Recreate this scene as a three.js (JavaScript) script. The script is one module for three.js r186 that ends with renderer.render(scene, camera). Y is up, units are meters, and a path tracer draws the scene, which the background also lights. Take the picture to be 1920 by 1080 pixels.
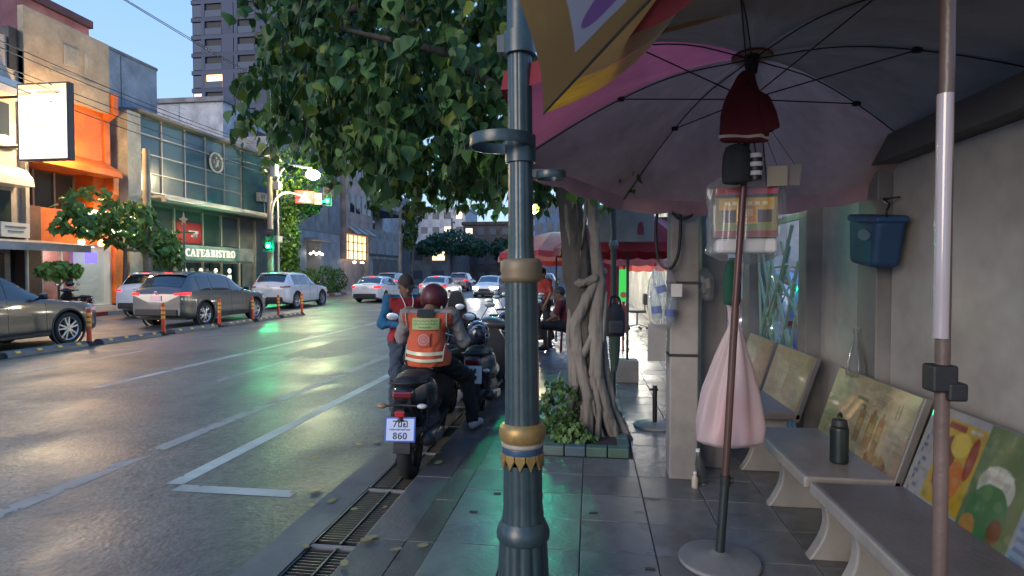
import * as THREE from 'three';
import { RoundedBoxGeometry } from 'three/addons/geometries/RoundedBoxGeometry.js';
import { mergeGeometries, mergeVertices, toCreasedNormals } from 'three/addons/utils/BufferGeometryUtils.js';
import { Brush, Evaluator, SUBTRACTION } from 'three-bvh-csg';

// ---------- camera, sky, sun, exposure ----------
const scene = new THREE.Scene();
const camera = new THREE.PerspectiveCamera(52.72, 16 / 9, 0.05, 900);
camera.rotation.order = 'YXZ';
camera.position.set(0, 1.62, 0);
camera.rotation.set(-0.02568, 0.13491, 0);
scene.add(camera);
const renderer = new THREE.WebGLRenderer({ antialias: true });
renderer.setSize(1024, 576);
renderer.toneMapping = THREE.LinearToneMapping;
renderer.toneMappingExposure = 2.55;
renderer.outputColorSpace = THREE.SRGBColorSpace;
renderer.shadowMap.enabled = true;
renderer.shadowMap.type = THREE.PCFSoftShadowMap;

let seed = 7;
const rnd = () => { seed = (seed + 0x6D2B79F5) | 0; let t = Math.imul(seed ^ (seed >>> 15), 1 | seed); t = (t + Math.imul(t ^ (t >>> 7), 61 | t)) ^ t; return ((t ^ (t >>> 14)) >>> 0) / 4294967296; };
const rr = (a, b) => a + (b - a) * rnd();
const clamp = (x, a = 0, b = 1) => Math.min(b, Math.max(a, x));
const lerp = (a, b, t) => a + (b - a) * t;
const sstep = (a, b, x) => { const t = clamp((x - a) / (b - a)); return t * t * (3 - 2 * t); };
const V = (x, y, z) => new THREE.Vector3(x, y, z);
// tileable value noise
function hash2(x, y, s) { let h = Math.imul(x, 374761393) + Math.imul(y, 668265263) + Math.imul(s, 2147483647 % 99991); h = Math.imul(h ^ (h >>> 13), 1274126177); return ((h ^ (h >>> 16)) >>> 0) / 4294967296; }
function vnoise(x, y, per, s) {
  const xi = Math.floor(x), yi = Math.floor(y), fx = x - xi, fy = y - yi, m = (a) => ((a % per) + per) % per;
  const u = fx * fx * (3 - 2 * fx), v = fy * fy * (3 - 2 * fy);
  return lerp(lerp(hash2(m(xi), m(yi), s), hash2(m(xi + 1), m(yi), s), u), lerp(hash2(m(xi), m(yi + 1), s), hash2(m(xi + 1), m(yi + 1), s), u), v);
}
function fbm(u, v, base, oct, s, gain = 0.55) { let a = 1, t = 0, n = 0, f = base; for (let i = 0; i < oct; i++) { t += a * vnoise(u * f, v * f, f, s + i * 17); n += a; a *= gain; f *= 2; } return t / n; }

// dusk sky: deep blue overhead, paler toward the horizon, thin even haze of cloud
{
  const W = 256, H = 128, d = new Float32Array(W * H * 4);
  for (let j = 0; j < H; j++) for (let i = 0; i < W; i++) {
    const el = ((j + 0.5) / H - 0.5) * Math.PI, e = Math.max(0, Math.sin(el));
    const k = Math.pow(1 - e, 2.2), n = fbm(i / W, j / H, 4, 4, 5) - 0.5;
    const c = (1 + 0.18 * n) * 0.62;
    d.set([lerp(0.12, 0.46, k) * c, lerp(0.31, 0.62, k) * c, lerp(0.72, 0.86, k) * c, 1], (j * W + i) * 4);
  }
  const sky = new THREE.DataTexture(d, W, H, THREE.RGBAFormat, THREE.FloatType);
  sky.mapping = THREE.EquirectangularReflectionMapping; sky.magFilter = sky.minFilter = THREE.LinearFilter; sky.wrapS = THREE.RepeatWrapping; sky.needsUpdate = true;
  scene.background = sky; scene.environment = sky;
}
// last afterglow of the sun, behind and to the left, very soft and weak
const sun = new THREE.DirectionalLight(new THREE.Color(1.0, 0.84, 0.68), 0.8);
sun.position.set(-48, 27, 62); sun.target.position.set(0, 0, -12); sun.castShadow = true; sun.shadow.radius = 60;
sun.shadow.mapSize.set(2048, 2048);
Object.assign(sun.shadow.camera, { left: -80, right: 80, top: 80, bottom: -80, near: 1, far: 260 });
scene.add(sun, sun.target);

// ---------- materials ----------
const lin = (v) => Math.pow(v / 255, 2.2);
const S3 = (r, g, b) => [lin(r), lin(g), lin(b)];
function tex(size, fn, rep = 1, srgb = false) {
  const d = new Uint8Array(size * size * 4);
  for (let j = 0; j < size; j++) for (let i = 0; i < size; i++) { const c = fn((i + 0.5) / size, (j + 0.5) / size); d.set([clamp(c[0]) * 255, clamp(c[1]) * 255, clamp(c[2]) * 255, 255], (j * size + i) * 4); }
  const t = new THREE.DataTexture(d, size, size); t.wrapS = t.wrapT = THREE.RepeatWrapping; t.magFilter = THREE.LinearFilter; t.minFilter = THREE.LinearMipmapLinearFilter; t.generateMipmaps = true;
  t.repeat.set(rep, rep); if (srgb) t.colorSpace = THREE.SRGBColorSpace; t.needsUpdate = true; return t;
}
const re = (t, a, b = a) => { const c = t.clone(); c.repeat.set(a, b); c.needsUpdate = true; return c; };
const g3 = (v) => [v, v, v];
const tGrime = tex(512, (u, v) => { const a = fbm(u, v, 3, 6, 11), b = fbm(u, v, 24, 3, 40); const s = 0.62 + 0.5 * (a - 0.5) * 1.5 + 0.22 * (b - 0.5) + 0.15; return [s, s * 0.985, s * 0.96]; }, 1 / 2.3);
const tRough = tex(256, (u, v) => g3(0.62 + 0.75 * (fbm(u, v, 4, 5, 71) - 0.5) + 0.2), 1 / 1.7);
const tFine = tex(256, (u, v) => g3(0.5 + 0.9 * (fbm(u, v, 32, 3, 91) - 0.5) + 0.3 * (fbm(u, v, 6, 2, 93) - 0.5)), 1 / 0.5);
const tAsphalt = tex(1024, (u, v) => { const a = fbm(u, v, 3, 4, 3), b = fbm(u, v, 170, 2, 23, 0.7), c = fbm(u, v, 60, 2, 29); const p = hash2(Math.floor(u * 512), Math.floor(v * 512), 9) > 0.985 ? 0.3 : 0; const s = 0.55 + 0.55 * (a - 0.5) + 0.55 * (b - 0.5) + 0.3 * (c - 0.5) + p; return [s, s * 0.99, s * 0.96]; }, 1 / 5);
const tAsphBump = tex(512, (u, v) => g3(0.5 + 0.8 * (fbm(u, v, 100, 2, 23, 0.8) - 0.5) + 0.3 * (fbm(u, v, 16, 2, 33) - 0.5)), 1 / 2.5);
const tTile = tex(512, (u, v) => { const a = fbm(u, v, 3, 6, 211, 0.62), b = fbm(u, v, 9, 5, 219), c = fbm(u, v, 40, 2, 223); let s = 0.8 + 0.7 * (a - 0.5) + 0.3 * (c - 0.5); if (b > 0.6) s *= 1 - 1.6 * Math.min(0.22, b - 0.6); if (b < 0.36) s += 0.25 * (0.36 - b); return [s, s * 0.985, s * 0.95]; }, 1 / 2.9);
const tChip = tex(512, (u, v) => { const a = fbm(u, v, 4, 5, 141), b = fbm(u, v, 14, 4, 147), d = fbm(u, v * 0.3, 40, 2, 149); const s = 0.78 + 0.35 * (a - 0.5) + 0.25 * (d - 0.5); const c = b > 0.655 ? 1 : b > 0.64 ? 0.5 : 0; return [lerp(s, 1.0, c * 0.9), lerp(s, 0.97, c * 0.9), lerp(s, 0.9, c * 0.9)]; }, 1 / 0.6);
const tWeave = tex(64, (u, v) => g3(0.5 + 0.25 * Math.sin(u * 2 * Math.PI * 16) * Math.sin(v * 2 * Math.PI * 16) + 0.2 * (hash2(Math.floor(u * 64), Math.floor(v * 64), 4) - 0.5)), 1 / 0.05);
const tBark = tex(512, (u, v) => g3(0.5 + 0.9 * (fbm(u * 1, v * 0.25 + 0.03 * Math.sin(u * 12.56), 28, 4, 51) - 0.5) + 0.3 * (fbm(u, v, 6, 3, 57) - 0.5)), 1 / 0.8);
function M(c, rough = 0.7, o = {}) {
  const m = new THREE.MeshPhysicalMaterial({ roughness: rough, metalness: 0, ...o });
  m.color.setRGB(...c); m.side = o.side ?? THREE.FrontSide; return m;
}
const worn = (c, rough = 0.8, o = {}) => M(c, rough, { map: tGrime, roughnessMap: tRough, bumpMap: tFine, bumpScale: 0.0015, ...o });
function glow(c, k, o = {}) { const m = M(o.base ?? [0.6, 0.6, 0.6], 0.5, {}); m.emissive.setRGB(...c); m.emissiveIntensity = k; return m; }
const glassMat = (c = [0.02, 0.03, 0.035], r = 0.05, o = {}) => M(c, r, { metalness: 0, specularIntensity: 1, ior: 1.6, ...o });
const K = {
  black: M([0.012, 0.012, 0.013], 0.45), rubber: M([0.016, 0.016, 0.016], 0.85, { bumpMap: tFine, bumpScale: 0.001 }),
  darkPlastic: M([0.02, 0.02, 0.022], 0.55, { bumpMap: tFine, bumpScale: 0.0006 }), glossBlack: M([0.012, 0.012, 0.014], 0.25, { clearcoat: 0.6, clearcoatRoughness: 0.15 }),
  chrome: M([0.6, 0.6, 0.6], 0.22, { metalness: 1 }), steel: M([0.35, 0.35, 0.35], 0.42, { metalness: 1, roughnessMap: tRough }), darkSteel: M([0.06, 0.06, 0.065], 0.5, { metalness: 0.6 }),
  concrete: worn([0.30, 0.285, 0.26], 0.9, { bumpScale: 0.003 }), paleConcrete: worn([0.42, 0.40, 0.37], 0.85, { bumpScale: 0.002 }), darkConcrete: worn([0.11, 0.105, 0.10], 0.85, { bumpScale: 0.003 }),
  white: M([0.72, 0.72, 0.70], 0.6), cable: M([0.015, 0.015, 0.016], 0.6),
  glass: glassMat(), skin: M([0.20, 0.105, 0.065], 0.6), hair: M([0.012, 0.01, 0.01], 0.6),
};

// ---------- geometry helpers ----------
function prep(g) {
  if (!g.attributes.normal) g.computeVertexNormals();
  let h = g.index ? g.toNonIndexed() : g;
  if (!h.attributes.uv) h.setAttribute('uv', new THREE.BufferAttribute(new Float32Array(h.attributes.position.count * 2), 2));
  for (const k of Object.keys(h.attributes)) if (!['position', 'normal', 'uv'].includes(k)) h.deleteAttribute(k);
  h.morphAttributes = {}; h.groups = []; return h;
}
const mg = (list) => { list = (Array.isArray(list) ? list.flat(4) : [list]); return list.length === 1 ? list[0] : mergeGeometries(list.map(prep)); };
function uvm(g) {                                    // uv in metres, projected along the main direction of each face
  if (g.index) g = g.toNonIndexed();
  const p = g.attributes.position, n = p.count, uv = new Float32Array(n * 2), a = V(), b = V(), c = V();
  for (let i = 0; i < n; i += 3) {
    a.fromBufferAttribute(p, i); b.fromBufferAttribute(p, i + 1); c.fromBufferAttribute(p, i + 2);
    const nn = b.clone().sub(a).cross(c.clone().sub(a)), ax = Math.abs(nn.x), ay = Math.abs(nn.y), az = Math.abs(nn.z);
    [a, b, c].forEach((q, k) => { const w = ax > ay && ax > az ? [q.z, q.y] : ay > az ? [q.x, q.z] : [q.x, q.y]; uv[(i + k) * 2] = w[0]; uv[(i + k) * 2 + 1] = w[1]; });
  }
  g.setAttribute('uv', new THREE.BufferAttribute(uv, 2)); return g;
}
const tr = (g, x = 0, y = 0, z = 0, rx = 0, ry = 0, rz = 0) => { if (rx) g.rotateX(rx); if (ry) g.rotateY(ry); if (rz) g.rotateZ(rz); g.translate(x, y, z); return g; };
const bx = (w, h, d, x = 0, y = 0, z = 0, rx = 0, ry = 0, rz = 0) => tr(new THREE.BoxGeometry(w, h, d), x, y, z, rx, ry, rz);
const bb = (x0, x1, y0, y1, z0, z1) => bx(Math.abs(x1 - x0), Math.abs(y1 - y0), Math.abs(z1 - z0), (x0 + x1) / 2, (y0 + y1) / 2, (z0 + z1) / 2);
const rb = (w, h, d, r, x = 0, y = 0, z = 0, rx = 0, ry = 0, rz = 0, s = 2) => tr(new RoundedBoxGeometry(w, h, d, s, r), x, y, z, rx, ry, rz);
const cy = (r1, r2, h, x = 0, y = 0, z = 0, seg = 20, rx = 0, ry = 0, rz = 0, open = false) => tr(new THREE.CylinderGeometry(r1, r2, h, seg, 1, open), x, y, z, rx, ry, rz);
const sp = (r, x = 0, y = 0, z = 0, sx = 1, sy = 1, sz = 1, a = 20, b = 14) => tr(new THREE.SphereGeometry(r, a, b).scale(sx, sy, sz), x, y, z);
const to = (R, r, x = 0, y = 0, z = 0, rx = 0, ry = 0, rz = 0, arc = Math.PI * 2, a = 10, b = 32) => tr(new THREE.TorusGeometry(R, r, a, b, arc), x, y, z, rx, ry, rz);
const la = (pts, seg = 28) => new THREE.LatheGeometry(pts.map((p) => new THREE.Vector2(p[0], p[1])), seg);
function rod(a, b, r, r2 = r, seg = 8) {
  const A = V(...a), B = V(...b), d = B.clone().sub(A), g = new THREE.CylinderGeometry(r2, r, d.length(), seg);
  g.applyQuaternion(new THREE.Quaternion().setFromUnitVectors(V(0, 1, 0), d.clone().normalize())); const m = A.add(B).multiplyScalar(0.5); g.translate(m.x, m.y, m.z); return g;
}
const tube = (pts, r, seg = 24, rad = 7, closed = false) => new THREE.TubeGeometry(new THREE.CatmullRomCurve3(pts.map((p) => V(...p)), closed), seg, r, rad, closed);
function ext(pts, depth, bevel = 0, o = {}) {       // outline in x,y, thickness along z, centred on z = 0
  const s = new THREE.Shape(pts.map((p) => new THREE.Vector2(p[0], p[1])));
  (o.holes || []).forEach((h) => s.holes.push(new THREE.Path(h.map((p) => new THREE.Vector2(p[0], p[1])))));
  const g = new THREE.ExtrudeGeometry(s, { depth: depth - 2 * bevel, bevelEnabled: bevel > 0, bevelThickness: bevel, bevelSize: bevel, bevelOffset: -bevel, bevelSegments: 2, curveSegments: 8, steps: 1 });
  g.translate(0, 0, -(depth - 2 * bevel) / 2); return g;
}
// surface nets over a distance field
function field(sdf, lo, hi, cell) {
  const nx = Math.ceil((hi[0] - lo[0]) / cell) + 1, ny = Math.ceil((hi[1] - lo[1]) / cell) + 1, nz = Math.ceil((hi[2] - lo[2]) / cell) + 1;
  const f = new Float32Array(nx * ny * nz), id = (i, j, k) => (k * ny + j) * nx + i;
  for (let k = 0; k < nz; k++) for (let j = 0; j < ny; j++) for (let i = 0; i < nx; i++) f[id(i, j, k)] = sdf(lo[0] + i * cell, lo[1] + j * cell, lo[2] + k * cell);
  const vid = new Int32Array(nx * ny * nz).fill(-1), pos = [], idx = [];
  for (let k = 0; k < nz - 1; k++) for (let j = 0; j < ny - 1; j++) for (let i = 0; i < nx - 1; i++) {
    let c = 0, sx = 0, sy = 0, sz = 0, m = 0; const v = [];
    for (let q = 0; q < 8; q++) { const s = f[id(i + (q & 1), j + ((q >> 1) & 1), k + (q >> 2))]; v.push(s); if (s < 0) m |= 1 << q; }
    if (m === 0 || m === 255) continue;
    for (let a = 0; a < 8; a++) for (let ax = 0; ax < 3; ax++) { const b = a | (1 << ax); if (b === a) continue; if ((v[a] < 0) === (v[b] < 0)) continue; const t = v[a] / (v[a] - v[b]); sx += (a & 1) + (ax === 0 ? t : 0); sy += ((a >> 1) & 1) + (ax === 1 ? t : 0); sz += (a >> 2) + (ax === 2 ? t : 0); c++; }
    vid[id(i, j, k)] = pos.length / 3; pos.push(lo[0] + (i + sx / c) * cell, lo[1] + (j + sy / c) * cell, lo[2] + (k + sz / c) * cell);
  }
  for (let k = 1; k < nz - 1; k++) for (let j = 1; j < ny - 1; j++) for (let i = 1; i < nx - 1; i++) {
    const a = f[id(i, j, k)] < 0;
    if (a !== f[id(i + 1, j, k)] < 0) { const q = [vid[id(i, j - 1, k - 1)], vid[id(i, j, k - 1)], vid[id(i, j, k)], vid[id(i, j - 1, k)]]; a ? idx.push(q[0], q[1], q[2], q[0], q[2], q[3]) : idx.push(q[0], q[2], q[1], q[0], q[3], q[2]); }
    if (a !== f[id(i, j + 1, k)] < 0) { const q = [vid[id(i - 1, j, k - 1)], vid[id(i - 1, j, k)], vid[id(i, j, k)], vid[id(i, j, k - 1)]]; a ? idx.push(q[0], q[1], q[2], q[0], q[2], q[3]) : idx.push(q[0], q[2], q[1], q[0], q[3], q[2]); }
    if (a !== f[id(i, j, k + 1)] < 0) { const q = [vid[id(i - 1, j - 1, k)], vid[id(i, j - 1, k)], vid[id(i, j, k)], vid[id(i - 1, j, k)]]; a ? idx.push(q[0], q[1], q[2], q[0], q[2], q[3]) : idx.push(q[0], q[2], q[1], q[0], q[3], q[2]); }
  }
  const g = new THREE.BufferGeometry(); g.setAttribute('position', new THREE.Float32BufferAttribute(pos, 3)); g.setIndex(idx);
  const e = cell * 0.5, n = new Float32Array(pos.length);
  for (let i = 0; i < pos.length; i += 3) { const [x, y, z] = [pos[i], pos[i + 1], pos[i + 2]]; const q = V(sdf(x + e, y, z) - sdf(x - e, y, z), sdf(x, y + e, z) - sdf(x, y - e, z), sdf(x, y, z + e) - sdf(x, y, z - e)).normalize(); n.set([q.x, q.y, q.z], i); }
  g.setAttribute('normal', new THREE.BufferAttribute(n, 3)); return g;
}
const smin = (a, b, k) => { const h = Math.max(k - Math.abs(a - b), 0) / k; return Math.min(a, b) - h * h * k * 0.25; };
function cap(x, y, z, a, b, ra, rbb) {
  const dx = b[0] - a[0], dy = b[1] - a[1], dz = b[2] - a[2], px = x - a[0], py = y - a[1], pz = z - a[2];
  const t = clamp((px * dx + py * dy + pz * dz) / (dx * dx + dy * dy + dz * dz + 1e-9)), qx = px - t * dx, qy = py - t * dy, qz = pz - t * dz;
  return Math.sqrt(qx * qx + qy * qy + qz * qz) - lerp(ra, rbb, t);
}
const ell = (x, y, z, c, r) => { const a = (x - c[0]) / r[0], b = (y - c[1]) / r[1], d = (z - c[2]) / r[2], k = Math.sqrt(a * a + b * b + d * d); return (k - 1) * Math.min(r[0], r[1], r[2]); };
// caps: [a, b, ra, rb]; joined smoothly
function capField(caps, cell, k = 0.03, extra) {
  const lo = [1e9, 1e9, 1e9], hi = [-1e9, -1e9, -1e9];
  caps.forEach(([a, b, r, s]) => { for (let i = 0; i < 3; i++) { const m = Math.max(r, s) + cell * 2; lo[i] = Math.min(lo[i], a[i] - m, b[i] - m); hi[i] = Math.max(hi[i], a[i] + m, b[i] + m); } });
  return field((x, y, z) => { let d = 1e9; for (const c of caps) d = smin(d, cap(x, y, z, ...c), k); return extra ? extra(d, x, y, z) : d; }, lo, hi, cell);
}

// ---------- scene graph helpers ----------
const used = {};
const numbered = (n) => { const k = used[n] = (used[n] ?? -1) + 1; return k ? `${n}_${String(k).padStart(3, '0')}` : n; };
function tag(o, label, category, group) { o.userData.label = label; o.userData.category = category; if (group) o.userData.group = group; return o; }
function T(name, label, category, pos = [0, 0, 0], turn = 0, group) { const o = new THREE.Group(); o.name = numbered(name); o.position.set(...pos); o.rotation.y = turn; scene.add(o); return tag(o, label, category, group); }
function P(parent, name, geo, material, o = {}) {
  let g = mg(geo); if (!o.uv) g = uvm(g);
  const m = new THREE.Mesh(g, material); m.name = name; m.castShadow = m.receiveShadow = true;
  if (o.label) m.userData.label = o.label; if (o.stuff) m.userData.kind = 'stuff';
  parent.add(m); return m;
}
function one(name, label, category, geo, material, o = {}) { const m = P(scene, numbered(name), geo, material, o); tag(m, label, category, o.group); return m; }
function S(name, geo, material, o = {}) { const m = P(scene, numbered(name), geo, material, o); m.userData.kind = o.kind ?? 'structure'; return m; }
function copyOf(src, name, label, pos, turn = 0, group) { const c = src.clone(); c.name = numbered(name); c.position.set(...pos); c.rotation.y = turn; c.userData = { ...src.userData, label }; if (group) c.userData.group = group; scene.add(c); return c; }
function canv(w, h, fn, srgb = true) { const c = document.createElement('canvas'); c.width = w; c.height = h; fn(c.getContext('2d'), w, h); const t = new THREE.CanvasTexture(c); if (srgb) t.colorSpace = THREE.SRGBColorSpace; return t; }
// a printed face: quad of w x h facing +z of its own, uv 0..1
const face = (w, h, x = 0, y = 0, z = 0, rx = 0, ry = 0, rz = 0) => tr(new THREE.PlaneGeometry(w, h), x, y, z, rx, ry, rz);
function lampLight(c, k, pos, radius = 1, dist = 0) { const l = new THREE.PointLight(new THREE.Color(...c), k, dist, 2); l.position.set(...pos); l.castShadow = true; l.shadow.radius = radius; scene.add(l); return l; }
// ---------- ground, road, kerbs, pavement ----------
{
  const mRoad = M([0.19, 0.187, 0.174], 0.55, { map: tAsphalt, bumpMap: tAsphBump, bumpScale: 0.0032, roughnessMap: re(tRough, 1 / 3.1), vertexColors: true, specularIntensity: 1 });
  S('ground', new THREE.PlaneGeometry(1400, 1400).rotateX(-Math.PI / 2).translate(0, -0.35, -200), worn([0.10, 0.1, 0.095], 0.9));
  const g = new THREE.PlaneGeometry(18, 260, 72, 260).rotateX(-Math.PI / 2).translate(-10.88, 0, -110);
  const p = g.attributes.position, col = [];
  for (let i = 0; i < p.count; i++) {
    const x = p.getX(i), z = p.getZ(i);
    let s = 0.84 + 0.4 * (fbm(x / 64 + 8, z / 64 + 8, 16, 2, 61) - 0.5) + 0.22 * (fbm(x / 24 + 8, z / 120 + 8, 16, 1, 67) - 0.5);
    const lane = Math.abs(((x + 1.9) / 3.2) % 1 + 0.5); s *= 1 - 0.12 * Math.exp(-Math.pow((Math.abs(lane) - 0.5) * 5, 2));
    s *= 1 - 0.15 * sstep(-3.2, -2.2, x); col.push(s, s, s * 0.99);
  }
  g.setAttribute('color', new THREE.Float32BufferAttribute(col, 3));
  const pos = g.toNonIndexed(), uv = new Float32Array(pos.attributes.position.count * 2);
  for (let i = 0; i < uv.length / 2; i++) { uv[2 * i] = pos.attributes.position.getX(i); uv[2 * i + 1] = pos.attributes.position.getZ(i); }
  pos.setAttribute('uv', new THREE.BufferAttribute(uv, 2));
  const road = new THREE.Mesh(pos, mRoad); road.name = 'road'; road.receiveShadow = true; road.userData.kind = 'structure'; scene.add(road);
  // painted lines, worn through to the asphalt
  const tWorn = tex(512, (u, v) => g3(0.66 + 1.7 * (fbm(u, v, 5, 6, 131, 0.62) - 0.5)), 1 / 2.1);
  const paint = (c, cut) => M(c, 0.55, { map: tGrime, alphaMap: tWorn, alphaTest: cut, bumpMap: tFine, bumpScale: 0.001, side: THREE.DoubleSide });
  const sheet = (x0, x1, z0, z1, y = 0.0025) => new THREE.PlaneGeometry(x1 - x0, Math.abs(z1 - z0)).rotateX(-Math.PI / 2).translate((x0 + x1) / 2, y, (z0 + z1) / 2);
  const wp = paint([0.46, 0.48, 0.44], 0.45), fp = paint([0.30, 0.3, 0.285], 0.47), yp = paint([0.34, 0.26, 0.10], 0.5);
  S('parking_line', [sheet(-3.23, -3.09, -4.03, -60), sheet(-3.09, -2.15, -3.9, -4.03)], wp);
  S('edge_line', sheet(-4.01, -3.86, 4, -70), fp);
  S('lane_line', [sheet(-7.0, -6.86, -7.3, -20), sheet(-7.0, -6.86, -25, -37), sheet(-7.0, -6.86, -43, -60), sheet(-7.0, -6.86, 3, -4)], paint([0.4, 0.4, 0.39], 0.42));
  S('faded_line', [sheet(-5.63, -5.5, -8, -10.6), sheet(-9.3, -9.17, -8.2, -11)], fp);
  S('median_line', sheet(-10.66, -10.54, 6, -22.5), yp);
  S('stop_line', sheet(-10.4, -4.2, -24, -24.5), paint([0.28, 0.28, 0.27], 0.55));
  // tar patches and sealed cracks
  { seed = 88; const pt = (x, z, w, d) => { const q = []; for (let k = 0; k < 22; k++) { const a = k / 22 * 6.283, c = Math.cos(a), s = Math.sin(a), m = Math.pow(Math.pow(Math.abs(c), 6) + Math.pow(Math.abs(s), 6), -1 / 6) * rr(0.93, 1.05); q.push([x + c * m * w, z + s * m * d]); } return new THREE.ShapeGeometry(new THREE.Shape(q.map((p) => new THREE.Vector2(p[0], -p[1])))).rotateX(-Math.PI / 2).translate(0, 0.0012, 0); };
    S('road_patch', [pt(-8.2, -13, 1.1, 1.8), pt(-5.4, -12, 0.6, 1.6)], M([0.145, 0.143, 0.135], 0.55, { map: tAsphalt, bumpMap: tAsphBump, bumpScale: 0.0015 })); }
  // concrete apron beside the drain
  S('gutter', bb(-1.9, -1.655, -0.3, 0.006, 8, -60), worn([0.16, 0.155, 0.145], 0.8));
  S('drain_channel', [bb(-1.655, -1.30, -0.34, -0.28, 8, -60)], K.darkConcrete);
  // drain grates
  const mGr = M([0.16, 0.15, 0.135], 0.45, { metalness: 0.6, roughnessMap: tRough, map: tGrime }), mEnd = worn([0.30, 0.29, 0.27], 0.6);
  const rails = [], bars = [], ends = bb(-0.165, 0.165, -0.03, 0.004, -0.445, -0.415);
  for (const x of [-0.168, 0, 0.168]) rails.push(bx(0.012, 0.036, 0.88, x, -0.016, 0));
  for (let k = 0; k < 25; k++) bars.push(bx(0.33, 0.026, 0.008, 0, -0.018, -0.39 + k * 0.0325));
  let first;
  for (let k = 0; k < 18; k++) {
    const z = -1.9 - k * 0.9;
    if (!first) { first = T('drain_grate', '', 'drain grate', [-1.478, 0, z]); P(first, 'rail', rails, mGr); P(first, 'grating', bars, mGr, { stuff: true }); P(first, 'end_bar', ends, mEnd); }
    const o = k ? copyOf(first, 'drain_grate', '', [-1.478, rr(-0.004, 0.004), z + rr(-0.006, 0.006)]) : first;
    o.userData.label = k < 5 ? `${['first', 'second', 'third', 'fourth', 'fifth'][k]} drain grate panel from the camera, set in the gutter beside the kerb` : 'drain grate panel farther along the gutter, under or past the parked motorbikes'; o.userData.group = 'drain grates along the kerb';
  }
  // kerb stones and edging pieces
  const kb = new THREE.Group(); kb.name = 'kerb'; kb.userData.kind = 'structure'; scene.add(kb);
  const mK = [worn([0.115, 0.112, 0.11], 0.6), worn([0.135, 0.13, 0.125], 0.62), worn([0.10, 0.098, 0.098], 0.58)], mE = [worn([0.13, 0.105, 0.092], 0.5), worn([0.145, 0.12, 0.108], 0.48)];
  const stone = uvm(ext([[-0.14, -0.3], [0.14, -0.3], [0.14, 0.128], [-0.105, 0.128], [-0.135, 0.1]], 0.992, 0.004)), edge = uvm(ext([[-0.08, 0], [0.078, 0], [0.078, 0.127], [-0.078, 0.127]], 0.594, 0.004));
  for (let k = 0; k < 40; k++) { const m = new THREE.Mesh(stone, mK[k * 7 % 3]); m.name = k ? `kerb_stone_${String(k).padStart(3, '0')}` : 'kerb_stone'; m.position.set(-1.155 + rr(-0.004, 0.004), rr(-0.004, 0.003), 0.4 - k); m.castShadow = m.receiveShadow = true; kb.add(m); }
  for (let k = 0; k < 50; k++) { const m = new THREE.Mesh(edge, mE[k * 5 % 2]); m.name = k ? `edging_stone_${String(k).padStart(3, '0')}` : 'edging_stone'; m.position.set(-0.934 + rr(-0.002, 0.002), rr(-0.003, 0.002), 0.2 - k * 0.6); m.castShadow = m.receiveShadow = true; kb.add(m); }
  S('pavement_edge', bb(-1.28, -0.86, -0.3, 0.12, -39.2, -140), mK[1]);
  // pavement tiles
  const pv = new THREE.Group(); pv.name = 'pavement'; pv.userData.kind = 'structure'; scene.add(pv);
  P(pv, 'slab', [bb(-0.85, 1.95, -0.3, 0.108, 9, -140)], K.darkConcrete);
  const tileM = [0, 1, 2, 3, 4].map((k) => worn([[0.19, 0.187, 0.178], [0.215, 0.21, 0.2], [0.17, 0.168, 0.162], [0.205, 0.203, 0.196], [0.23, 0.222, 0.208]][k], [0.42, 0.36, 0.46, 0.33, 0.4][k], { map: tTile, bumpMap: tFine, bumpScale: 0.0012 }));
  const far = [], tg = [0, 1, 2].map((k) => { const q = rb(0.396, 0.03, 0.396, 0.004, 0, 0, 0, 0, 0, 0, 1); const gg = uvm(q); const u = gg.attributes.uv; for (let i = 0; i < u.count; i++) u.setXY(i, u.getX(i) + k * 0.71, u.getY(i) + k * 1.3); return gg; });
  let n = 0;
  for (let r = 0; r < 90; r++) for (let c = 0; c < 7; c++) {
    const x = -0.654 + c * 0.4, z = -0.9 - r * 0.4;
    if (x > -0.5 && x < 0.5 && z < -4.75 && z > -6) continue;
    const y = 0.1155 + rr(-0.0025, 0.0025);
    if (n < 300) { const m = new THREE.Mesh(tg[(r + c * 2) % 3], tileM[Math.floor(hash2(r, c, 3) * 5)]); m.name = n ? `tile_${String(n).padStart(3, '0')}` : 'tile'; m.position.set(x, y, z); m.rotation.set(rr(-0.006, 0.006), Math.floor(rnd() * 4) * Math.PI / 2, rr(-0.006, 0.006)); m.castShadow = m.receiveShadow = true; pv.add(m); n++; }
    else far.push(bx(0.396, 0.03, 0.396, x, y, z));
  }
  const fm = P(pv, 'paving', far, worn([0.25, 0.245, 0.235], 0.42), { stuff: true });
  // little lifting slots in some tiles
  P(pv, 'slot', [[-0.72, -3.52], [-0.62, -3.84], [0.3, -2.95], [0.02, -3.6]].map(([x, z]) => bx(0.05, 0.004, 0.022, x, 0.1345, z)), K.black);
  // far pavement across the road, red and white kerb
  const ok = new THREE.Group(); ok.name = 'far_pavement'; ok.userData.kind = 'structure'; scene.add(ok);
  P(ok, 'slab', [bb(-22.5, -18.6, -0.3, 0.14, 10, -27), bb(-22.5, -18.6, -0.3, 0.14, -27, -180)], worn([0.24, 0.23, 0.22], 0.7));
  const red = worn([0.42, 0.05, 0.035], 0.6), wh = worn([0.55, 0.54, 0.5], 0.6);
  for (let k = 0; k < 90; k++) { const m = P(ok, k ? `kerb_stone_${String(k).padStart(3, '0')}` : 'kerb_stone', bb(-18.6, -18.36, -0.3, 0.15, -10 - k, -10.985 - k), k % 2 ? red : wh); }
  S('yard', bb(-70, -22.5, -0.3, 0.02, 10, -180), K.darkConcrete);
  S('lot', bb(1.95, 40, -0.3, 0.03, 10, -140), worn([0.16, 0.16, 0.155], 0.7));
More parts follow.
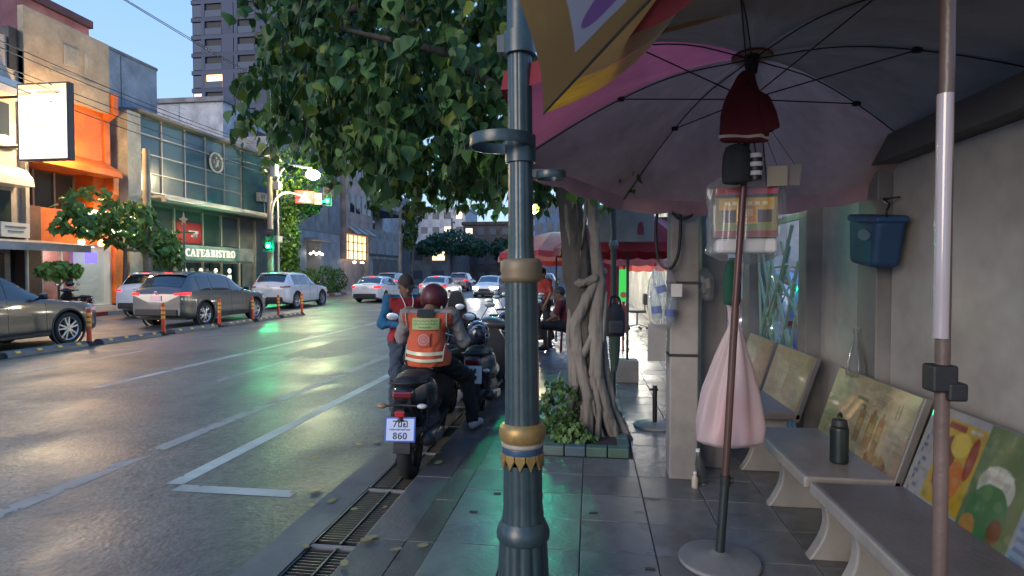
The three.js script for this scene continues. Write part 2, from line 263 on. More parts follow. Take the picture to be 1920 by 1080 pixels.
  // fallen leaves on gutter and kerb
  const lf = []; for (let k = 0; k < 26; k++) { const s = rr(0.02, 0.05); lf.push(tr(new THREE.CircleGeometry(s, 7).scale(1, 0.6, 1), 0, 0, 0, -Math.PI / 2 + rr(-0.25, 0.25), rr(0, 6)).translate(rr(-2.4, -0.9), k % 2 ? 0.145 : 0.02, rr(-2.6, -6))); }
  lf.forEach((q) => { q.computeBoundingBox(); const c = q.boundingBox.getCenter(V()); q.translate(0, (c.x > -1.28 ? 0.142 : 0.016) - c.y, 0); });
  S('fallen_leaves', lf, M([0.26, 0.22, 0.09], 0.8, { side: THREE.DoubleSide }), { kind: 'stuff' });
}
// ---------- lane separators and bollards on the median ----------
{
  const mS = worn([0.13, 0.125, 0.12], 0.7), yel = M([0.75, 0.42, 0.05], 0.35), mO = M([0.62, 0.06, 0.02], 0.45), mBk = K.rubber;
  const segs = [-2.2, -4.3, -6.4, -8.55, -10.5, -12.7, -15.0, -17.05, -18.7, -20.3];
  segs.forEach((z, i) => {
    const t = T('lane_separator', `low rubber lane separator with yellow reflectors, ${['nearest the camera', 'second', 'third', 'fourth', 'fifth', 'sixth', 'seventh', 'eighth', 'ninth', 'last before the crossing'][i]} along the median`, 'lane separator', [-11.1, 0, z], 0, 'lane separators on the median');
    const len = i > 6 ? 1.35 : 1.8;
    P(t, 'base', tr(ext([[-0.15, 0.004], [0.15, 0.004], [0.13, 0.07], [0.07, 0.12], [-0.07, 0.12], [-0.13, 0.07]], len, 0.008), 0, 0, 0), mS);
    P(t, 'end_cap', [bx(0.29, 0.105, 0.1, 0, 0.056, -len / 2 - 0.05)], mBk);
    for (let k = 0; k < 4; k++) P(t, 'reflector', bx(0.012, 0.055, 0.1, 0.118, 0.088, -len / 2 + len * (k + 0.5) / 4, 0, 0, 0.8), yel);
  });
  const bz = [-9.3, -11.56, -13.84, -16.15, -17.9, -19.5, -21.2];
  bz.forEach((z, i) => {
    const t = T('traffic_bollard', `orange bollard with yellow bands, ${['outside the left edge', 'in front of the grey car at the left edge', 'behind the tail of the silver grey car', 'by the rear wheel of the silver car', 'by the front wheel of the silver car', 'beside the white crossover car', 'last one before the crossing'][i]}`, 'bollard', [-11.1, 0.004, z], 0, 'flexible bollards on the median');
    P(t, 'base', cy(0.11, 0.14, 0.04, 0, 0.02, 0, 18), K.rubber);
    P(t, 'post', la([[0, 0.02], [0.06, 0.03], [0.06, 0.07], [0.047, 0.1], [0.045, 0.8], [0.035, 0.83], [0, 0.835]], 20), mO);
    for (const y of [0.46, 0.58, 0.7]) P(t, 'band', cy(0.0475, 0.0475, 0.065, 0, y, 0, 20), yel);
    t.rotation.z = [0, 0, 0.01, -0.015, 0.02, 0, -0.01][i];
  });
}
// ---------- the wall of boards along the pavement ----------
{
  const t = T('board_wall', 'long wall of plain greyish boards behind the benches', 'wall', [1.75, 0.13, 0]);
  const mB = worn([0.47, 0.448, 0.425], 0.78, { bumpScale: 0.0008 }), mP = worn([0.21, 0.205, 0.198], 0.7);
  P(t, 'panel', bb(0, 0.06, 0, 2.12, 1.4, -1.1), mB); P(t, 'panel', bb(0, 0.06, 0, 2.12, -1.106, -3.68), mB); P(t, 'panel', bb(0.01, 0.06, 0, 2.12, -3.95, -4.75), mB);
  P(t, 'pillar', rb(0.15, 2.12, 0.25, 0.008, -0.005, 1.06, -3.815), mP); P(t, 'pillar', rb(0.17, 2.12, 0.17, 0.008, -0.02, 1.06, -4.84), mP);
  P(t, 'beam', [bb(-0.12, 0.1, 2.122, 2.26, 1.5, -6.5)], worn([0.11, 0.108, 0.105], 0.75));
  P(t, 'rail', [bb(-0.03, 0, 0.3, 0.36, 1.4, -3.68)], mP);
}
{
  const t = T('stick_fence', 'see-through green metal fence of crossing slanted bars beyond the board wall', 'fence', [1.76, 0.13, -5.7]);
  const mG = M([0.22, 0.33, 0.24], 0.45), mP = worn([0.19, 0.185, 0.175], 0.75);
  P(t, 'post', [bb(-0.1, 0.1, 0, 2.12, -0.72, -1.0)], mP);
  P(t, 'rail', bb(-0.02, 0.02, 0.0, 0.08, 0.76, -0.72), mP); P(t, 'rail', bb(-0.02, 0.02, 1.95, 2.0, 0.76, -0.72), mG); P(t, 'rail', bb(-0.02, 0.02, 0.62, 0.66, 0.76, -0.72), mG);
  seed = 21;
  for (let k = 0; k < 17; k++) { const z0 = rr(-0.72, 0.76), z1 = clamp(z0 + (rnd() < 0.5 ? -1 : 1) * rr(0.25, 0.85), -0.72, 0.76), y0 = rr(0.64, 1.0), y1 = rr(1.3, 1.95); P(t, 'bar', rod([rr(-0.02, 0.02), y0, z0], [rr(-0.02, 0.02), y1, z1], 0.015, 0.015, 6), mG); }
  for (let k = 0; k < 16; k++) P(t, 'bar', rod([0, 0.08, -0.7 + k * 0.096], [0, 0.62, -0.7 + k * 0.096], 0.009, 0.009, 5), mG);
}
// ---------- benches with printed backs ----------
const posters = {};
{
  const blob = (c, x, y, w, h, col, a = 1) => { c.globalAlpha = a; c.fillStyle = col; c.beginPath(); c.ellipse(x, y, w, h, 0, 0, 7); c.fill(); c.globalAlpha = 1; };
  const wear = (c, w, h) => { seed = 17; for (let k = 0; k < 900; k++) blob(c, rr(0, w), rr(0, h), rr(2, 34), rr(2, 16), ['#6b6252', '#d9d4c4', '#a58f6a', '#55604f', '#c2b28c'][k % 5], rr(0.04, 0.22)); };
  posters.b = canv(176, 88, (c, w, h) => { c.scale(w / 512, h / 256); w = 512; h = 256;
    const g = c.createLinearGradient(0, 0, w, h); g.addColorStop(0, '#b9b56a'); g.addColorStop(0.4, '#c8b98a'); g.addColorStop(1, '#b8a293'); c.fillStyle = g; c.fillRect(0, 0, w, h);
    blob(c, 90, 190, 90, 60, '#7f9a56', 0.7); blob(c, 60, 70, 60, 30, '#c9c98a', 0.8);
    c.fillStyle = '#d9cfa4'; c.fillRect(30, 24, 150, 14); c.fillStyle = '#5f7f55'; c.fillRect(190, 60, 70, 10); c.fillRect(196, 78, 50, 7);
    for (const [x, s] of [[235, 1], [300, 1.2], [352, 0.9]]) { c.fillStyle = '#9b6a33'; c.fillRect(x, 95, 34 * s, 100); c.fillStyle = '#c79a4a'; c.fillRect(x + 5, 120, 24 * s, 40); c.fillStyle = '#7b4a28'; c.fillRect(x + 9, 80, 14 * s, 16); }
    blob(c, 395, 215, 62, 24, '#8a5a34'); blob(c, 395, 205, 46, 14, '#b98a4e'); blob(c, 440, 120, 36, 60, '#c6b09c', 0.9);
    c.fillStyle = '#77604f'; c.fillRect(420, 40, 6, 40); c.fillRect(436, 34, 6, 44); c.fillStyle = '#a08a76'; for (let k = 0; k < 5; k++) c.fillRect(300, 30 + k * 9, 80 - k * 9, 4); wear(c, w, h);
  });
  posters.a = canv(300, 75, (c, w, h) => { c.scale(w / 1024, h / 256); w = 1024; h = 256;
    c.fillStyle = '#8f9a8c'; c.fillRect(0, 0, w, h); c.scale(0.58, 1);
    c.fillStyle = '#a9adb0'; c.fillRect(0, 0, w, h);
    c.fillStyle = '#5a6f96'; for (let k = 0; k < 6; k++) { c.fillRect(30 + (k % 2) * 26, 30 + k * 34, 36, 9); c.fillRect(44 - (k % 3) * 8, 44 + k * 34, 16, 12); }
    c.fillStyle = '#c9a51f'; c.fillRect(150, 20, 300, 200); blob(c, 230, 120, 62, 64, '#7c2b22'); blob(c, 330, 150, 60, 46, '#d8721f'); blob(c, 300, 70, 70, 30, '#e2c94a'); blob(c, 400, 90, 30, 50, '#9a3a20');
    c.fillStyle = '#8b2b2b'; c.fillRect(170, 26, 130, 14); c.fillStyle = '#d8d2c8'; c.fillRect(330, 26, 90, 10);
    c.fillStyle = '#5a7a4c'; c.fillRect(450, 0, 330, 256); blob(c, 600, 120, 110, 46, '#c9cdc2'); blob(c, 600, 180, 120, 66, '#2f7a44'); blob(c, 680, 200, 40, 26, '#74461f'); c.fillStyle = '#dfe5da'; c.fillRect(520, 84, 160, 16); c.fillRect(540, 108, 120, 8);
    blob(c, 520, 220, 50, 30, '#b98a3a'); c.fillStyle = '#c8b63c'; c.fillRect(780, 0, 244, 120); c.fillStyle = '#86a6c0'; c.fillRect(780, 120, 244, 136); c.fillStyle = '#5f7da2'; for (let k = 0; k < 5; k++) c.fillRect(800, 140 + k * 20, 60 + (k * 37) % 50, 8); blob(c, 930, 190, 50, 54, '#9fb8c2'); c.fillStyle = '#a89a5a'; c.fillRect(1024, 0, 800, 256); blob(c, 1300, 130, 160, 80, '#7a5530'); blob(c, 1180, 60, 80, 30, '#c9c3b0'); wear(c, 1766, 256);
  });
  posters.c = canv(150, 75, (c, w, h) => { c.scale(w / 512, h / 256); w = 512; h = 256;
    const g = c.createLinearGradient(0, 0, w, 0); g.addColorStop(0, '#c9b795'); g.addColorStop(1, '#a2793f'); c.fillStyle = g; c.fillRect(0, 0, w, h);
    blob(c, 180, 120, 90, 66, '#d8cab0', 0.9); blob(c, 330, 150, 80, 60, '#8a6a44', 0.9); blob(c, 430, 190, 50, 40, '#6c5130'); c.fillStyle = '#b09468'; c.fillRect(60, 150, 130, 60); c.fillStyle = '#7d6240'; for (let k = 0; k < 4; k++) c.fillRect(270, 40 + k * 14, 150 - k * 22, 6); blob(c, 90, 60, 50, 26, '#e2d8c4', 0.8); wear(c, w, h);
  });
  const mC = worn([0.36, 0.345, 0.32], 0.55, { bumpScale: 0.001 }), mSeat = worn([0.2, 0.168, 0.15], 0.45);
  const mk = (len, z, print, label, seat = mSeat, tilt = 0.31) => {
    const t = T('concrete_bench', label, 'bench', [1.08, 0.13, z], 0);
    P(t, 'seat', rb(0.44, 0.055, len, 0.012, 0.22, 0.442, 0, 0, 0, 0, 3), seat);
    P(t, 'seat_edge', rb(0.03, 0.06, len + 0.004, 0.012, -0.002, 0.44, 0), mC);
    const prof = []; for (let k = 0; k <= 12; k++) { const y = 0.412 * k / 12, w = 0.03 + 0.085 * Math.sin(Math.PI * (k / 12)); prof.push([0.02 + w, y]); } for (let k = 12; k >= 0; k--) { const y = 0.412 * k / 12; prof.push([0.40 - 0.06 * Math.sin(Math.PI * k / 12), y]); }
    for (const s of [-1, 1]) P(t, 'leg', tr(ext(prof, 0.075, 0.008), 0, 0, s * (len / 2 - 0.14)), mC);
    const b = new THREE.Group(); b.name = 'backrest'; b.position.set(0.405, 0.4, 0); b.rotation.z = -tilt; t.add(b);
    P(b, 'slab', rb(0.045, 0.5, len, 0.01, 0, 0.25, 0, 0, 0, 0, 3), worn([0.2, 0.19, 0.18], 0.6));
    const f = P(b, 'print', face(len - 0.016, 0.484, -0.0245, 0.25, 0, 0, -Math.PI / 2, 0), M([0.6, 0.585, 0.56], 0.3, { map: print, clearcoat: 1, clearcoatRoughness: 0.05, bumpMap: re(tGrime, 2), bumpScale: 0.0006 }), { uv: true });
    return t;
  };
  mk(1.58, -2.2, posters.a, 'concrete bench with green, yellow and white printed back, nearest of the row', mSeat, 0.33);
  mk(0.98, -3.55, posters.b, 'concrete bench with cream and yellow printed back and a dark bottle on its seat', worn([0.3, 0.268, 0.24], 0.5));
  mk(0.85, -4.87, posters.c, 'third concrete bench with shiny golden brown back in front of the stick fence');
  mk(0.82, -5.78, posters.c, 'farthest concrete bench with pale brown back behind the hanging white bag');
}
// ---------- ornamental lamp post ----------
function revolve(prof, seg, flutes = 0, depth = 0) {      // profile [r, y], optionally fluted
  const g = new THREE.LatheGeometry(prof.map((p) => new THREE.Vector2(p[0], p[1])), seg), p = g.attributes.position;
  if (flutes) { for (let i = 0; i < p.count; i++) { const a = Math.atan2(p.getZ(i), p.getX(i)), s = 1 - depth * Math.pow(Math.abs(Math.cos(a * flutes / 2)), 6); p.setX(i, p.getX(i) * s); p.setZ(i, p.getZ(i) * s); } g.computeVertexNormals(); }
  return g;
}
{
  const t = T('lamp_post', 'teal fluted street lamp post with gold ornamental rings at the pavement edge', 'lamp post', [-0.275, 0.13, -2.4]);
  t.rotation.z = 0.008;
  const mT = M([0.036, 0.066, 0.072], 0.42, { map: tChip, roughnessMap: tRough, bumpMap: tFine, bumpScale: 0.0006, clearcoat: 0.25, clearcoatRoughness: 0.3 }), mGd = M([0.42, 0.27, 0.09], 0.42, { metalness: 0.35, map: tChip, roughnessMap: tRough }), mCr = worn([0.42, 0.38, 0.3], 0.5), mBl = M([0.03, 0.07, 0.13], 0.4);
  P(t, 'base', revolve([[0.16, 0], [0.16, 0.04], [0.125, 0.07], [0.112, 0.1], [0.1, 0.38]], 96, 12, 0.07), mT);
  P(t, 'collar', revolve([[0.098, 0.375], [0.11, 0.385], [0.112, 0.41], [0.106, 0.43], [0.099, 0.445], [0.09, 0.46]], 40), mT);
  P(t, 'lower_shaft', revolve([[0.09, 0.455], [0.083, 0.52], [0.081, 0.7]], 96, 12, 0.03), mT);
  P(t, 'leaf_crown', (() => { const a = []; for (let k = 0; k < 12; k++) { const g = ext([[-0.021, 0.03], [0.021, 0.03], [0.021, 0.008], [0.01, -0.012], [0, -0.034], [-0.01, -0.012], [-0.021, 0.008]], 0.012, 0.003); a.push(tr(g, 0, 0.715, 0.0835).rotateY(k * Math.PI / 6)); } return a; })(), mGd);
  P(t, 'blue_band', revolve([[0.082, 0.735], [0.086, 0.74], [0.086, 0.765], [0.083, 0.77]], 40), mBl);
  P(t, 'cream_band', revolve([[0.083, 0.77], [0.089, 0.775], [0.089, 0.787], [0.084, 0.79]], 40), mCr);
  P(t, 'gold_ring', revolve([[0.084, 0.79], [0.094, 0.8], [0.099, 0.825], [0.096, 0.85], [0.085, 0.862], [0.076, 0.868]], 44), mGd);
  P(t, 'shaft', revolve([[0.075, 0.866], [0.072, 0.92], [0.068, 1.46]], 112, 12, 0.03), mT);
  P(t, 'gold_capital', revolve([[0.066, 1.45], [0.082, 1.458], [0.087, 1.475], [0.083, 1.49], [0.088, 1.5], [0.086, 1.535], [0.074, 1.548], [0.06, 1.55]], 44), M([0.36, 0.27, 0.16], 0.5, { metalness: 0.2, map: tGrime }));
  P(t, 'upper_shaft', revolve([[0.058, 1.545], [0.053, 1.6], [0.05, 2.4]], 80, 12, 0.03), mT);
  P(t, 'clamp', [cy(0.066, 0.066, 0.09, 0, 2.43, 0, 28), bx(0.03, 0.07, 0.05, -0.075, 2.43, 0)], mT);
  P(t, 'top_shaft', revolve([[0.052, 2.46], [0.046, 3.6], [0.03, 3.62]], 28), mT);
  P(t, 'arm', [tube([[0, 3.55, 0], [-0.3, 3.95, 0], [-1.0, 4.15, 0]], 0.025, 16), tube([[0, 3.55, 0], [0.02, 4.2, 0]], 0.03, 4)], mT);
  const hoop = (R, h, x, y, z) => { const g = new THREE.LatheGeometry([[R, -h / 2], [R + 0.008, -h / 2], [R + 0.008, h / 2], [R, h / 2], [R, -h / 2]].map((p) => new THREE.Vector2(...p)), 40); return tr(g, x, y, z); };
  P(t, 'basket_hoop', hoop(0.125, 0.045, -0.075, 2.03, 0.02), mT);
  P(t, 'clamp', [cy(0.064, 0.064, 0.11, 0, 2.0, 0, 28), bx(0.05, 0.03, 0.03, 0.075, 1.9, 0)], mT);
  P(t, 'small_hoop', [hoop(0.055, 0.03, 0.125, 1.89, 0)], mT);
}
// ---------- umbrella over the benches ----------
function canopyGeo(A, rim, i, bow = 0.1, sag = 0.05, t0 = 0.03, t1 = 1, N = 10, Mm = 6) {
  const B = rim[i], C = rim[(i + 1) % rim.length], pos = [], uv = [], idx = [];
  const pt = (t, s) => { const q = [0, 1, 2].map((k) => A[k] + (lerp(B[k], C[k], s) - A[k]) * t); q[1] += bow * Math.sin(Math.PI * Math.pow(t, 0.8)) - sag * t * 4 * s * (1 - s) * 0.35; const pull = 1 - 0.045 * 4 * s * (1 - s) * t; q[0] = A[0] + (q[0] - A[0]) * pull; q[2] = A[2] + (q[2] - A[2]) * pull; return q; };
  for (let a = 0; a <= N; a++) for (let b = 0; b <= Mm; b++) { pos.push(...pt(lerp(t0, t1, a / N), b / Mm)); uv.push(b / Mm, a / N); }
  for (let a = 0; a < N; a++) for (let b = 0; b < Mm; b++) { const q = a * (Mm + 1) + b; idx.push(q, q + 1, q + Mm + 2, q, q + Mm + 2, q + Mm + 1); }
  const g = new THREE.BufferGeometry(); g.setAttribute('position', new THREE.Float32BufferAttribute(pos, 3)); g.setAttribute('uv', new THREE.Float32BufferAttribute(uv, 2)); g.setIndex(idx); g.computeVertexNormals();
  g.userData.pt = pt; return g;
}
function valance(pt, h, flare = 0.02, A) {
  const pos = [], idx = [], n = 12;
  for (let b = 0; b <= n; b++) { const q = pt(1, b / n), o = [q[0] - A[0], q[2] - A[2]], l = Math.hypot(...o); const hh = h * (0.8 + 0.2 * Math.abs(Math.sin(b / n * Math.PI * 3))); pos.push(q[0], q[1], q[2], q[0] + o[0] / l * flare, q[1] - hh, q[2] + o[1] / l * flare); }
  for (let b = 0; b < n; b++) idx.push(2 * b, 2 * b + 1, 2 * b + 3, 2 * b, 2 * b + 3, 2 * b + 2);
  const g = new THREE.BufferGeometry(); g.setAttribute('position', new THREE.Float32BufferAttribute(pos, 3)); g.setIndex(idx); g.computeVertexNormals(); return g;
}
const cloth = (c, tr_ = 0.35) => M(c, 0.95, { transmission: tr_, thickness: 0, side: THREE.DoubleSide, bumpMap: tWeave, bumpScale: 0.0004, map: re(tGrime, 0.6) });
{
  const t = T('market_umbrella', 'large pink and white market umbrella tilted over the benches, bags hanging on its pole', 'umbrella', [0.68, 0.13, -3.07]);
  const A = [0.12, 2.57, -0.02], rim = [], R = 1.3;
  for (let k = 0; k < 8; k++) { const a = k * Math.PI / 4 + 0.33, x = Math.cos(a) * R, z = Math.sin(a) * R; rim.push([A[0] + x, 2.21 + 0.175 * z - 0.03 * x, A[2] + 0.06 + z]); }
  const cols = { w: [0.33, 0.29, 0.27], f: [0.52, 0.34, 0.315], p: [0.66, 0.14, 0.21] };
  const pat = ['w', 'w', 'w', 'p', 'f', 'f', 'f', 'w'];
  const cm = Object.fromEntries(Object.entries(cols).map(([k, c]) => [k, cloth(c, k === 'p' ? 0.55 : k === 'w' ? 0.08 : 0.22)])), vm = cloth([0.3, 0.03, 0.045], 0.15), vm2 = cloth([0.5, 0.28, 0.32], 0.3);
  for (let k = 0; k < 8; k++) { const g = canopyGeo(A, rim, k); const pt = g.userData.pt; const c = P(t, 'canopy_panel', g, cm[pat[k]], { uv: true }); P(c, 'valance', valance(pt, 0.1, 0.015, A), pat[k] === 'f' ? vm2 : vm); }
  const mD = M([0.03, 0.026, 0.028], 0.5, { metalness: 0.5 });
  P(t, 'top_cap', la([[0, 0.05], [0.05, 0.035], [0.1, 0.0], [0.098, -0.006], [0, 0.03]], 20).translate(A[0], A[1] + 0.012, A[2]), vm);
  for (let k = 0; k < 8; k++) {
    const q = (s) => { const t_ = s, b = rim[k]; return [A[0] + (b[0] - A[0]) * t_, A[1] + (b[1] - A[1]) * t_ + 0.1 * Math.sin(Math.PI * Math.pow(t_, 0.8)) - 0.012, A[2] + (b[2] - A[2]) * t_]; };
    P(t, 'rib', tube([q(0.02), q(0.3), q(0.6), q(1.0)], 0.0036, 14, 5), mD);
    P(t, 'stretcher', [rod([0.105, 2.36, 0], q(0.52), 0.0034), tr(new THREE.BoxGeometry(0.035, 0.022, 0.022), ...q(0.52))], mD);
  }
  P(t, 'hub', [cy(0.035, 0.028, 0.07, 0.118, 2.53, -0.02, 14)], mD);
  P(t, 'runner', cy(0.026, 0.026, 0.05, 0.105, 2.36, 0, 14), mD);
  P(t, 'upper_pole', [rod([0.045, 1.3, 0.0], [0.12, 2.56, -0.02], 0.017, 0.017, 14)], M([0.09, 0.035, 0.035], 0.35, { metalness: 0.2 }));
  P(t, 'middle_pole', [rod([0.005, 0.44, 0], [0.046, 1.31, 0], 0.0185, 0.0185, 14)], M([0.13, 0.075, 0.065], 0.35, { metalness: 0.3, map: tGrime }));
  P(t, 'lower_pole', [rod([-0.02, 0.03, 0], [0.006, 0.45, 0], 0.0225, 0.0225, 14)], M([0.055, 0.075, 0.075], 0.4, { metalness: 0.4, map: tGrime }));
  P(t, 'lock_knob', [rod([-0.02, 0.43, 0], [0.045, 0.43, 0.0], 0.012, 0.016, 10), cy(0.026, 0.026, 0.05, 0.005, 0.43, 0, 14)], K.darkPlastic);
  P(t, 'base_plate', [la([[0, 0.0], [0.2, 0.0], [0.205, 0.012], [0.198, 0.028], [0.06, 0.04], [0.03, 0.06], [0, 0.06]], 40).translate(-0.02, 0.001, 0)], worn([0.32, 0.31, 0.3], 0.7));
}
// yellow parasol standing closer, only its drooping corner and its pole are in view
{
  const t = T('yellow_parasol', 'yellow and white parasol drooping beside the lamp post, its pale pole before the wall', 'umbrella', [0.96, 0.13, -1.75]);
  const A = [0.0, 3.0, 0.0], W = (x, y, z) => [x - 0.96, y - 0.13, z + 1.75];
  const rim = [W(-0.17, 2.18, -2.06), W(0.3, 2.66, -2.62), W(1.0, 2.95, -2.8), W(1.9, 2.95, -2.3), W(2.1, 2.95, -1.1), W(1.2, 2.95, -0.4), W(0.3, 2.85, -0.5), W(-0.29, 2.55, -1.55)];
  const pr = canv(256, 256, (c, w, h) => { c.fillStyle = '#b98f52'; c.fillRect(0, 0, w, h); c.fillStyle = '#cfc8cf'; c.beginPath(); c.moveTo(40, 26); c.lineTo(200, 26); c.lineTo(216, 256); c.lineTo(40, 256); c.fill(); c.fillStyle = '#9c6aa6'; for (const [x, y, a, b] of [[120, 80, 34, 16], [160, 60, 20, 30], [95, 110, 20, 12], [150, 120, 26, 8]]) { c.beginPath(); c.ellipse(x, y, a, b, 0.5, 0, 7); c.fill(); } c.fillStyle = '#c4a24a'; c.fillRect(56, 40, 12, 110); });
  const mO = cloth([0.52, 0.27, 0.07], 0.45), mY = cloth([0.8, 0.38, 0.02], 0.5), mW = M([0.7, 0.68, 0.68], 0.9, { transmission: 0.3, thickness: 0, side: THREE.DoubleSide, map: pr, bumpMap: tWeave, bumpScale: 0.0004 });
  for (let k = 0; k < 8; k++) {
    const c = P(t, 'canopy_panel', canopyGeo(A, rim, k, 0.05, 0.1, 0.03, k === 0 ? 0.9 : 1), k === 7 ? mW : mO, { uv: true });
    if (k === 0) P(c, 'yellow_border', canopyGeo(A, rim, k, 0.05, 0.1, 0.903, 1, 2), mY, { uv: true });
    P(t, 'rib', tube([[0, 2.98, 0], [0, 1, 2].map((i) => lerp(A[i], rim[k][i], 0.5) + (i === 1 ? 0.035 : 0)), rim[k]], 0.005, 12, 5), K.darkSteel);
  }
  P(t, 'pole', rod([0.01, 0.02, 0], [0.0, 3.0, 0], 0.0185, 0.0185, 14), worn([0.17, 0.118, 0.10], 0.45));
  P(t, 'pole_sleeve', rod([0.0005, 1.31, 0], [0.0005, 1.98, 0], 0.0205, 0.0205, 16), M([0.40, 0.35, 0.36], 0.16, { clearcoat: 1, clearcoatRoughness: 0.05 }));
  P(t, 'clamp', [rb(0.066, 0.075, 0.06, 0.008, 0, 1.2, 0), rb(0.05, 0.05, 0.05, 0.008, 0.03, 1.165, 0.01)], K.darkPlastic);
  P(t, 'base_plate', [la([[0, 0.0], [0.2, 0.0], [0.205, 0.012], [0.198, 0.028], [0.06, 0.04], [0.03, 0.06], [0, 0.06]], 40).translate(0.0, 0.001, 0)], K.concrete);
}
// ---------- leaves ----------
function leafGeo(L = 0.13, w = 0.5, tip = 0.3, bend = 0.12) {     // heart-shaped, hanging along -y from the stalk end, blade facing +z
  const o = [[0, 0.02], [0.2, 0.07], [0.42, 0.02], [0.5, -0.16], [0.44, -0.36], [0.28, -0.56], [0.12, -0.72], [0.03, -0.86], [0, -0.86 - tip]];
  const pos = [], idx = [], P_ = (x, y) => { const X = x * w * 2 * L, Y = y * L; pos.push(X, Y, -Math.abs(X) * 0.35 - bend * Y * Y / L); };
  o.forEach((p) => P_(p[0], p[1])); o.slice(1, -1).forEach((p) => P_(-p[0], p[1])); P_(0, -0.3);
  const n = o.length, c = n + n - 2; for (let i = 0; i < n - 1; i++) idx.push(c, i + 1, i);
  const Lf = [0, ...Array.from({ length: n - 2 }, (_, i) => n + i), n - 1]; for (let i = 0; i < Lf.length - 1; i++) idx.push(c, Lf[i], Lf[i + 1]);
  const g = new THREE.BufferGeometry(); g.setAttribute('position', new THREE.Float32BufferAttribute(pos, 3)); g.setAttribute('uv', new THREE.Float32BufferAttribute(new Float32Array(pos.length / 3 * 2), 2)); g.setIndex(idx); g.computeVertexNormals(); return g;
}
function instanced(parent, name, geo, mat, list, kind = 'stuff') {   // list of [matrix, colour]
  const m = new THREE.InstancedMesh(geo, mat, list.length); m.name = name; const c = new THREE.Color();
  list.forEach(([q, k], i) => { m.setMatrixAt(i, q); m.setColorAt(i, c.setRGB(...k)); }); m.castShadow = m.receiveShadow = true; if (kind) m.userData.kind = kind; parent.add(m); return m;
}
const leafM = (tr_ = 0.5) => M([1, 1, 1], 0.42, { side: THREE.DoubleSide, transmission: tr_, thickness: 0, specularIntensity: 0.35 });
{
  const t = T('street_tree', 'big heart-leaved tree with twisted roots round its trunk, crown hanging over the road', 'tree', [0.0, 0.13, -5.3]);
  // trunk: a dark stem with pale aerial roots wound round it
  const w = [0, 0, 0], base = [0.02, -0.05, 0], a1 = [-0.07, 0.9, 0], a2 = [-0.12, 1.5, 0.02], a3 = [-0.2, 2.2, 0], a4 = [-0.3, 3.0, 0.02];
  const mBk = M([0.105, 0.092, 0.078], 0.9, { bumpMap: tBark, bumpScale: 0.012, map: tGrime }), mRt = M([0.25, 0.225, 0.195], 0.85, { bumpMap: tBark, bumpScale: 0.014, map: tGrime });
  const nz = (x, y, z) => 0.018 * (vnoise(x * 9 + 50, y * 2.2 + z * 7 + 50, 512, 8) - 0.5) + 0.01 * (vnoise(x * 26 + 50, y * 6 + z * 20 + 50, 1024, 9) - 0.5);
  P(t, 'trunk', capField([[base, a1, 0.17, 0.12], [a1, a2, 0.12, 0.12], [a2, a3, 0.125, 0.12], [a3, a4, 0.12, 0.1], [a4, [-0.2, 4.4, -0.1], 0.1, 0.06]], 0.025, 0.06, (d, x, y, z) => d + nz(x, y, z) * 2), mBk);
  const path = (pts, r0, r1) => pts.slice(1).map((p, i) => [pts[i], p, lerp(r0, r1, i / (pts.length - 1)), lerp(r0, r1, (i + 1) / (pts.length - 1))]);
  const roots = [
    path([[0.24, -0.03, 0.1], [0.14, 0.25, 0.12], [0.06, 0.6, 0.14], [0.04, 1.0, 0.12], [0.07, 1.4, 0.1], [0.02, 1.9, 0.1], [-0.02, 2.5, 0.08], [-0.1, 3.0, 0.05]], 0.06, 0.05),
    path([[-0.02, -0.03, 0.2], [-0.02, 0.4, 0.16], [-0.12, 0.8, 0.14], [-0.14, 1.05, 0.13], [-0.03, 1.28, 0.14], [0.05, 1.42, 0.12]], 0.05, 0.045),
    path([[-0.2, -0.03, 0.02], [-0.16, 0.4, 0.05], [-0.18, 0.9, 0.04], [-0.14, 1.35, 0.08]], 0.045, 0.035),
    path([[0.13, -0.03, 0.17], [0.02, 0.35, 0.17], [-0.06, 0.65, 0.16], [-0.13, 1.0, 0.12]], 0.026, 0.02),
    path([[0.34, -0.03, 0.03], [0.2, 0.3, 0.05], [0.12, 0.7, 0.06], [0.1, 1.2, 0.05]], 0.045, 0.035),
    path([[0.06, -0.03, 0.2], [0.08, 0.3, 0.17], [0.02, 0.62, 0.16], [0.05, 0.95, 0.14]], 0.035, 0.03),
    path([[-0.17, 1.42, 0.06], [-0.08, 1.4, 0.16], [0.03, 1.44, 0.15], [0.1, 1.5, 0.06]], 0.045, 0.04),
    path([[-0.1, 1.55, 0.12], [-0.06, 1.95, 0.12], [-0.03, 2.4, 0.09], [-0.16, 3.0, 0.05]], 0.022, 0.03),
    path([[-0.1, -0.03, 0.14], [-0.06, 0.3, 0.15], [0.02, 0.55, 0.15], [0.1, 0.9, 0.11], [0.12, 1.3, 0.08]], 0.03, 0.03),
    path([[-0.16, 0.6, 0.1], [-0.05, 0.8, 0.15], [0.06, 1.05, 0.14], [0.1, 1.3, 0.1]], 0.028, 0.024),
    path([[-0.26, -0.03, 0.08], [-0.2, 0.2, 0.1], [-0.13, 0.5, 0.12], [-0.15, 0.8, 0.1]], 0.035, 0.03),
    path([[-0.16, 1.5, 0.1], [-0.2, 1.9, 0.09], [-0.26, 2.5, 0.06]], 0.03, 0.028),
    path([[0.03, 0.5, 0.16], [0.1, 0.3, 0.16], [0.2, 0.02, 0.15]], 0.022, 0.025),
  ];
  for (const r of roots) P(t, 'aerial_root', capField(r, 0.014, 0.02, (d, x, y, z) => d + nz(x * 1.5, y, z * 1.5) * 1.3), mRt);
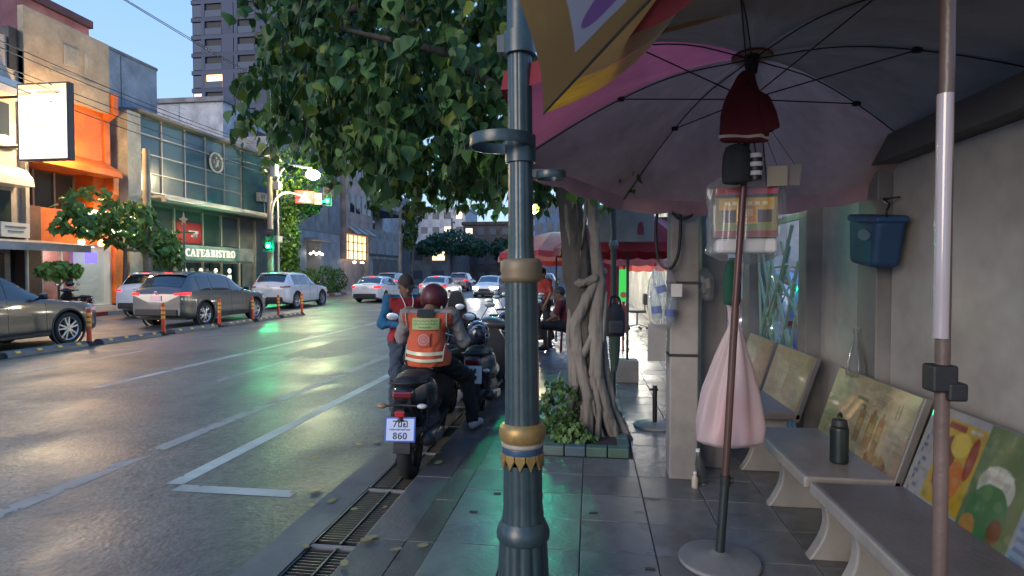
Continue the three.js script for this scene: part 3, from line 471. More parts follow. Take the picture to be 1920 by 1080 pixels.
  const limbs = [[a4, [-0.9, 3.5, 0.4], [-2.0, 3.75, 0.5], [-3.1, 3.7, 0.2]], [a4, [-0.7, 3.9, -0.8], [-1.7, 4.3, -1.4], [-2.8, 4.4, -1.6]], [a3, [-0.6, 2.9, 0.5], [-1.1, 3.15, 1.0], [-1.9, 3.3, 1.2]], [a4, [0.3, 3.9, 0.6], [0.8, 4.3, 1.2]]];
  for (const l of limbs) P(t, 'limb', capField(path(l, 0.06, 0.018), 0.02, 0.02), mBk);
  // crown: drooping twigs carrying heart-shaped leaves
  seed = 404;
  const inst = [], twigs = [];
  const q = new THREE.Quaternion(), e = new THREE.Euler();
  const floorAt = (x) => x < -3.75 ? 2.7 : x < -3.3 ? 2.46 : x < -2.5 ? 2.5 : x < -2.05 ? 2.25 : 2.05;
  const put = (x, y, z, s, tone) => {
    const yaw = rr(0, 6.28), pitch = rr(-0.65, 0.35), roll = rr(-0.5, 0.5);
    e.set(pitch, yaw, roll, 'YXZ'); q.setFromEuler(e);
    const y_ = rnd(), c = y_ < 0.08 ? [0.19, 0.23, 0.035] : y_ < 0.26 ? [0.11, 0.22, 0.05] : [0.07, 0.145, 0.044]; const b = rr(0.75, 1.25) * tone;
    inst.push([new THREE.Matrix4().compose(V(x, y, z), q, V(s * rr(0.8, 1.12), s, s * rr(0.3, 2.2))), c.map((v) => v * b), x, y, z]);
  };
  for (let k = 0; k < 1400; k++) {
    const u = rnd(); let x = lerp(-3.95, 0.5, Math.pow(u, 0.95)), z = rr(-2.3, 1.5);
    const wz = z - 5.3, s0 = Math.abs(wz) / 5.3, fl = 1.62 + (floorAt(x / s0) - 1.62) * s0, top = lerp(4.35, 4.9, rnd());
    if (x / s0 < -3.12 - 0.22 * rnd()) continue;
    if (x > -0.9 * s0 && z > -1 && rnd() < 0.35) continue;
    const sparse = x / s0 < -2.2; if (sparse && rnd() < 0.28) continue;
    let y0 = lerp(fl + 0.35, top, sparse ? Math.pow(rnd(), 0.75) : rnd());
    const dx = rr(-0.25, 0.15), dz = rr(-0.15, 0.25), len = rr(0.3, 0.55), pts = [];
    for (let j = 0; j <= 4; j++) { const f = j / 4; pts.push([x + dx * f, y0 + 0.1 * Math.sin(f * 2) - len * f * f, z + dz * f]); }
    twigs.push(tube(pts, 0.0035, 6, 4));
    const n = 11 + Math.floor(rnd() * 5);
    for (let j = 0; j < n; j++) { const f = (j + rnd()) / n, i = Math.min(3, Math.floor(f * 4)), p = [0, 1, 2].map((m) => lerp(pts[i][m], pts[i + 1][m], f * 4 - i)); const yy = p[1] + rr(-0.03, 0.0) - 0.13; if (yy + 0.13 < fl) continue; put(p[0] + rr(-0.05, 0.05), p[1] + rr(-0.03, 0.03), p[2] + rr(-0.05, 0.05), rr(0.6, 1.35), 1); }
  }
  P(t, 'twig', twigs, mBk, { stuff: true });
  // the leaves nearest the camera are leaves of their own, the rest of the crown is one mass
  const g = leafGeo(0.108), lm = leafM(0.5);
  const inView = (l) => { const X = l[2], Z = l[4] - 5.3; const a = Math.atan2(X, -Z) + 0.135; return a > -0.52 && a < 0.01 && (l[3] + 0.13 - 1.62) / Math.hypot(X, Z) < 0.5; };
  const score = (l) => Math.hypot(l[2], l[4] - 5.3) + (inView(l) ? 0 : 100); inst.sort((a, b) => score(a) - score(b));
  const tones = {}; inst.slice(0, 300).forEach(([m, c], i) => { const key = c[0] > c[1] * 0.7 ? 'y' : c[0] > 0.09 ? 'g' : 'd'; const mt = tones[key] ??= M(key === 'y' ? [0.19, 0.24, 0.035] : key === 'g' ? [0.11, 0.22, 0.05] : [0.072, 0.145, 0.044], 0.42, { side: THREE.DoubleSide, transmission: 0.4, thickness: 0, specularIntensity: 0.35 }); const o = new THREE.Mesh(g, mt); o.name = i ? `leaf_${String(i).padStart(3, '0')}` : 'leaf'; o.applyMatrix4(m); o.castShadow = o.receiveShadow = true; t.add(o); });
  instanced(t, 'crown', g, lm, inst.slice(300));
}
function sprigs(parent, name, center, r, n, L, col, var_ = 0.3, gap = 0.0, geo = leafGeo(L, 0.42, 0.12, 0.3), sd = 5) {  // leafy mass inside an ellipsoid, leaves facing outward
  seed = sd; const list = [], q = new THREE.Quaternion(), e = new THREE.Euler();
  for (let k = 0; k < n; k++) {
    const d = V(rr(-1, 1), rr(-1, 1), rr(-1, 1)); if (d.length() > 1) { k--; continue; } const l = Math.pow(d.length(), 0.4); d.normalize();
    const lump = 0.72 + 0.5 * vnoise(d.x * 2.6 + 9, d.y * 2.6 + d.z * 2.2 + 9, 64, sd); if (rnd() < gap * (1 - lump)) continue;
    e.set(rr(-1.2, 0.6), Math.atan2(d.x, d.z) + rr(-1.3, 1.3), rr(-0.7, 0.7), 'YXZ'); q.setFromEuler(e); const s = rr(0.7, 1.35), b = rr(1 - var_, 1 + var_);
    list.push([new THREE.Matrix4().compose(V(center[0] + d.x * r[0] * l * lump, center[1] + d.y * r[1] * l * lump, center[2] + d.z * r[2] * l * lump), q, V(s, s, s)), col.map((v) => v * b * 1.35)]);
  }
  return instanced(parent, name, geo, leafM(0.35), list);
}
// planter at the foot of the tree
{
  const t = T('tree_planter', 'low planter kerb of green painted blocks round the foot of the big tree', 'planter', [-0.03, 0.11, -5.3]);
  const mG = worn([0.09, 0.17, 0.13], 0.7), mG2 = worn([0.13, 0.19, 0.17], 0.7), mB = worn([0.10, 0.16, 0.2], 0.7);
  for (let k = 0; k < 4; k++) P(t, 'block', rb(0.17, 0.085, 0.1, 0.012, -0.27 + k * 0.176, 0.045, 0.5), [mG2, mB, mG, mG][k]);
  for (let k = 0; k < 5; k++) for (const s of [-1, 1]) P(t, 'block', rb(0.1, 0.085, 0.19, 0.012, s * 0.31 - 0.006, 0.043, 0.345 - k * 0.196), [mG, mG2][k % 2]);
  for (let k = 0; k < 4; k++) P(t, 'block', rb(0.17, 0.13, 0.1, 0.012, -0.27 + k * 0.176, 0.065, -0.55), mG);
  P(t, 'soil', bb(-0.26, 0.26, -0.2, 0.075, -0.5, 0.45), worn([0.05, 0.04, 0.03], 0.95, { bumpScale: 0.01 }));
  const s = T('shrub', 'small bushy green shrub in the planter left of the trunk', 'shrub', [-0.3, 0.18, -5.15]);
  P(s, 'stem', [0, 1, 2, 3, 4].map((k) => rod([0, 0, 0], [Math.cos(k * 1.3) * 0.13, 0.34, Math.sin(k * 1.3) * 0.12], 0.008, 0.003, 5)), M([0.1, 0.08, 0.05], 0.9));
  sprigs(s, 'foliage', [0.02, 0.25, 0], [0.2, 0.25, 0.17], 430, 0.045, [0.06, 0.12, 0.035], 0.45, 0.9);
  const v = T('low_plant', 'low pale green leaves spilling at the front corner of the planter', 'plant', [-0.15, 0.18, -4.95]);
  P(v, 'stem', [rod([0, 0, 0], [0.05, 0.1, 0], 0.005, 0.003, 5), rod([0, 0, 0], [-0.06, 0.09, 0.03], 0.005, 0.003, 5)], M([0.1, 0.08, 0.05], 0.9));
  sprigs(v, 'foliage', [0, 0.06, 0], [0.2, 0.09, 0.1], 180, 0.05, [0.12, 0.2, 0.07], 0.4, 0.2, undefined, 8);
}
// ---------- concrete poles and things hung from them ----------
function sack(prof, folds = 7, amp = 0.12, sd = 3, seg = 56, rows = 26) {     // profile [y, rx, rz] from the bottom up, creased round its girth
  const pos = [], idx = [], uv = [];
  for (let j = 0; j <= rows; j++) {
    const f = j / rows * (prof.length - 1), i = Math.min(prof.length - 2, Math.floor(f)), t = f - i, [y, rx, rz] = [0, 1, 2].map((k) => lerp(prof[i][k], prof[i + 1][k], t));
    for (let k = 0; k <= seg; k++) { const a = k / seg * Math.PI * 2, n = vnoise(Math.cos(a) * 2 + 20 + sd, Math.sin(a) * 2 + 20 + j * 0.12, 256, sd) - 0.5, c = 1 + amp * (Math.sin(a * folds + j * 0.13 + sd) * 0.35 * (0.3 + j / rows) + n * 1.1); pos.push(Math.cos(a) * rx * c, y + 0.012 * n, Math.sin(a) * rz * c); uv.push(k / seg, j / rows); }
  }
  for (let j = 0; j < rows; j++) for (let k = 0; k < seg; k++) { const q = j * (seg + 1) + k; idx.push(q, q + seg + 1, q + 1, q + 1, q + seg + 1, q + seg + 2); }
  const g = new THREE.BufferGeometry(); g.setAttribute('position', new THREE.Float32BufferAttribute(pos, 3)); g.setAttribute('uv', new THREE.Float32BufferAttribute(uv, 2)); g.setIndex(idx); g.computeVertexNormals(); return g;
}
const film = (c = [0.9, 0.92, 0.92], r = 0.12) => M(c, r, { transmission: 0.92, thickness: 0, side: THREE.DoubleSide, ior: 1.45, bumpMap: tGrime, bumpScale: 0.008 });
const milky = (c, t = 0.35) => M(c, 0.5, { transmission: t, thickness: 0, side: THREE.DoubleSide, bumpMap: tGrime, bumpScale: 0.012 });
{
  const mk = (x, z, w, label, c) => { const t = T('utility_pole', label, 'utility pole', [x, 0.13, z]); P(t, 'pole', [rb(w, 7, w, 0.012, 0, 3.5, 0)], worn(c, 0.85, { bumpScale: 0.002 })); return t; };
  const a = mk(0.665, -4.38, 0.2, 'square concrete pole nearest the hanging white bag, bottles at its foot', [0.38, 0.355, 0.325]);
  P(a, 'strap', [bx(0.212, 0.02, 0.212, 0, 1.42, 0), bx(0.212, 0.02, 0.212, 0, 0.9, 0)], K.darkSteel);
  mk(0.93, -4.66, 0.19, 'second square concrete pole, half hidden behind the first beside the bag', [0.27, 0.25, 0.235]);
  const loop = one('cable_loop', 'black cable hanging in a loop in front of the concrete pole under the umbrella edge', 'cable', [tube([[0.47, 2.12, -4.2], [0.455, 1.9, -4.22], [0.49, 1.68, -4.22], [0.55, 1.65, -4.2], [0.6, 1.72, -4.22], [0.625, 1.9, -4.24], [0.62, 2.14, -4.22]], 0.011, 40, 8)], K.cable);
  const pc = [tube([[0.55, 2.14, -4.24], [0.56, 2.06, -4.2], [0.62, 2.0, -4.2], [0.7, 2.03, -4.2], [0.74, 2.14, -4.24]], 0.013, 30, 8)];
  one('cable_coil', 'short thick black cable bowed across the top of the concrete pole', 'cable', pc, K.cable);
}
{
  const t = T('white_plastic_bag', 'white translucent plastic bag with pinkish contents hung behind the umbrella pole', 'plastic bag', [0.775, 0.68, -3.3], 0.35);
  P(t, 'film', sack([[0.0, 0.02, 0.02], [0.005, 0.15, 0.09], [0.03, 0.185, 0.115], [0.12, 0.182, 0.118], [0.3, 0.15, 0.1], [0.46, 0.1, 0.07], [0.58, 0.055, 0.045], [0.66, 0.026, 0.026], [0.74, 0.034, 0.03], [0.8, 0.05, 0.03]], 9, 0.27, 4, 72, 40), milky([0.78, 0.63, 0.63], 0.5));
  P(t, 'contents', field((x, y, z) => { let d = ell(x, y, z, [-0.06, 0.08, 0.0], [0.09, 0.07, 0.08]); d = smin(d, ell(x, y, z, [0.06, 0.09, 0], [0.09, 0.08, 0.08]), 0.05); d = smin(d, ell(x, y, z, [0, 0.2, 0], [0.09, 0.1, 0.07]), 0.06); return d + 0.02 * (vnoise(x * 20 + 40, y * 20 + z * 20 + 40, 512, 6) - 0.5); }, [-0.2, -0.02, -0.12], [0.2, 0.36, 0.12], 0.016), M([0.75, 0.24, 0.3], 0.9));
  P(t, 'handle', [tube([[-0.02, 0.76, 0], [-0.03, 0.9, 0.02], [-0.01, 1.0, 0.08]], 0.006, 12, 5), tube([[0.03, 0.76, 0], [0.02, 0.9, 0.03], [0.0, 1.0, 0.08]], 0.006, 12, 5)], milky([0.75, 0.72, 0.7]));
}
{
  const pr = canv(256, 256, (c, w, h) => { c.fillStyle = '#96803a'; c.fillRect(0, 0, w, h); c.fillStyle = '#b8333f'; c.fillRect(0, 0, w, 34); c.fillStyle = '#3a3a2c'; c.fillRect(0, 34, w, 16); c.fillStyle = '#d9a520'; c.fillRect(14, 54, 228, 62); c.fillRect(84, 54, 92, 140); c.fillStyle = '#d9761c'; c.fillRect(96, 96, 70, 84); c.fillStyle = '#e8b24a'; c.fillRect(106, 110, 50, 40); c.fillStyle = '#4a2f25'; c.fillRect(30, 116, 56, 66); c.fillRect(176, 116, 58, 66); c.fillStyle = '#7f8a3c'; c.fillRect(20, 190, 216, 28); c.fillStyle = '#efe2b0'; for (let k = 0; k < 6; k++) c.fillRect(40 + k * 31, 72, 20, 18); c.fillStyle = '#8d2b2b'; c.fillRect(0, 226, w, 30); });
  const t = T('snack_box', 'yellow and red printed carton over a white tray inside a clear bag on the pole', 'carton', [0.8, 1.72, -3.2], -0.12);
  const box = P(t, 'carton', rb(0.31, 0.26, 0.1, 0.004, 0, 0.215, 0), M([0.25, 0.2, 0.12], 0.5));
  P(box, 'print', face(0.3, 0.25, 0, 0.215, 0.0515), M([1, 1, 1], 0.35, { map: pr, clearcoat: 0.5 }), { uv: true });
  P(t, 'tray', rb(0.3, 0.075, 0.15, 0.02, 0, 0.04, 0.01), M([0.62, 0.6, 0.6], 0.6));
  const b = one('clear_bag', 'clear crinkled plastic bag holding the yellow carton, hung under the red jacket', 'plastic bag', sack([[-0.05, 0.02, 0.02], [-0.035, 0.12, 0.06], [0.0, 0.178, 0.11], [0.08, 0.182, 0.115], [0.25, 0.186, 0.1], [0.36, 0.18, 0.085], [0.41, 0.12, 0.05], [0.44, 0.05, 0.03], [0.5, 0.09, 0.03]], 13, 0.24, 9, 80, 40), film(), { uv: true });
  b.position.set(0.8, 1.72, -3.2);
}
{
  const t = T('red_jacket', 'dark red cloth jacket hanging from the top of the umbrella pole', 'jacket', [0.765, 2.26, -3.0], 0.1);
  const mR = M([0.10, 0.008, 0.014], 0.95, { bumpMap: tWeave, bumpScale: 0.0008, sheen: 0.4, sheenRoughness: 0.6 });
  P(t, 'body', sack([[0, 0.01, 0.01], [0.004, 0.12, 0.045], [0.05, 0.125, 0.06], [0.14, 0.112, 0.066], [0.22, 0.085, 0.06], [0.28, 0.055, 0.04], [0.33, 0.03, 0.025], [0.35, 0.008, 0.008]], 5, 0.25, 13).translate(-0.02, 0, 0), mR);
  P(t, 'sleeve', sack([[0, 0.01, 0.01], [0.005, 0.042, 0.035], [0.08, 0.05, 0.04], [0.16, 0.045, 0.035], [0.2, 0.01, 0.01]], 4, 0.3, 5, 24, 14).rotateZ(0.35).translate(0.1, 0.05, 0.03), mR);
  P(t, 'hem', sack([[0.015, 0.126, 0.055], [0.022, 0.128, 0.058], [0.029, 0.126, 0.057]], 5, 0.25, 13, 56, 4).translate(-0.02, 0, 0), M([0.5, 0.38, 0.33], 0.9));
  const p = T('striped_pouch', 'black pouch with a white striped side hanging below the red jacket', 'pouch', [0.74, 2.06, -3.02], 0.1);
  P(p, 'body', sack([[0, 0.01, 0.01], [0.006, 0.07, 0.035], [0.06, 0.075, 0.042], [0.15, 0.068, 0.036], [0.19, 0.05, 0.02], [0.2, 0.008, 0.008]], 5, 0.2, 7, 30, 14).translate(-0.03, 0, 0), M([0.02, 0.022, 0.024], 0.85, { bumpMap: tWeave, bumpScale: 0.0008 }));
  for (let k = 0; k < 6; k++) P(p, 'stripe', cy(0.034 - 0.002 * Math.abs(k - 2.5), 0.034 - 0.002 * Math.abs(k - 2.5), 0.021, 0.062, 0.03 + k * 0.0215, 0.01, 14), k % 2 ? M([0.55, 0.53, 0.52], 0.8) : K.black);
  P(p, 'cord', [rod([-0.02, 0.2, 0], [-0.01, 0.28, 0], 0.004), rod([0.062, 0.155, 0.01], [0.05, 0.26, 0], 0.004)], K.cable);
  const c = T('paper_tags', 'two small pale paper cards dangling right of the striped pouch', 'paper card', [0.93, 2.06, -3.1], 0.15);
  P(c, 'card', rb(0.11, 0.1, 0.004, 0.0015, 0, 0.05, 0, 0.1, 0.1, 0.06), M([0.42, 0.36, 0.28], 0.8)); P(c, 'card', rb(0.055, 0.11, 0.004, 0.0015, 0.1, 0.06, -0.02, 0, -0.4, -0.1), M([0.22, 0.2, 0.19], 0.8));
  P(c, 'string', [rod([0, 0.1, 0], [-0.1, 0.3, 0.03], 0.0015), rod([0.1, 0.11, -0.02], [-0.08, 0.32, 0.03], 0.0015)], K.cable);
}
{
  const g = T('green_cloth', 'dark green cloth folded and hung on the pole above the white bag', 'cloth', [0.745, 1.45, -3.22], 0.2);
  P(g, 'cloth', sack([[0, 0.01, 0.01], [0.004, 0.045, 0.022], [0.1, 0.05, 0.03], [0.2, 0.04, 0.026], [0.25, 0.014, 0.012]], 4, 0.3, 3, 28, 14), M([0.012, 0.07, 0.045], 0.9, { bumpMap: tWeave, bumpScale: 0.0006 }));
  const b = T('water_bottle_bag', 'hanging bag of clear water bottles with blue labels on the concrete pole', 'plastic bag', [0.5, 1.28, -4.22], 0);
  const bot = [[0, 0], [0.034, 0], [0.036, 0.01], [0.036, 0.12], [0.033, 0.13], [0.036, 0.14], [0.035, 0.17], [0.014, 0.215], [0.014, 0.235], [0, 0.235]];
  for (const [x, y, r] of [[-0.03, 0.02, 0.12], [0.05, 0.0, -0.1], [0.01, 0.17, 0.3]]) { const o = P(b, 'bottle', tr(la(bot, 16), x, y, 0, 0, 0, r), film([0.85, 0.92, 0.95], 0.06)); P(o, 'label', tr(cy(0.037, 0.037, 0.05, 0, 0.06, 0, 16), x, y, 0, 0, 0, r), M([0.06, 0.12, 0.4], 0.4)); P(o, 'cap', tr(cy(0.015, 0.015, 0.02, 0, 0.238, 0, 12), x, y, 0, 0, 0, r), M(y > 0.1 ? [0.5, 0.02, 0.03] : [0.6, 0.62, 0.65], 0.4)); }
  P(b, 'film', sack([[-0.04, 0.02, 0.02], [-0.03, 0.08, 0.05], [0.1, 0.105, 0.065], [0.28, 0.1, 0.06], [0.38, 0.05, 0.04], [0.44, 0.02, 0.02]], 8, 0.18, 15, 36, 18), film([0.9, 0.9, 0.92], 0.2));
  P(b, 'tag', rb(0.075, 0.09, 0.003, 0.001, 0.09, 0.22, 0.07), M([0.6, 0.58, 0.56], 0.7));
  const s = T('paper_sheet', 'white paper sheet hanging low on the concrete pole below the water bottles', 'paper', [0.47, 0.98, -4.26], 0.1);
  P(s, 'sheet', rb(0.13, 0.27, 0.004, 0.001, 0, 0.14, 0, 0.03), M([0.5, 0.49, 0.47], 0.8, { map: tGrime })); P(s, 'string', rod([0, 0.27, 0], [0.06, 0.42, 0.02], 0.0015), K.cable);
  const c = T('clear_pouch', 'small clear pouch of cups hung between the two concrete poles', 'plastic bag', [0.82, 1.42, -4.4]);
  P(c, 'film', sack([[0, 0.02, 0.02], [0.008, 0.06, 0.04], [0.1, 0.07, 0.045], [0.18, 0.06, 0.04], [0.24, 0.015, 0.015]], 8, 0.2, 6, 30, 14), film([0.8, 0.8, 0.78], 0.25));
  for (let k = 0; k < 3; k++) P(c, 'cup', tr(la([[0.02, 0], [0.03, 0.07], [0.028, 0.07], [0.019, 0.003]], 14), -0.03 + k * 0.03, 0.02 + k * 0.035, 0, 0, 0, 0.3), M([0.5, 0.47, 0.44], 0.6));
  const d = T('bottle', 'short beige bottle at the foot of the concrete pole', 'bottle', [0.72, 0.13, -4.13]); P(d, 'body', la([[0, 0], [0.022, 0], [0.023, 0.07], [0.011, 0.09], [0.011, 0.1], [0, 0.1]], 16), M([0.5, 0.43, 0.33], 0.5)); P(d, 'cap', cy(0.012, 0.012, 0.014, 0, 0.107, 0, 12), K.white);
  const f = T('bottle', 'taller grey bottle leaning at the foot of the concrete pole', 'bottle', [0.78, 0.13, -4.2]); P(f, 'body', tr(la([[0, 0], [0.032, 0], [0.034, 0.15], [0.014, 0.21], [0.014, 0.235], [0, 0.235]], 18), 0, 0.004, 0, 0, 0, 0.12), film([0.5, 0.52, 0.5], 0.2)); P(f, 'cap', tr(cy(0.015, 0.015, 0.02, 0, 0.245, 0, 12), 0, 0, 0, 0, 0, 0.12), K.white);
  const h = T('thermos_flask', 'dark green thermos bottle with a loop handle standing on the second bench seat', 'flask', [1.33, 0.6, -3.32]);
  P(h, 'body', la([[0, 0], [0.042, 0], [0.046, 0.008], [0.046, 0.18], [0.04, 0.2], [0, 0.2]], 26), M([0.008, 0.018, 0.016], 0.4)); P(h, 'lid', [cy(0.036, 0.04, 0.03, 0, 0.215, 0, 22)], K.darkPlastic); P(h, 'handle', to(0.03, 0.006, 0.0, 0.235, 0, 0, 0.9, 0, Math.PI), K.darkPlastic);
}
{
  const t = T('cooler_bag', 'blue insulated bag with an oval patch hanging tilted on the wall', 'cooler bag', [1.62, 1.66, -3.62], 0);
  t.rotation.x = 0.12; t.scale.setScalar(0.82);
  const mB = M([0.014, 0.06, 0.16], 0.6, { bumpMap: tWeave, bumpScale: 0.0006, map: tGrime });
  const g = rb(0.2, 0.33, 0.42, 0.045, 0, 0.17, 0, 0, 0, 0, 5), p = g.attributes.position; for (let i = 0; i < p.count; i++) { const k = lerp(0.86, 1.06, p.getY(i) / 0.34); p.setZ(i, p.getZ(i) * k); p.setX(i, p.getX(i) * lerp(0.92, 1.03, p.getY(i) / 0.34)); } g.computeVertexNormals();
  P(t, 'body', g, mB); P(t, 'lid', rb(0.212, 0.05, 0.46, 0.022, 0, 0.335, 0, 0, 0, 0, 4), M([0.012, 0.05, 0.135], 0.6));
  P(t, 'patch', tr(cy(0.09, 0.09, 0.006, 0, 0, 0, 28, 0, 0, Math.PI / 2).scale(1, 0.42, 1), -0.105, 0.225, 0.07), M([0.12, 0.12, 0.2], 0.6));
  P(t, 'handle', tube([[-0.02, 0.33, 0.2], [-0.05, 0.38, 0.24], [-0.02, 0.43, 0.2], [0.03, 0.46, 0.02], [0.08, 0.47, -0.02]], 0.008, 24, 7), K.black);
  P(t, 'hook', rod([0.03, 0.47, 0.0], [0.14, 0.48, 0], 0.007), K.darkSteel);
  const c = T('small_clear_bag', 'small clear plastic bag hung on the pillar above the cream bench back', 'plastic bag', [1.62, 0.98, -3.82], 0);
  P(c, 'film', sack([[0, 0.02, 0.02], [0.01, 0.05, 0.08], [0.06, 0.05, 0.085], [0.16, 0.03, 0.05], [0.24, 0.01, 0.012], [0.3, 0.02, 0.012]], 7, 0.2, 19, 30, 14), film([0.7, 0.7, 0.68], 0.25));
}
// ---------- cars ----------
const evaluator = new Evaluator(); evaluator.attributes = ['position', 'normal', 'uv']; evaluator.useGroups = false;
function curve(pts, z) { if (z <= pts[0][0]) return pts[0][1]; for (let i = 0; i < pts.length - 1; i++) if (z <= pts[i + 1][0]) { const [a, p] = pts[i], [b, q] = pts[i + 1], t = (z - a) / (b - a); const m0 = i ? (q - pts[i - 1][1]) / (b - pts[i - 1][0]) : (q - p) / (b - a), m1 = i < pts.length - 2 ? (pts[i + 2][1] - p) / (pts[i + 2][0] - a) : (q - p) / (b - a), d = b - a; const t2 = t * t, t3 = t2 * t; return (2 * t3 - 3 * t2 + 1) * p + (t3 - 2 * t2 + t) * m0 * d * 0.7 + (-2 * t3 + 3 * t2) * q + (t3 - t2) * m1 * d * 0.7; } return pts[pts.length - 1][1]; }
const carPaint = (c, metal = 0.35) => M(c, 0.38, { metalness: metal, clearcoat: 1, clearcoatRoughness: 0.06 });
const CAR = {
  // rear end at z = 0, nose at z = -L; top line, belt line, half widths
  suv: { L: 4.55, hw: 0.92, wb: [-0.95, -3.65], R: 0.365, sill: 0.25, belt: [[-4.55, 0.86], [-3.6, 0.97], [-3.0, 1.02], [-1.2, 1.06], [0, 1.08]], top: [[-4.55, 0.80], [-4.4, 0.90], [-3.9, 1.02], [-3.25, 1.1], [-2.95, 1.24], [-2.35, 1.58], [-2.0, 1.655], [-1.2, 1.68], [-0.72, 1.63], [-0.5, 1.555], [-0.2, 1.24], [-0.07, 1.08], [0, 0.96]], glass: [-3.05, -0.75], ws: [-3.12, -2.2], rw: [-0.54, -0.2], pillars: [-2.25, -1.32], clad: true },
  sedan: { L: 4.4, hw: 0.87, wb: [-0.95, -3.5], R: 0.31, sill: 0.2, belt: [[-4.4, 0.72], [-3.4, 0.84], [-2.6, 0.9], [-1.0, 0.96], [0, 0.98]], top: [[-4.4, 0.66], [-4.25, 0.76], [-3.7, 0.88], [-3.15, 0.95], [-2.85, 1.1], [-2.3, 1.38], [-1.9, 1.46], [-1.3, 1.45], [-0.95, 1.36], [-0.5, 1.08], [-0.3, 1.02], [-0.06, 0.98], [0, 0.86]], glass: [-2.95, -0.72], ws: [-3.0, -2.15], rw: [-1.02, -0.5], pillars: [-2.1, -1.3] },
};
function wheel(R, w, spokes = 10) {
  const g = new THREE.Group(); g.name = 'wheel'; const r = R * 0.7;
  P(g, 'tyre', la([[r, -w / 2 + 0.015], [r + 0.02, -w / 2], [R - 0.03, -w / 2], [R - 0.005, -w / 2 + 0.03], [R, 0], [R - 0.005, w / 2 - 0.03], [R - 0.03, w / 2], [r + 0.02, w / 2], [r, w / 2 - 0.015]], 40).rotateZ(-Math.PI / 2), K.rubber);
  const sp_ = []; for (let k = 0; k < spokes; k++) { const a = k / spokes * Math.PI * 2 + (k % 2 ? 0.09 : -0.09); sp_.push(tr(ext([[-0.024, r * 0.14], [0.024, r * 0.14], [0.017, r * 0.98], [-0.017, r * 0.98]], 0.03, 0.006), 0, 0, w / 2 - 0.028).rotateZ(a)); }
  P(g, 'rim', [...sp_.map((q) => q.rotateY(Math.PI / 2)), la([[r - 0.018, w / 2 - 0.03], [r, w / 2 - 0.006], [r + 0.008, w / 2 - 0.012], [r, -w / 2]], 40).rotateZ(-Math.PI / 2), cy(r * 0.2, r * 0.2, 0.03, w / 2 - 0.02, 0, 0, 16, 0, 0, Math.PI / 2)], M([0.5, 0.5, 0.51], 0.3, { metalness: 0.85 }));
  P(g, 'brake_disc', cy(r * 0.95, r * 0.95, 0.02, -0.01, 0, 0, 24, 0, 0, Math.PI / 2), K.darkSteel);
  return g;
}
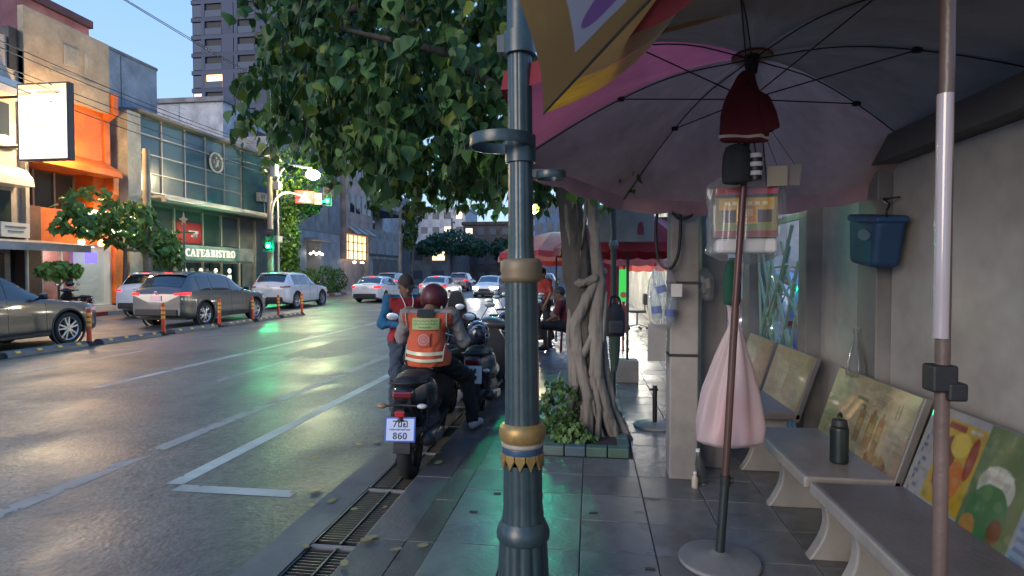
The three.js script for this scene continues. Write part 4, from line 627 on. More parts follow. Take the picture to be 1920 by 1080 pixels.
function car(kind, col, label, category, pos, turn, o = {}) {
  const c = CAR[kind], t = T(o.name ?? 'parked_car', label, category, pos, turn, o.group), zc = c.L / 2;       // group origin under the middle of the car
  const mP = carPaint(col, o.metal ?? 0.4), mDark = M([0.018, 0.018, 0.02], 0.6), mG = glassMat([0.012, 0.016, 0.018], 0.04, { clearcoat: 1, clearcoatRoughness: 0.02 });
  const belt = (z) => curve(c.belt, z), top = (z) => Math.max(curve(c.top, z), belt(z) * 0.9), roof = Math.max(...c.top.map((p) => p[1]));
  const hw = (z) => { const e = Math.min(-z, c.L + z); return c.hw * (1 - 0.17 * Math.pow(1 - clamp(e / 0.55), 2.4)) * (1 - 0.03 * sstep(-c.L * 0.5, -c.L, z)); };
  const bot = (z) => c.sill + 0.12 * Math.pow(1 - clamp(-z / 0.5), 2) + 0.05 * Math.pow(1 - clamp((c.L + z) / 0.5), 2);
  const rhw = (z) => { const k = clamp((top(z) - belt(z)) / (roof - belt(z) + 1e-6)); return hw(z) * lerp(0.84, 0.7, k); };
  const side = (z, y) => { const b = belt(z), tp = top(z), h = hw(z); if (y <= b) { const yb = bot(z), k = (y - yb) / (b - yb); return h * (k < 0.12 ? lerp(0.955, 0.985, k / 0.12) : 1 - 0.055 * Math.pow(clamp((k - 0.35) / 0.65), 2.4) - 0.012 * Math.exp(-Math.pow((k - 0.42) / 0.07, 2))); } const k = clamp((y - b) / Math.max(tp - 0.06 - b, 0.02)); return lerp(h * 0.935, rhw(z), Math.pow(k, 1.15)); };
  const section = (z) => {
    const b = belt(z), tp = top(z), yb = bot(z), q = [[0, yb], [hw(z) * 0.6, yb], [hw(z) * 0.93, yb]];
    for (let k = 0; k <= 9; k++) { const y = lerp(yb + 0.012, Math.min(b, tp - 0.01), k / 9); q.push([side(z, y), y]); }
    const cab = tp - 0.055 > b + 0.01;
    for (let k = 1; k <= 5; k++) { const y = cab ? lerp(b, tp - 0.055, k / 5) : lerp(Math.min(b, tp - 0.01), tp - 0.006, k / 5); q.push([cab ? side(z, y) : lerp(side(z, Math.min(b, tp - 0.01)), rhw(z), Math.pow(k / 5, 0.8)), y]); }
    const e = q[q.length - 1]; for (let k = 1; k <= 5; k++) { const a = k / 5; q.push([e[0] * (1 - a), lerp(e[1], tp, Math.sin(a * Math.PI / 2))]); }
    return q;
  };
  const st = []; for (let k = 0; k <= 64; k++) { const f = k / 64; st.push(-c.L * (f < 0.12 ? f * f / 0.24 + f * 0.5 : f > 0.88 ? 1 - ((1 - f) * (1 - f) / 0.24 + (1 - f) * 0.5) : f)); }
  const pos_ = [], idx = []; const n = section(-1).length, ring = 2 * n - 2;
  st.forEach((z) => { const q = section(z); for (let k = 0; k < n; k++) pos_.push(q[k][0], q[k][1], z); for (let k = n - 2; k > 0; k--) pos_.push(-q[k][0], q[k][1], z); });
  for (let s = 0; s < st.length - 1; s++) for (let k = 0; k < ring; k++) { const a = s * ring + k, b = s * ring + (k + 1) % ring; idx.push(a, a + ring, b, b, a + ring, b + ring); }
  for (const [s, flip] of [[0, 1], [st.length - 1, 0]]) { const m = pos_.length / 3; pos_.push(0, 0.62, st[s]); for (let k = 0; k < ring; k++) { const a = s * ring + k, b = s * ring + (k + 1) % ring; flip ? idx.push(m, a, b) : idx.push(m, b, a); } }
  let g = new THREE.BufferGeometry(); g.setAttribute('position', new THREE.Float32BufferAttribute(pos_, 3)); g.setIndex(idx);
  g.computeVertexNormals(); g.setAttribute('uv', new THREE.BufferAttribute(new Float32Array(pos_.length / 3 * 2), 2));
  let b = new Brush(g); b.updateMatrixWorld();
  for (const z of c.wb) { const cut = new Brush(cy(c.R + 0.055, c.R + 0.055, 3, 0, c.R + 0.01, z, 36, 0, 0, Math.PI / 2)); cut.updateMatrixWorld(); b = evaluator.evaluate(b, cut, SUBTRACTION); }
  const G = (x) => { x.translate(0, 0, zc); return x; };
  P(t, 'body', G(b.geometry), mP);
  P(t, 'underbody', G(bb(-c.hw * 0.82, c.hw * 0.82, c.sill * 0.9, 0.75, -0.3, -c.L + 0.3)), mDark);
  // windows lie on the skin
  const patch = (f, nu, nv) => { const p = [], ix = []; for (let a = 0; a <= nu; a++) for (let d = 0; d <= nv; d++) p.push(...f(a / nu, d / nv)); for (let a = 0; a < nu; a++) for (let d = 0; d < nv; d++) { const q = a * (nv + 1) + d; ix.push(q, q + 1, q + nv + 2, q, q + nv + 2, q + nv + 1); } const h = new THREE.BufferGeometry(); h.setAttribute('position', new THREE.Float32BufferAttribute(p, 3)); h.setIndex(ix); h.computeVertexNormals(); return h; };
  mG.side = THREE.DoubleSide;
  const gx = [[c.glass[0] + 0.05, c.pillars[0] - 0.03], [c.pillars[0] + 0.03, c.pillars[1] - 0.03], [c.pillars[1] + 0.03, c.glass[1]]];
  for (const s of [1, -1]) for (const [z0, z1] of gx) {
    P(t, 'side_window', G(patch((u, v) => { const z = lerp(z0, z1, u), y0 = belt(z) + 0.02, tz = Math.min(top(z), roof - 0.03) - 0.1, y1 = Math.max(y0 + 0.004, tz), y = lerp(y0, y1, v); return [s * (side(z, y) + 0.007), y, z]; }, 14, 6)), mG);
  }
  const glassTop = (z0, z1) => G(patch((u, v) => { const z = lerp(z0, z1, u), q = section(z), e = q[q.length - 6], x = lerp(-1, 1, v) * e[0] * 0.93, a = Math.abs(x) / e[0], y = lerp(top(z), e[1], 1 - Math.sin((1 - a) * Math.PI / 2)); return [x, y + 0.008, z]; }, 12, 12));
  P(t, 'windscreen', glassTop(c.ws[0], c.ws[1]), mG);
  { const rw = glassTop(c.rw[0], c.rw[1]); rw.translate(0, 0, 0.006); P(t, 'rear_window', rw, mG); }
  // seams and fittings
  for (const s of [1, -1]) {
    for (const z of [...c.pillars, c.glass[0] - 0.05]) { const pt = []; for (let k = 0; k <= 8; k++) { const y = lerp(c.sill + 0.1, belt(z), k / 8); pt.push([s * (side(z, y) + 0.0005), y, z + zc]); } P(t, 'seam', tube(pt, 0.0045, 12, 4), K.black); }
    P(t, 'mirror', [rb(0.2, 0.13, 0.1, 0.045, s * (c.hw + 0.1), belt(c.glass[0]) + 0.1, c.glass[0] + 0.12 + zc, 0, 0, 0, 3), rod([s * c.hw * 0.9, belt(c.glass[0]) + 0.03, c.glass[0] + 0.12 + zc], [s * (c.hw + 0.06), belt(c.glass[0]) + 0.08, c.glass[0] + 0.12 + zc], 0.025)], o.mirror ? mP : K.glossBlack);
    for (const z of [c.pillars[0] + 0.18, c.pillars[1] + 0.12]) P(t, 'handle', rb(0.03, 0.03, 0.2, 0.012, s * (side(z, belt(z) - 0.11) + 0.008), belt(z) - 0.11, z + zc), mP);
    for (const z of c.wb) {
      if (c.clad) { const f = to(c.R + 0.06, 0.028, s * (side(z, 0.7) - 0.004), c.R + 0.01, z + zc, 0, Math.PI / 2, 0, Math.PI * 2, 6, 36).scale(1, 1, 1); P(t, 'arch_trim', f, mDark); }
      const w = wheel(c.R, 0.225); w.position.set(s * (c.hw - 0.13), c.R, z + zc); w.rotation.set(rr(0, 6), s < 0 ? Math.PI : 0, 0, 'YXZ'); t.add(w);
    }
    P(t, 'sill_trim', G(rb(0.05, 0.11, c.wb[0] - c.wb[1] - 2 * c.R - 0.16, 0.02, s * (c.hw * 0.955), c.sill + 0.05, (c.wb[0] + c.wb[1]) / 2)), mDark);
    if (c.clad) P(t, 'roof_rail', tube([[s * 0.6, top(-2.1) - 0.02, -2.1 + zc], [s * 0.61, roof - 0.012, -1.7 + zc], [s * 0.61, roof - 0.012, -1 + zc], [s * 0.6, top(-0.6) - 0.03, -0.6 + zc]], 0.014, 16, 6), K.darkSteel);
  }
  // lamps wrap round the corners
  const lampOn = o.brake ? glow([1, 0.006, 0.005], o.brake * 0.55, { base: [0.3, 0.01, 0.01] }) : M([0.25, 0.012, 0.012], 0.2, { clearcoat: 1 }), headOn = o.head ? glow([1, 0.97, 0.9], o.head) : M([0.6, 0.62, 0.62], 0.1, { clearcoat: 1, metalness: 0.3 });
  const lampPatch = (z0, z1, y0, y1, s, x) => { const l = patch((u, v) => { const z = lerp(z0, z1, u), y = lerp(y0, y1, v); return [s * (side(z, y) + 0.012), y, z]; }, 8, 3); return G(l); };
  for (const s of [1, -1]) {
    const yb = c.clad ? [0.955, 1.04] : [0.8, 0.92], e = side(-0.004, yb[0]);
    P(t, 'tail_lamp', [lampPatch(-0.34, -0.0, yb[0] + 0.02, yb[1] - 0.005, s), G(bb(s * (e + 0.012), s * (e - 0.17), yb[0] + 0.012, yb[1] - 0.012, 0.018, -0.05))].map((q) => { if (q.index) return q; return q; }), (() => { lampOn.side = THREE.DoubleSide; return lampOn; })());
    const hb = c.clad ? [0.7, 0.82] : [0.6, 0.72], h = side(-c.L + 0.02, hb[0]);
    headOn.side = THREE.DoubleSide;
    P(t, 'headlight', [lampPatch(-c.L + 0.45, -c.L + 0.01, hb[0] + 0.03, hb[1], s), G(bb(s * (h + 0.008), s * (h - 0.3), hb[0], hb[1] - 0.02, -c.L - 0.012, -c.L + 0.08))], headOn);
  }
  const ye = c.clad ? 0.62 : 0.55;
  P(t, 'bumper', G(rb(c.hw * 1.5, 0.2, 0.12, 0.04, 0, c.sill + 0.2, -0.02)), mDark); P(t, 'bumper', G(rb(c.hw * 1.5, 0.16, 0.12, 0.04, 0, c.sill + 0.12, -c.L + 0.03)), mDark);
  P(t, 'plate', G(bb(-0.17, 0.17, ye + 0.18, ye + 0.33, -0.02, 0.022)), M([0.55, 0.56, 0.55], 0.5));
  P(t, 'grille', G(rb(0.8, 0.2, 0.06, 0.03, 0, c.clad ? 0.62 : 0.5, -c.L + 0.015)), K.glossBlack);
  P(t, 'badge', G(tr(new THREE.TorusGeometry(0.045, 0.009, 6, 20), 0, ye + 0.41, 0.012)), K.chrome);
  if (o.brake) P(t, 'high_brake_lamp', G(bb(-0.14, 0.14, top(c.rw[0] - 0.05) + 0.0, top(c.rw[0] - 0.05) + 0.03, c.rw[0] - 0.03, c.rw[0] + 0.03)), lampOn);
  if (c.clad) P(t, 'spoiler', G(rb(1.16, 0.035, 0.2, 0.015, 0, top(-0.58) + 0.012, -0.52, 0.2)), mP);
  return t;
}
const lit = (t, x, y, z, c, k, r = 4) => { const p = t.localToWorld(V(x, y, z)); lampLight(c, k, p.toArray(), r); };
{
  const gp = 'cars waiting in the far lanes';
  car('suv', [0.065, 0.065, 0.064], 'dark grey car cut off by the left edge, only its front half showing', 'car', [-12.66, 0, -10.35], 0, { group: gp, metal: 0.6 });
  const b = car('suv', [0.095, 0.095, 0.095], 'silver grey car with red tail lamps lit, behind the second and third bollards', 'car', [-12.66, 0, -17.78], 0, { group: gp, brake: 5, metal: 0.65 });
  const cc = car('suv', [0.6, 0.6, 0.61], 'white boxy car mostly hidden behind the silver grey car, its high brake lamp lit', 'car', [-16.2, 0, -21.1], 0, { group: gp, brake: 5, metal: 0.05 });
  car('suv', [0.55, 0.56, 0.56], 'white crossover car ahead of the silver grey one under the green traffic light', 'car', [-14.35, 0, -26.5], 0.03, { group: gp, metal: 0.1 });
  car('sedan', [0.62, 0.62, 0.62], 'white saloon car with red tail lamps driving away at the junction', 'car', [-12.1, 0, -32.4], -0.04, { group: gp, brake: 3, metal: 0.05 });
  const f = car('sedan', [0.5, 0.46, 0.46], 'pale saloon car right behind the standing man in the blue jacket', 'car', [-9.3, 0, -35.6], -0.03, { group: 'cars on the near lanes', metal: 0.1, brake: 1.5 });
  const h = car('sedan', [0.62, 0.62, 0.62], 'white oncoming car with glaring headlights just left of the lamp post', 'car', [-6.9, 0, -39.5], Math.PI, { group: 'cars on the near lanes', head: 60, metal: 0.05 });
  car('suv', [0.35, 0.2, 0.2], 'reddish van-like car far down the road left of the oncoming white car', 'car', [-11.6, 0, -52], 0, { group: 'cars on the near lanes', brake: 4, metal: 0.1 });
  car('suv', [0.4, 0.4, 0.4], 'pale car far down the road showing above the white saloon', 'car', [-15.6, 0, -45], 0, { group: 'cars on the near lanes', brake: 3, metal: 0.1 });
  car('suv', [0.06, 0.06, 0.065], 'dark car with red lamps far off behind the oncoming white car', 'car', [-7.6, 0, -58], 0, { group: 'cars on the near lanes', brake: 14, metal: 0.2 });
  const j = car('suv', [0.05, 0.11, 0.26], 'blue car with a bright headlight seen between lamp post and tree trunk', 'car', [-2.75, 0, -30.5], Math.PI, { group: 'cars on the near lanes', head: 60, metal: 0.3 });
  car('suv', [0.14, 0.16, 0.2], 'dark car with red lamps behind the blue car, between lamp post and tree', 'car', [-3.6, 0, -46], 0, { group: 'cars on the near lanes', brake: 12, metal: 0.2 });
  car('suv', [0.14, 0.22, 0.46], 'blue car parked behind the stick fence', 'car', [3.15, 0.03, -9.1], 0, { metal: 0.3 });
  scene.updateMatrixWorld(true);
  for (const [q, L, y, k] of [[h, 4.4, 0.66, 26], [j, 4.55, 0.76, 16]]) for (const s of [-1, 1]) { const p = q.localToWorld(V(s * 0.6, y, -L / 2 - 0.1)), a = q.localToWorld(V(s * 0.6, -0.55, -L / 2 - 7)); const sl = new THREE.SpotLight(new THREE.Color(1, 0.96, 0.88), k, 0, 0.32, 1, 2); sl.position.copy(p); sl.target.position.copy(a); sl.castShadow = true; sl.shadow.radius = 5; scene.add(sl, sl.target); }
  for (const [q, L] of [[b, 4.55]]) lit(q, 0, 1.0, L / 2 + 0.12, [1, 0.05, 0.03], 0.12, 15);
}
// ---------- motorbikes ----------
const plateTex = canv(256, 200, (c, w, h) => {
  c.fillStyle = '#2f56b4'; c.fillRect(0, 0, w, h); c.fillStyle = '#c9d3ea'; c.fillRect(11, 11, w - 22, h - 22);
  c.fillStyle = c.strokeStyle = '#15171c'; c.font = 'bold 74px sans-serif'; c.textBaseline = 'alphabetic'; c.fillText('7', 62, 80);
  c.lineWidth = 9; c.lineJoin = c.lineCap = 'round';
  c.beginPath(); c.arc(117, 36, 6, 0, 7); c.moveTo(122, 40); c.lineTo(114, 52); c.lineTo(114, 76); c.lineTo(138, 76); c.lineTo(138, 30); c.stroke();            // kho khai
  c.beginPath(); c.arc(163, 56, 6, 0, 7); c.moveTo(157, 58); c.lineTo(157, 76); c.lineTo(187, 76); c.lineTo(187, 40); c.quadraticCurveTo(186, 29, 172, 29); c.lineTo(158, 33); c.stroke();   // o ang
  c.lineWidth = 3; for (let k = 0; k < 13; k++) { const x = 40 + k * 14; c.beginPath(); c.arc(x, 98, 2, 0, 7); c.moveTo(x, 98); c.lineTo(x, 106); if (k % 3) c.lineTo(x + 7, 106); c.lineTo(x + 7, 95 - (k % 4 === 1 ? 5 : 0)); c.stroke(); }
  c.font = 'bold 76px sans-serif'; c.textAlign = 'center'; c.fillText('860', 128, 178);
});
const helmetGeo = (open) => field((x, y, z) => { let d = Math.max(ell(x, y, z, [0, 0, 0], [0.128, 0.138, 0.15]), -(y + 0.085 + (z < 0 ? 0.0 : 0.04 * z / 0.15))); if (open) d = Math.max(d, -Math.max(ell(x, y, z, [0, -0.06, -0.14], [0.1, 0.085, 0.11]), -0.2)); return Math.max(d, -ell(x, y, z, [0, -0.02, 0], [0.106, 0.115, 0.128])); }, [-0.15, -0.15, -0.17], [0.15, 0.16, 0.17], 0.0085);
function bike(label, pos, turn, o = {}) {
  const t = T('motorbike', label, 'motorbike', pos, turn, o.group), body = o.body ?? M([0.013, 0.013, 0.015], 0.3, { clearcoat: 0.8, clearcoatRoughness: 0.15 });
  const whl = (z) => { const g = new THREE.Group(); g.name = 'wheel'; g.position.set(0, 0.285, z); t.add(g); P(g, 'tyre', la([[0.19, -0.045], [0.225, -0.058], [0.262, -0.05], [0.283, -0.022], [0.286, 0], [0.283, 0.022], [0.262, 0.05], [0.225, 0.058], [0.19, 0.045]], 44).rotateZ(Math.PI / 2), K.rubber); P(g, 'rim', [to(0.188, 0.016, 0, 0, 0, 0, Math.PI / 2), cy(0.05, 0.05, 0.1, 0, 0, 0, 18, 0, 0, Math.PI / 2), ...[0, 1, 2, 3, 4].map((k) => bx(0.02, 0.16, 0.03, 0, 0.11, 0).rotateX(k * 1.2566))], K.darkSteel); return g; };
  whl(0); whl(-1.26);
  P(t, 'engine', capField([[[0, 0.28, -0.02], [0, 0.31, -0.5], 0.06, 0.1], [[-0.1, 0.29, -0.05], [-0.11, 0.32, -0.45], 0.05, 0.075], [[0.06, 0.3, -0.25], [0.06, 0.34, -0.6], 0.07, 0.08], [[0, 0.36, -0.45], [0, 0.5, -0.4], 0.09, 0.1]], 0.016, 0.04), K.darkSteel);
  // body side panels and tail
  P(t, 'cowl', field((x, y, z) => { let d = cap(x * 0.92, y, z, [0, 0.7, 0.2], [0, 0.67, -0.2], 0.085, 0.135); d = smin(d, cap(x * 0.86, y, z, [0, 0.66, -0.2], [0, 0.52, -0.58], 0.14, 0.14), 0.08); d = smin(d, cap(x, y, z, [0, 0.62, 0.1], [0, 0.56, -0.3], 0.06, 0.12), 0.06); d = Math.max(d, y - 0.765 + 0.04 * (z < 0 ? -z : 0)); d = Math.max(d, -(ell(x, y, z, [0, 0.285, 0], [0.1, 0.335, 0.335]))); return d; }, [-0.22, 0.3, -0.78], [0.22, 0.84, 0.34], 0.0155), body);
  if (!o.openSeat) P(t, 'seat', field((x, y, z) => { let d = cap(x * 0.78, y * 1.5, z, [0, 1.17, 0.14], [0, 1.16, -0.12], 0.085, 0.105); d = smin(d, cap(x * 0.8, y * 1.6, z, [0, 1.2, -0.15], [0, 1.18, -0.55], 0.1, 0.085), 0.05); return d; }, [-0.17, 0.66, -0.68], [0.17, 0.88, 0.28], 0.014), M([0.014, 0.014, 0.014], 0.6, { bumpMap: tFine, bumpScale: 0.001 }));
  else { const s = P(t, 'seat', field((x, y, z) => { const w = 0.145 - 0.09 * Math.pow(clamp(y / 0.64), 3.0); return Math.max(Math.abs(x) - w, Math.abs(z) - 0.045 - 0.02 * Math.cos(x * 9), -y, y - 0.64 + 0.9 * x * x) * 0.8; }, [-0.18, -0.02, -0.09], [0.18, 0.68, 0.09], 0.012), M([0.02, 0.021, 0.024], 0.5), { label: 'seat hinged up to stand upright' }); s.position.set(0, 0.76, -0.52); s.rotation.x = 0.05; }
  P(t, 'grab_rail', tube([[-0.12, 0.76, -0.02], [-0.125, 0.79, 0.16], [-0.07, 0.8, 0.27], [0.07, 0.8, 0.27], [0.125, 0.79, 0.16], [0.12, 0.76, -0.02]], 0.011, 30, 7), K.darkPlastic);
  P(t, 'tail_lamp', rb(0.15, 0.055, 0.05, 0.016, 0, 0.715, 0.265), M([0.16, 0.008, 0.012], 0.15, { clearcoat: 1 }));
  P(t, 'mudguard', [tr(ext([[-0.06, 0], [0.06, 0], [0.075, -0.17], [-0.075, -0.17]], 0.012, 0.003), 0, 0.7, 0.27, 0.25), rb(0.06, 0.04, 0.12, 0.01, 0, 0.6, 0.29)], K.darkPlastic);
  P(t, 'hugger', (() => { const g = new THREE.CylinderGeometry(0.31, 0.31, 0.125, 24, 1, true, -0.5, 1.9); return g.rotateZ(Math.PI / 2).rotateX(-0.5).translate(0, 0.285, 0); })(), (() => { const m = K.darkPlastic.clone(); m.side = THREE.DoubleSide; return m; })());
  const pl = P(t, 'number_plate', [rb(0.226, 0.18, 0.005, 0.002, 0, 0, 0)], M([0.10, 0.18, 0.42], 0.4)); pl.position.set(0, o.plateY ?? 0.475, 0.345); pl.rotation.x = -0.2;
  P(pl, 'plate_print', face(0.222, 0.176, 0, 0, 0.0035), M([0.9, 0.92, 0.95], 0.4, { map: o.plate ?? plateTex }), { uv: true });
  P(t, 'plate_bracket', [rod([0, 0.6, 0.31], [0, 0.53, 0.335], 0.02), bx(0.05, 0.13, 0.015, 0, 0.48, 0.33)], K.darkPlastic);
  if (!o.plateY) P(t, 'reflector', rb(0.07, 0.04, 0.02, 0.006, 0, 0.592, 0.36), M([0.5, 0.015, 0.02], 0.2, { clearcoat: 1 }));
  for (const s of [-1, 1]) { const i = P(t, 'indicator', tr(sp(0.032, 0, 0, 0, 1.2, 0.62, 0.8, 14, 10), s * 0.15, 0.635, 0.29), M(s < 0 ? [0.3, 0.16, 0.06] : [0.55, 0.52, 0.5], 0.15, { clearcoat: 1 })); P(i, 'stalk', rod([0, 0.64, 0.28], [s * 0.13, 0.635, 0.29], 0.009), K.darkPlastic); }
  const coil = []; for (let k = 0; k <= 60; k++) { const a = k * 0.75; coil.push([0.12 + Math.cos(a) * 0.028, lerp(0.33, 0.58, k / 60), -0.02 - 0.06 * k / 60 + Math.sin(a) * 0.028]); }
  P(t, 'shock_absorber', [tube(coil, 0.006, 160, 5), rod([0.12, 0.27, 0], [0.12, 0.62, -0.09], 0.016)], K.darkSteel);
  P(t, 'muffler', capField([[[0.15, 0.3, -0.35], [0.165, 0.36, 0.16], 0.045, 0.058], [[0.1, 0.25, -0.6], [0.15, 0.3, -0.35], 0.022, 0.03]], 0.014, 0.02), M([0.045, 0.045, 0.047], 0.45, { metalness: 0.5 }));
  P(t, 'heat_shield', rb(0.02, 0.08, 0.28, 0.009, 0.218, 0.335, -0.06, -0.09), M([0.12, 0.12, 0.12], 0.35, { metalness: 0.6 }));
  P(t, 'floorboard', [rb(0.3, 0.05, 0.5, 0.02, 0, 0.3, -0.78), rb(0.16, 0.2, 0.4, 0.06, 0, 0.4, -0.75)], K.darkPlastic);
  P(t, 'leg_shield', field((x, y, z) => Math.max(Math.abs(z + 0.98 - 0.22 * (y - 0.6) + 0.9 * x * x) - 0.03, Math.abs(x) - 0.2 + 0.1 * Math.pow(Math.abs(y - 0.62) / 0.33, 3), y - 0.98, 0.3 - y) * 0.8, [-0.22, 0.26, -1.16], [0.22, 1.02, -0.82], 0.015), body);
  P(t, 'front_mudguard', (() => { const g = new THREE.CylinderGeometry(0.31, 0.31, 0.12, 24, 1, true, 0.2, 1.9); return g.rotateZ(Math.PI / 2).rotateX(1.9).translate(0, 0.285, -1.26); })(), body);
  P(t, 'fork', [rod([-0.075, 0.285, -1.26], [-0.06, 0.75, -1.06], 0.016), rod([0.075, 0.285, -1.26], [0.06, 0.75, -1.06], 0.016), rod([0, 0.7, -1.06], [0, 1.0, -0.93], 0.022)], K.steel);
  P(t, 'handlebar_cover', field((x, y, z) => smin(ell(x, y, z, [0, 1.0, -0.98], [0.16, 0.09, 0.13]), cap(x, y, z, [-0.2, 1.0, -0.92], [0.2, 1.0, -0.92], 0.035, 0.035), 0.05), [-0.26, 0.88, -1.14], [0.26, 1.12, -0.82], 0.014), body);
  P(t, 'headlight', sp(0.075, 0, 0.99, -1.08, 1.2, 0.7, 0.5, 18, 12), M([0.6, 0.6, 0.6], 0.08, { clearcoat: 1 }));
  for (const s of [-1, 1]) {
    P(t, 'grip', rod([s * 0.2, 1.0, -0.92], [s * 0.35, 1.0, -0.86], 0.018, 0.018, 12), K.rubber); P(t, 'lever', tube([[s * 0.22, 1.0, -0.98], [s * 0.3, 0.995, -0.98], [s * 0.37, 0.99, -0.93]], 0.006, 10, 6), K.steel);
    const m = P(t, 'mirror', tr(sp(0.07, 0, 0, 0, 1, 0.62, 0.28, 18, 12), s * 0.36, 1.21, -0.9), K.glossBlack); P(m, 'mirror_stem', tube([[s * 0.24, 1.02, -0.94], [s * 0.3, 1.12, -0.94], [s * 0.34, 1.19, -0.91]], 0.006, 10, 6), K.darkSteel); P(m, 'mirror_glass', tr(sp(0.06, 0, 0, 0, 1, 0.6, 0.05, 18, 10), s * 0.36, 1.21, -0.879), K.chrome);
  }
  P(t, 'side_stand', rod([-0.1, 0.25, -0.45], [-0.22, 0.012, -0.38], 0.011), K.darkSteel);
  return t;
}
const blankPlate = canv(64, 48, (c, w, h) => { c.fillStyle = '#c6c9d0'; c.fillRect(0, 0, w, h); c.fillStyle = '#30343c'; for (const [x, y, a] of [[14, 8, 8], [26, 8, 10], [40, 8, 8], [12, 27, 10], [26, 27, 10], [40, 27, 10]]) c.fillRect(x, y, a, 11); });
{
  bike('black motorbike with blue bordered number plate under the rider in the orange vest', [-1.41, 0, -4.42], 0.09);
  const gp = 'motorbikes parked along the kerb', red = M([0.13, 0.015, 0.02], 0.3, { clearcoat: 0.8 }), silver = M([0.28, 0.29, 0.3], 0.3, { metalness: 0.5, clearcoat: 0.6 }), grey = M([0.05, 0.052, 0.056], 0.35, { clearcoat: 0.8 });
  bike('dark motorbike with the graphic helmet resting on its seat', [-1.2, 0, -6.05], 0.02, { group: gp, body: grey, plate: blankPlate, plateY: 0.6 });
  bike('dark scooter whose seat is hinged upright, beyond the rider in the orange vest', [-1.62, 0, -6.55], 0.05, { group: gp, openSeat: true, plate: blankPlate });
  bike('motorbike with a silver body next to the kerb, behind the one with the graphic helmet', [-1.16, 0, -7.5], -0.05, { group: gp, body: silver, plate: blankPlate });
  bike('motorbike with a dark red body farther along the kerb', [-1.2, 0, -8.9], 0.04, { group: gp, body: red, plate: blankPlate });
  bike('black motorbike farthest along the row at the kerb', [-1.3, 0, -10.3], 0, { group: gp, plate: blankPlate });
  const hm = (label, p, ry, rx, col, gfx) => { const t = T('helmet', label, 'helmet', p, ry); t.rotation.x = rx; P(t, 'shell', helmetGeo(true), M(col, 0.25, { clearcoat: 1, clearcoatRoughness: 0.08 })); if (gfx) { const mW = M([0.45, 0.47, 0.52], 0.35); for (const [a0, b0, a1, b1, w] of [[-0.9, 0.7, 0.1, 0.95, 0.012], [-1.0, 0.45, -0.35, 0.75, 0.009], [-0.35, 0.95, 0.5, 0.7, 0.01], [0.35, -0.15, 0.9, -0.45, 0.011], [0.3, 0.0, 0.55, 0.12, 0.01], [0.3, -0.02, 0.42, -0.4, 0.009], [0.9, -0.42, 1.05, -0.2, 0.008]]) { const pt = []; for (let k = 0; k <= 6; k++) { const f = k / 6, a = lerp(a0, a1, f), b = lerp(b0, b1, f) + 0.1 * Math.sin(f * 3.1); pt.push([Math.sin(a) * Math.cos(b) * 0.127, Math.sin(b) * 0.137, Math.cos(a) * Math.cos(b) * 0.149]); } P(t, 'graphic', tube(pt, w * 0.55, 14, 6), mW); } }
    P(t, 'visor', (() => { const g = new THREE.SphereGeometry(0.155, 24, 10, Math.PI * 1.08, Math.PI * 0.84, 1.05, 0.75); return g.scale(0.88, 0.95, 1.0).rotateY(0); })(), glassMat([0.02, 0.02, 0.025], 0.06, { side: THREE.DoubleSide })); P(t, 'strap', tube([[-0.11, -0.08, 0.02], [-0.07, -0.19, -0.02], [0.05, -0.2, -0.02], [0.11, -0.08, 0.02]], 0.006, 16, 5), K.cable); return t; };
  hm('glossy dark blue helmet with white graphics resting on a parked motorbike behind the rider', [-1.22, 0.965, -6.2], 0.5, 0.15, [0.014, 0.018, 0.035], true);
  hm('plain black helmet resting on the motorbike beyond the graphic one', [-1.12, 0.97, -7.75], -0.6, 0.1, [0.012, 0.012, 0.014], false);
  hm('grey helmet resting on the dark red motorbike', [-1.2, 0.965, -9.1], 0.9, 0.1, [0.05, 0.052, 0.055], false);
}
// ---------- people ----------
const mir = (p) => [-p[0], p[1], p[2]];
function fingers(w, dir, up, s = 1) {                 // palm and five separate bent fingers from the wrist along dir, up = back of the hand
  const D = V(...dir).normalize(), U = V(...up).sub(D.clone().multiplyScalar(V(...up).dot(D))).normalize(), R = D.clone().cross(U), W = V(...w);
  const at = (a, b, c) => W.clone().addScaledVector(D, a * s).addScaledVector(R, b * s).addScaledVector(U, c * s).toArray(), caps = [];
  for (const k of [-1.5, -0.5, 0.5, 1.5]) { caps.push([at(0.01, k * 0.012, 0), at(0.085, k * 0.02, 0), 0.015 * s, 0.0125 * s]); const l = [0.062, 0.078, 0.08, 0.068][k + 1.5], a = at(0.085, k * 0.02, 0), b = at(0.085 + l * 0.5, k * 0.022, -0.012), c = at(0.085 + l * 0.75, k * 0.022, -0.012 - l * 0.4); caps.push([a, b, 0.0098 * s, 0.009 * s], [b, c, 0.009 * s, 0.0078 * s]); }
  const th = [at(0.02, 0.022, -0.008), at(0.05, 0.052, -0.02), at(0.085, 0.056, -0.03)]; caps.push([th[0], th[1], 0.0135 * s, 0.0105 * s], [th[1], th[2], 0.0105 * s, 0.009 * s]); return caps;
}
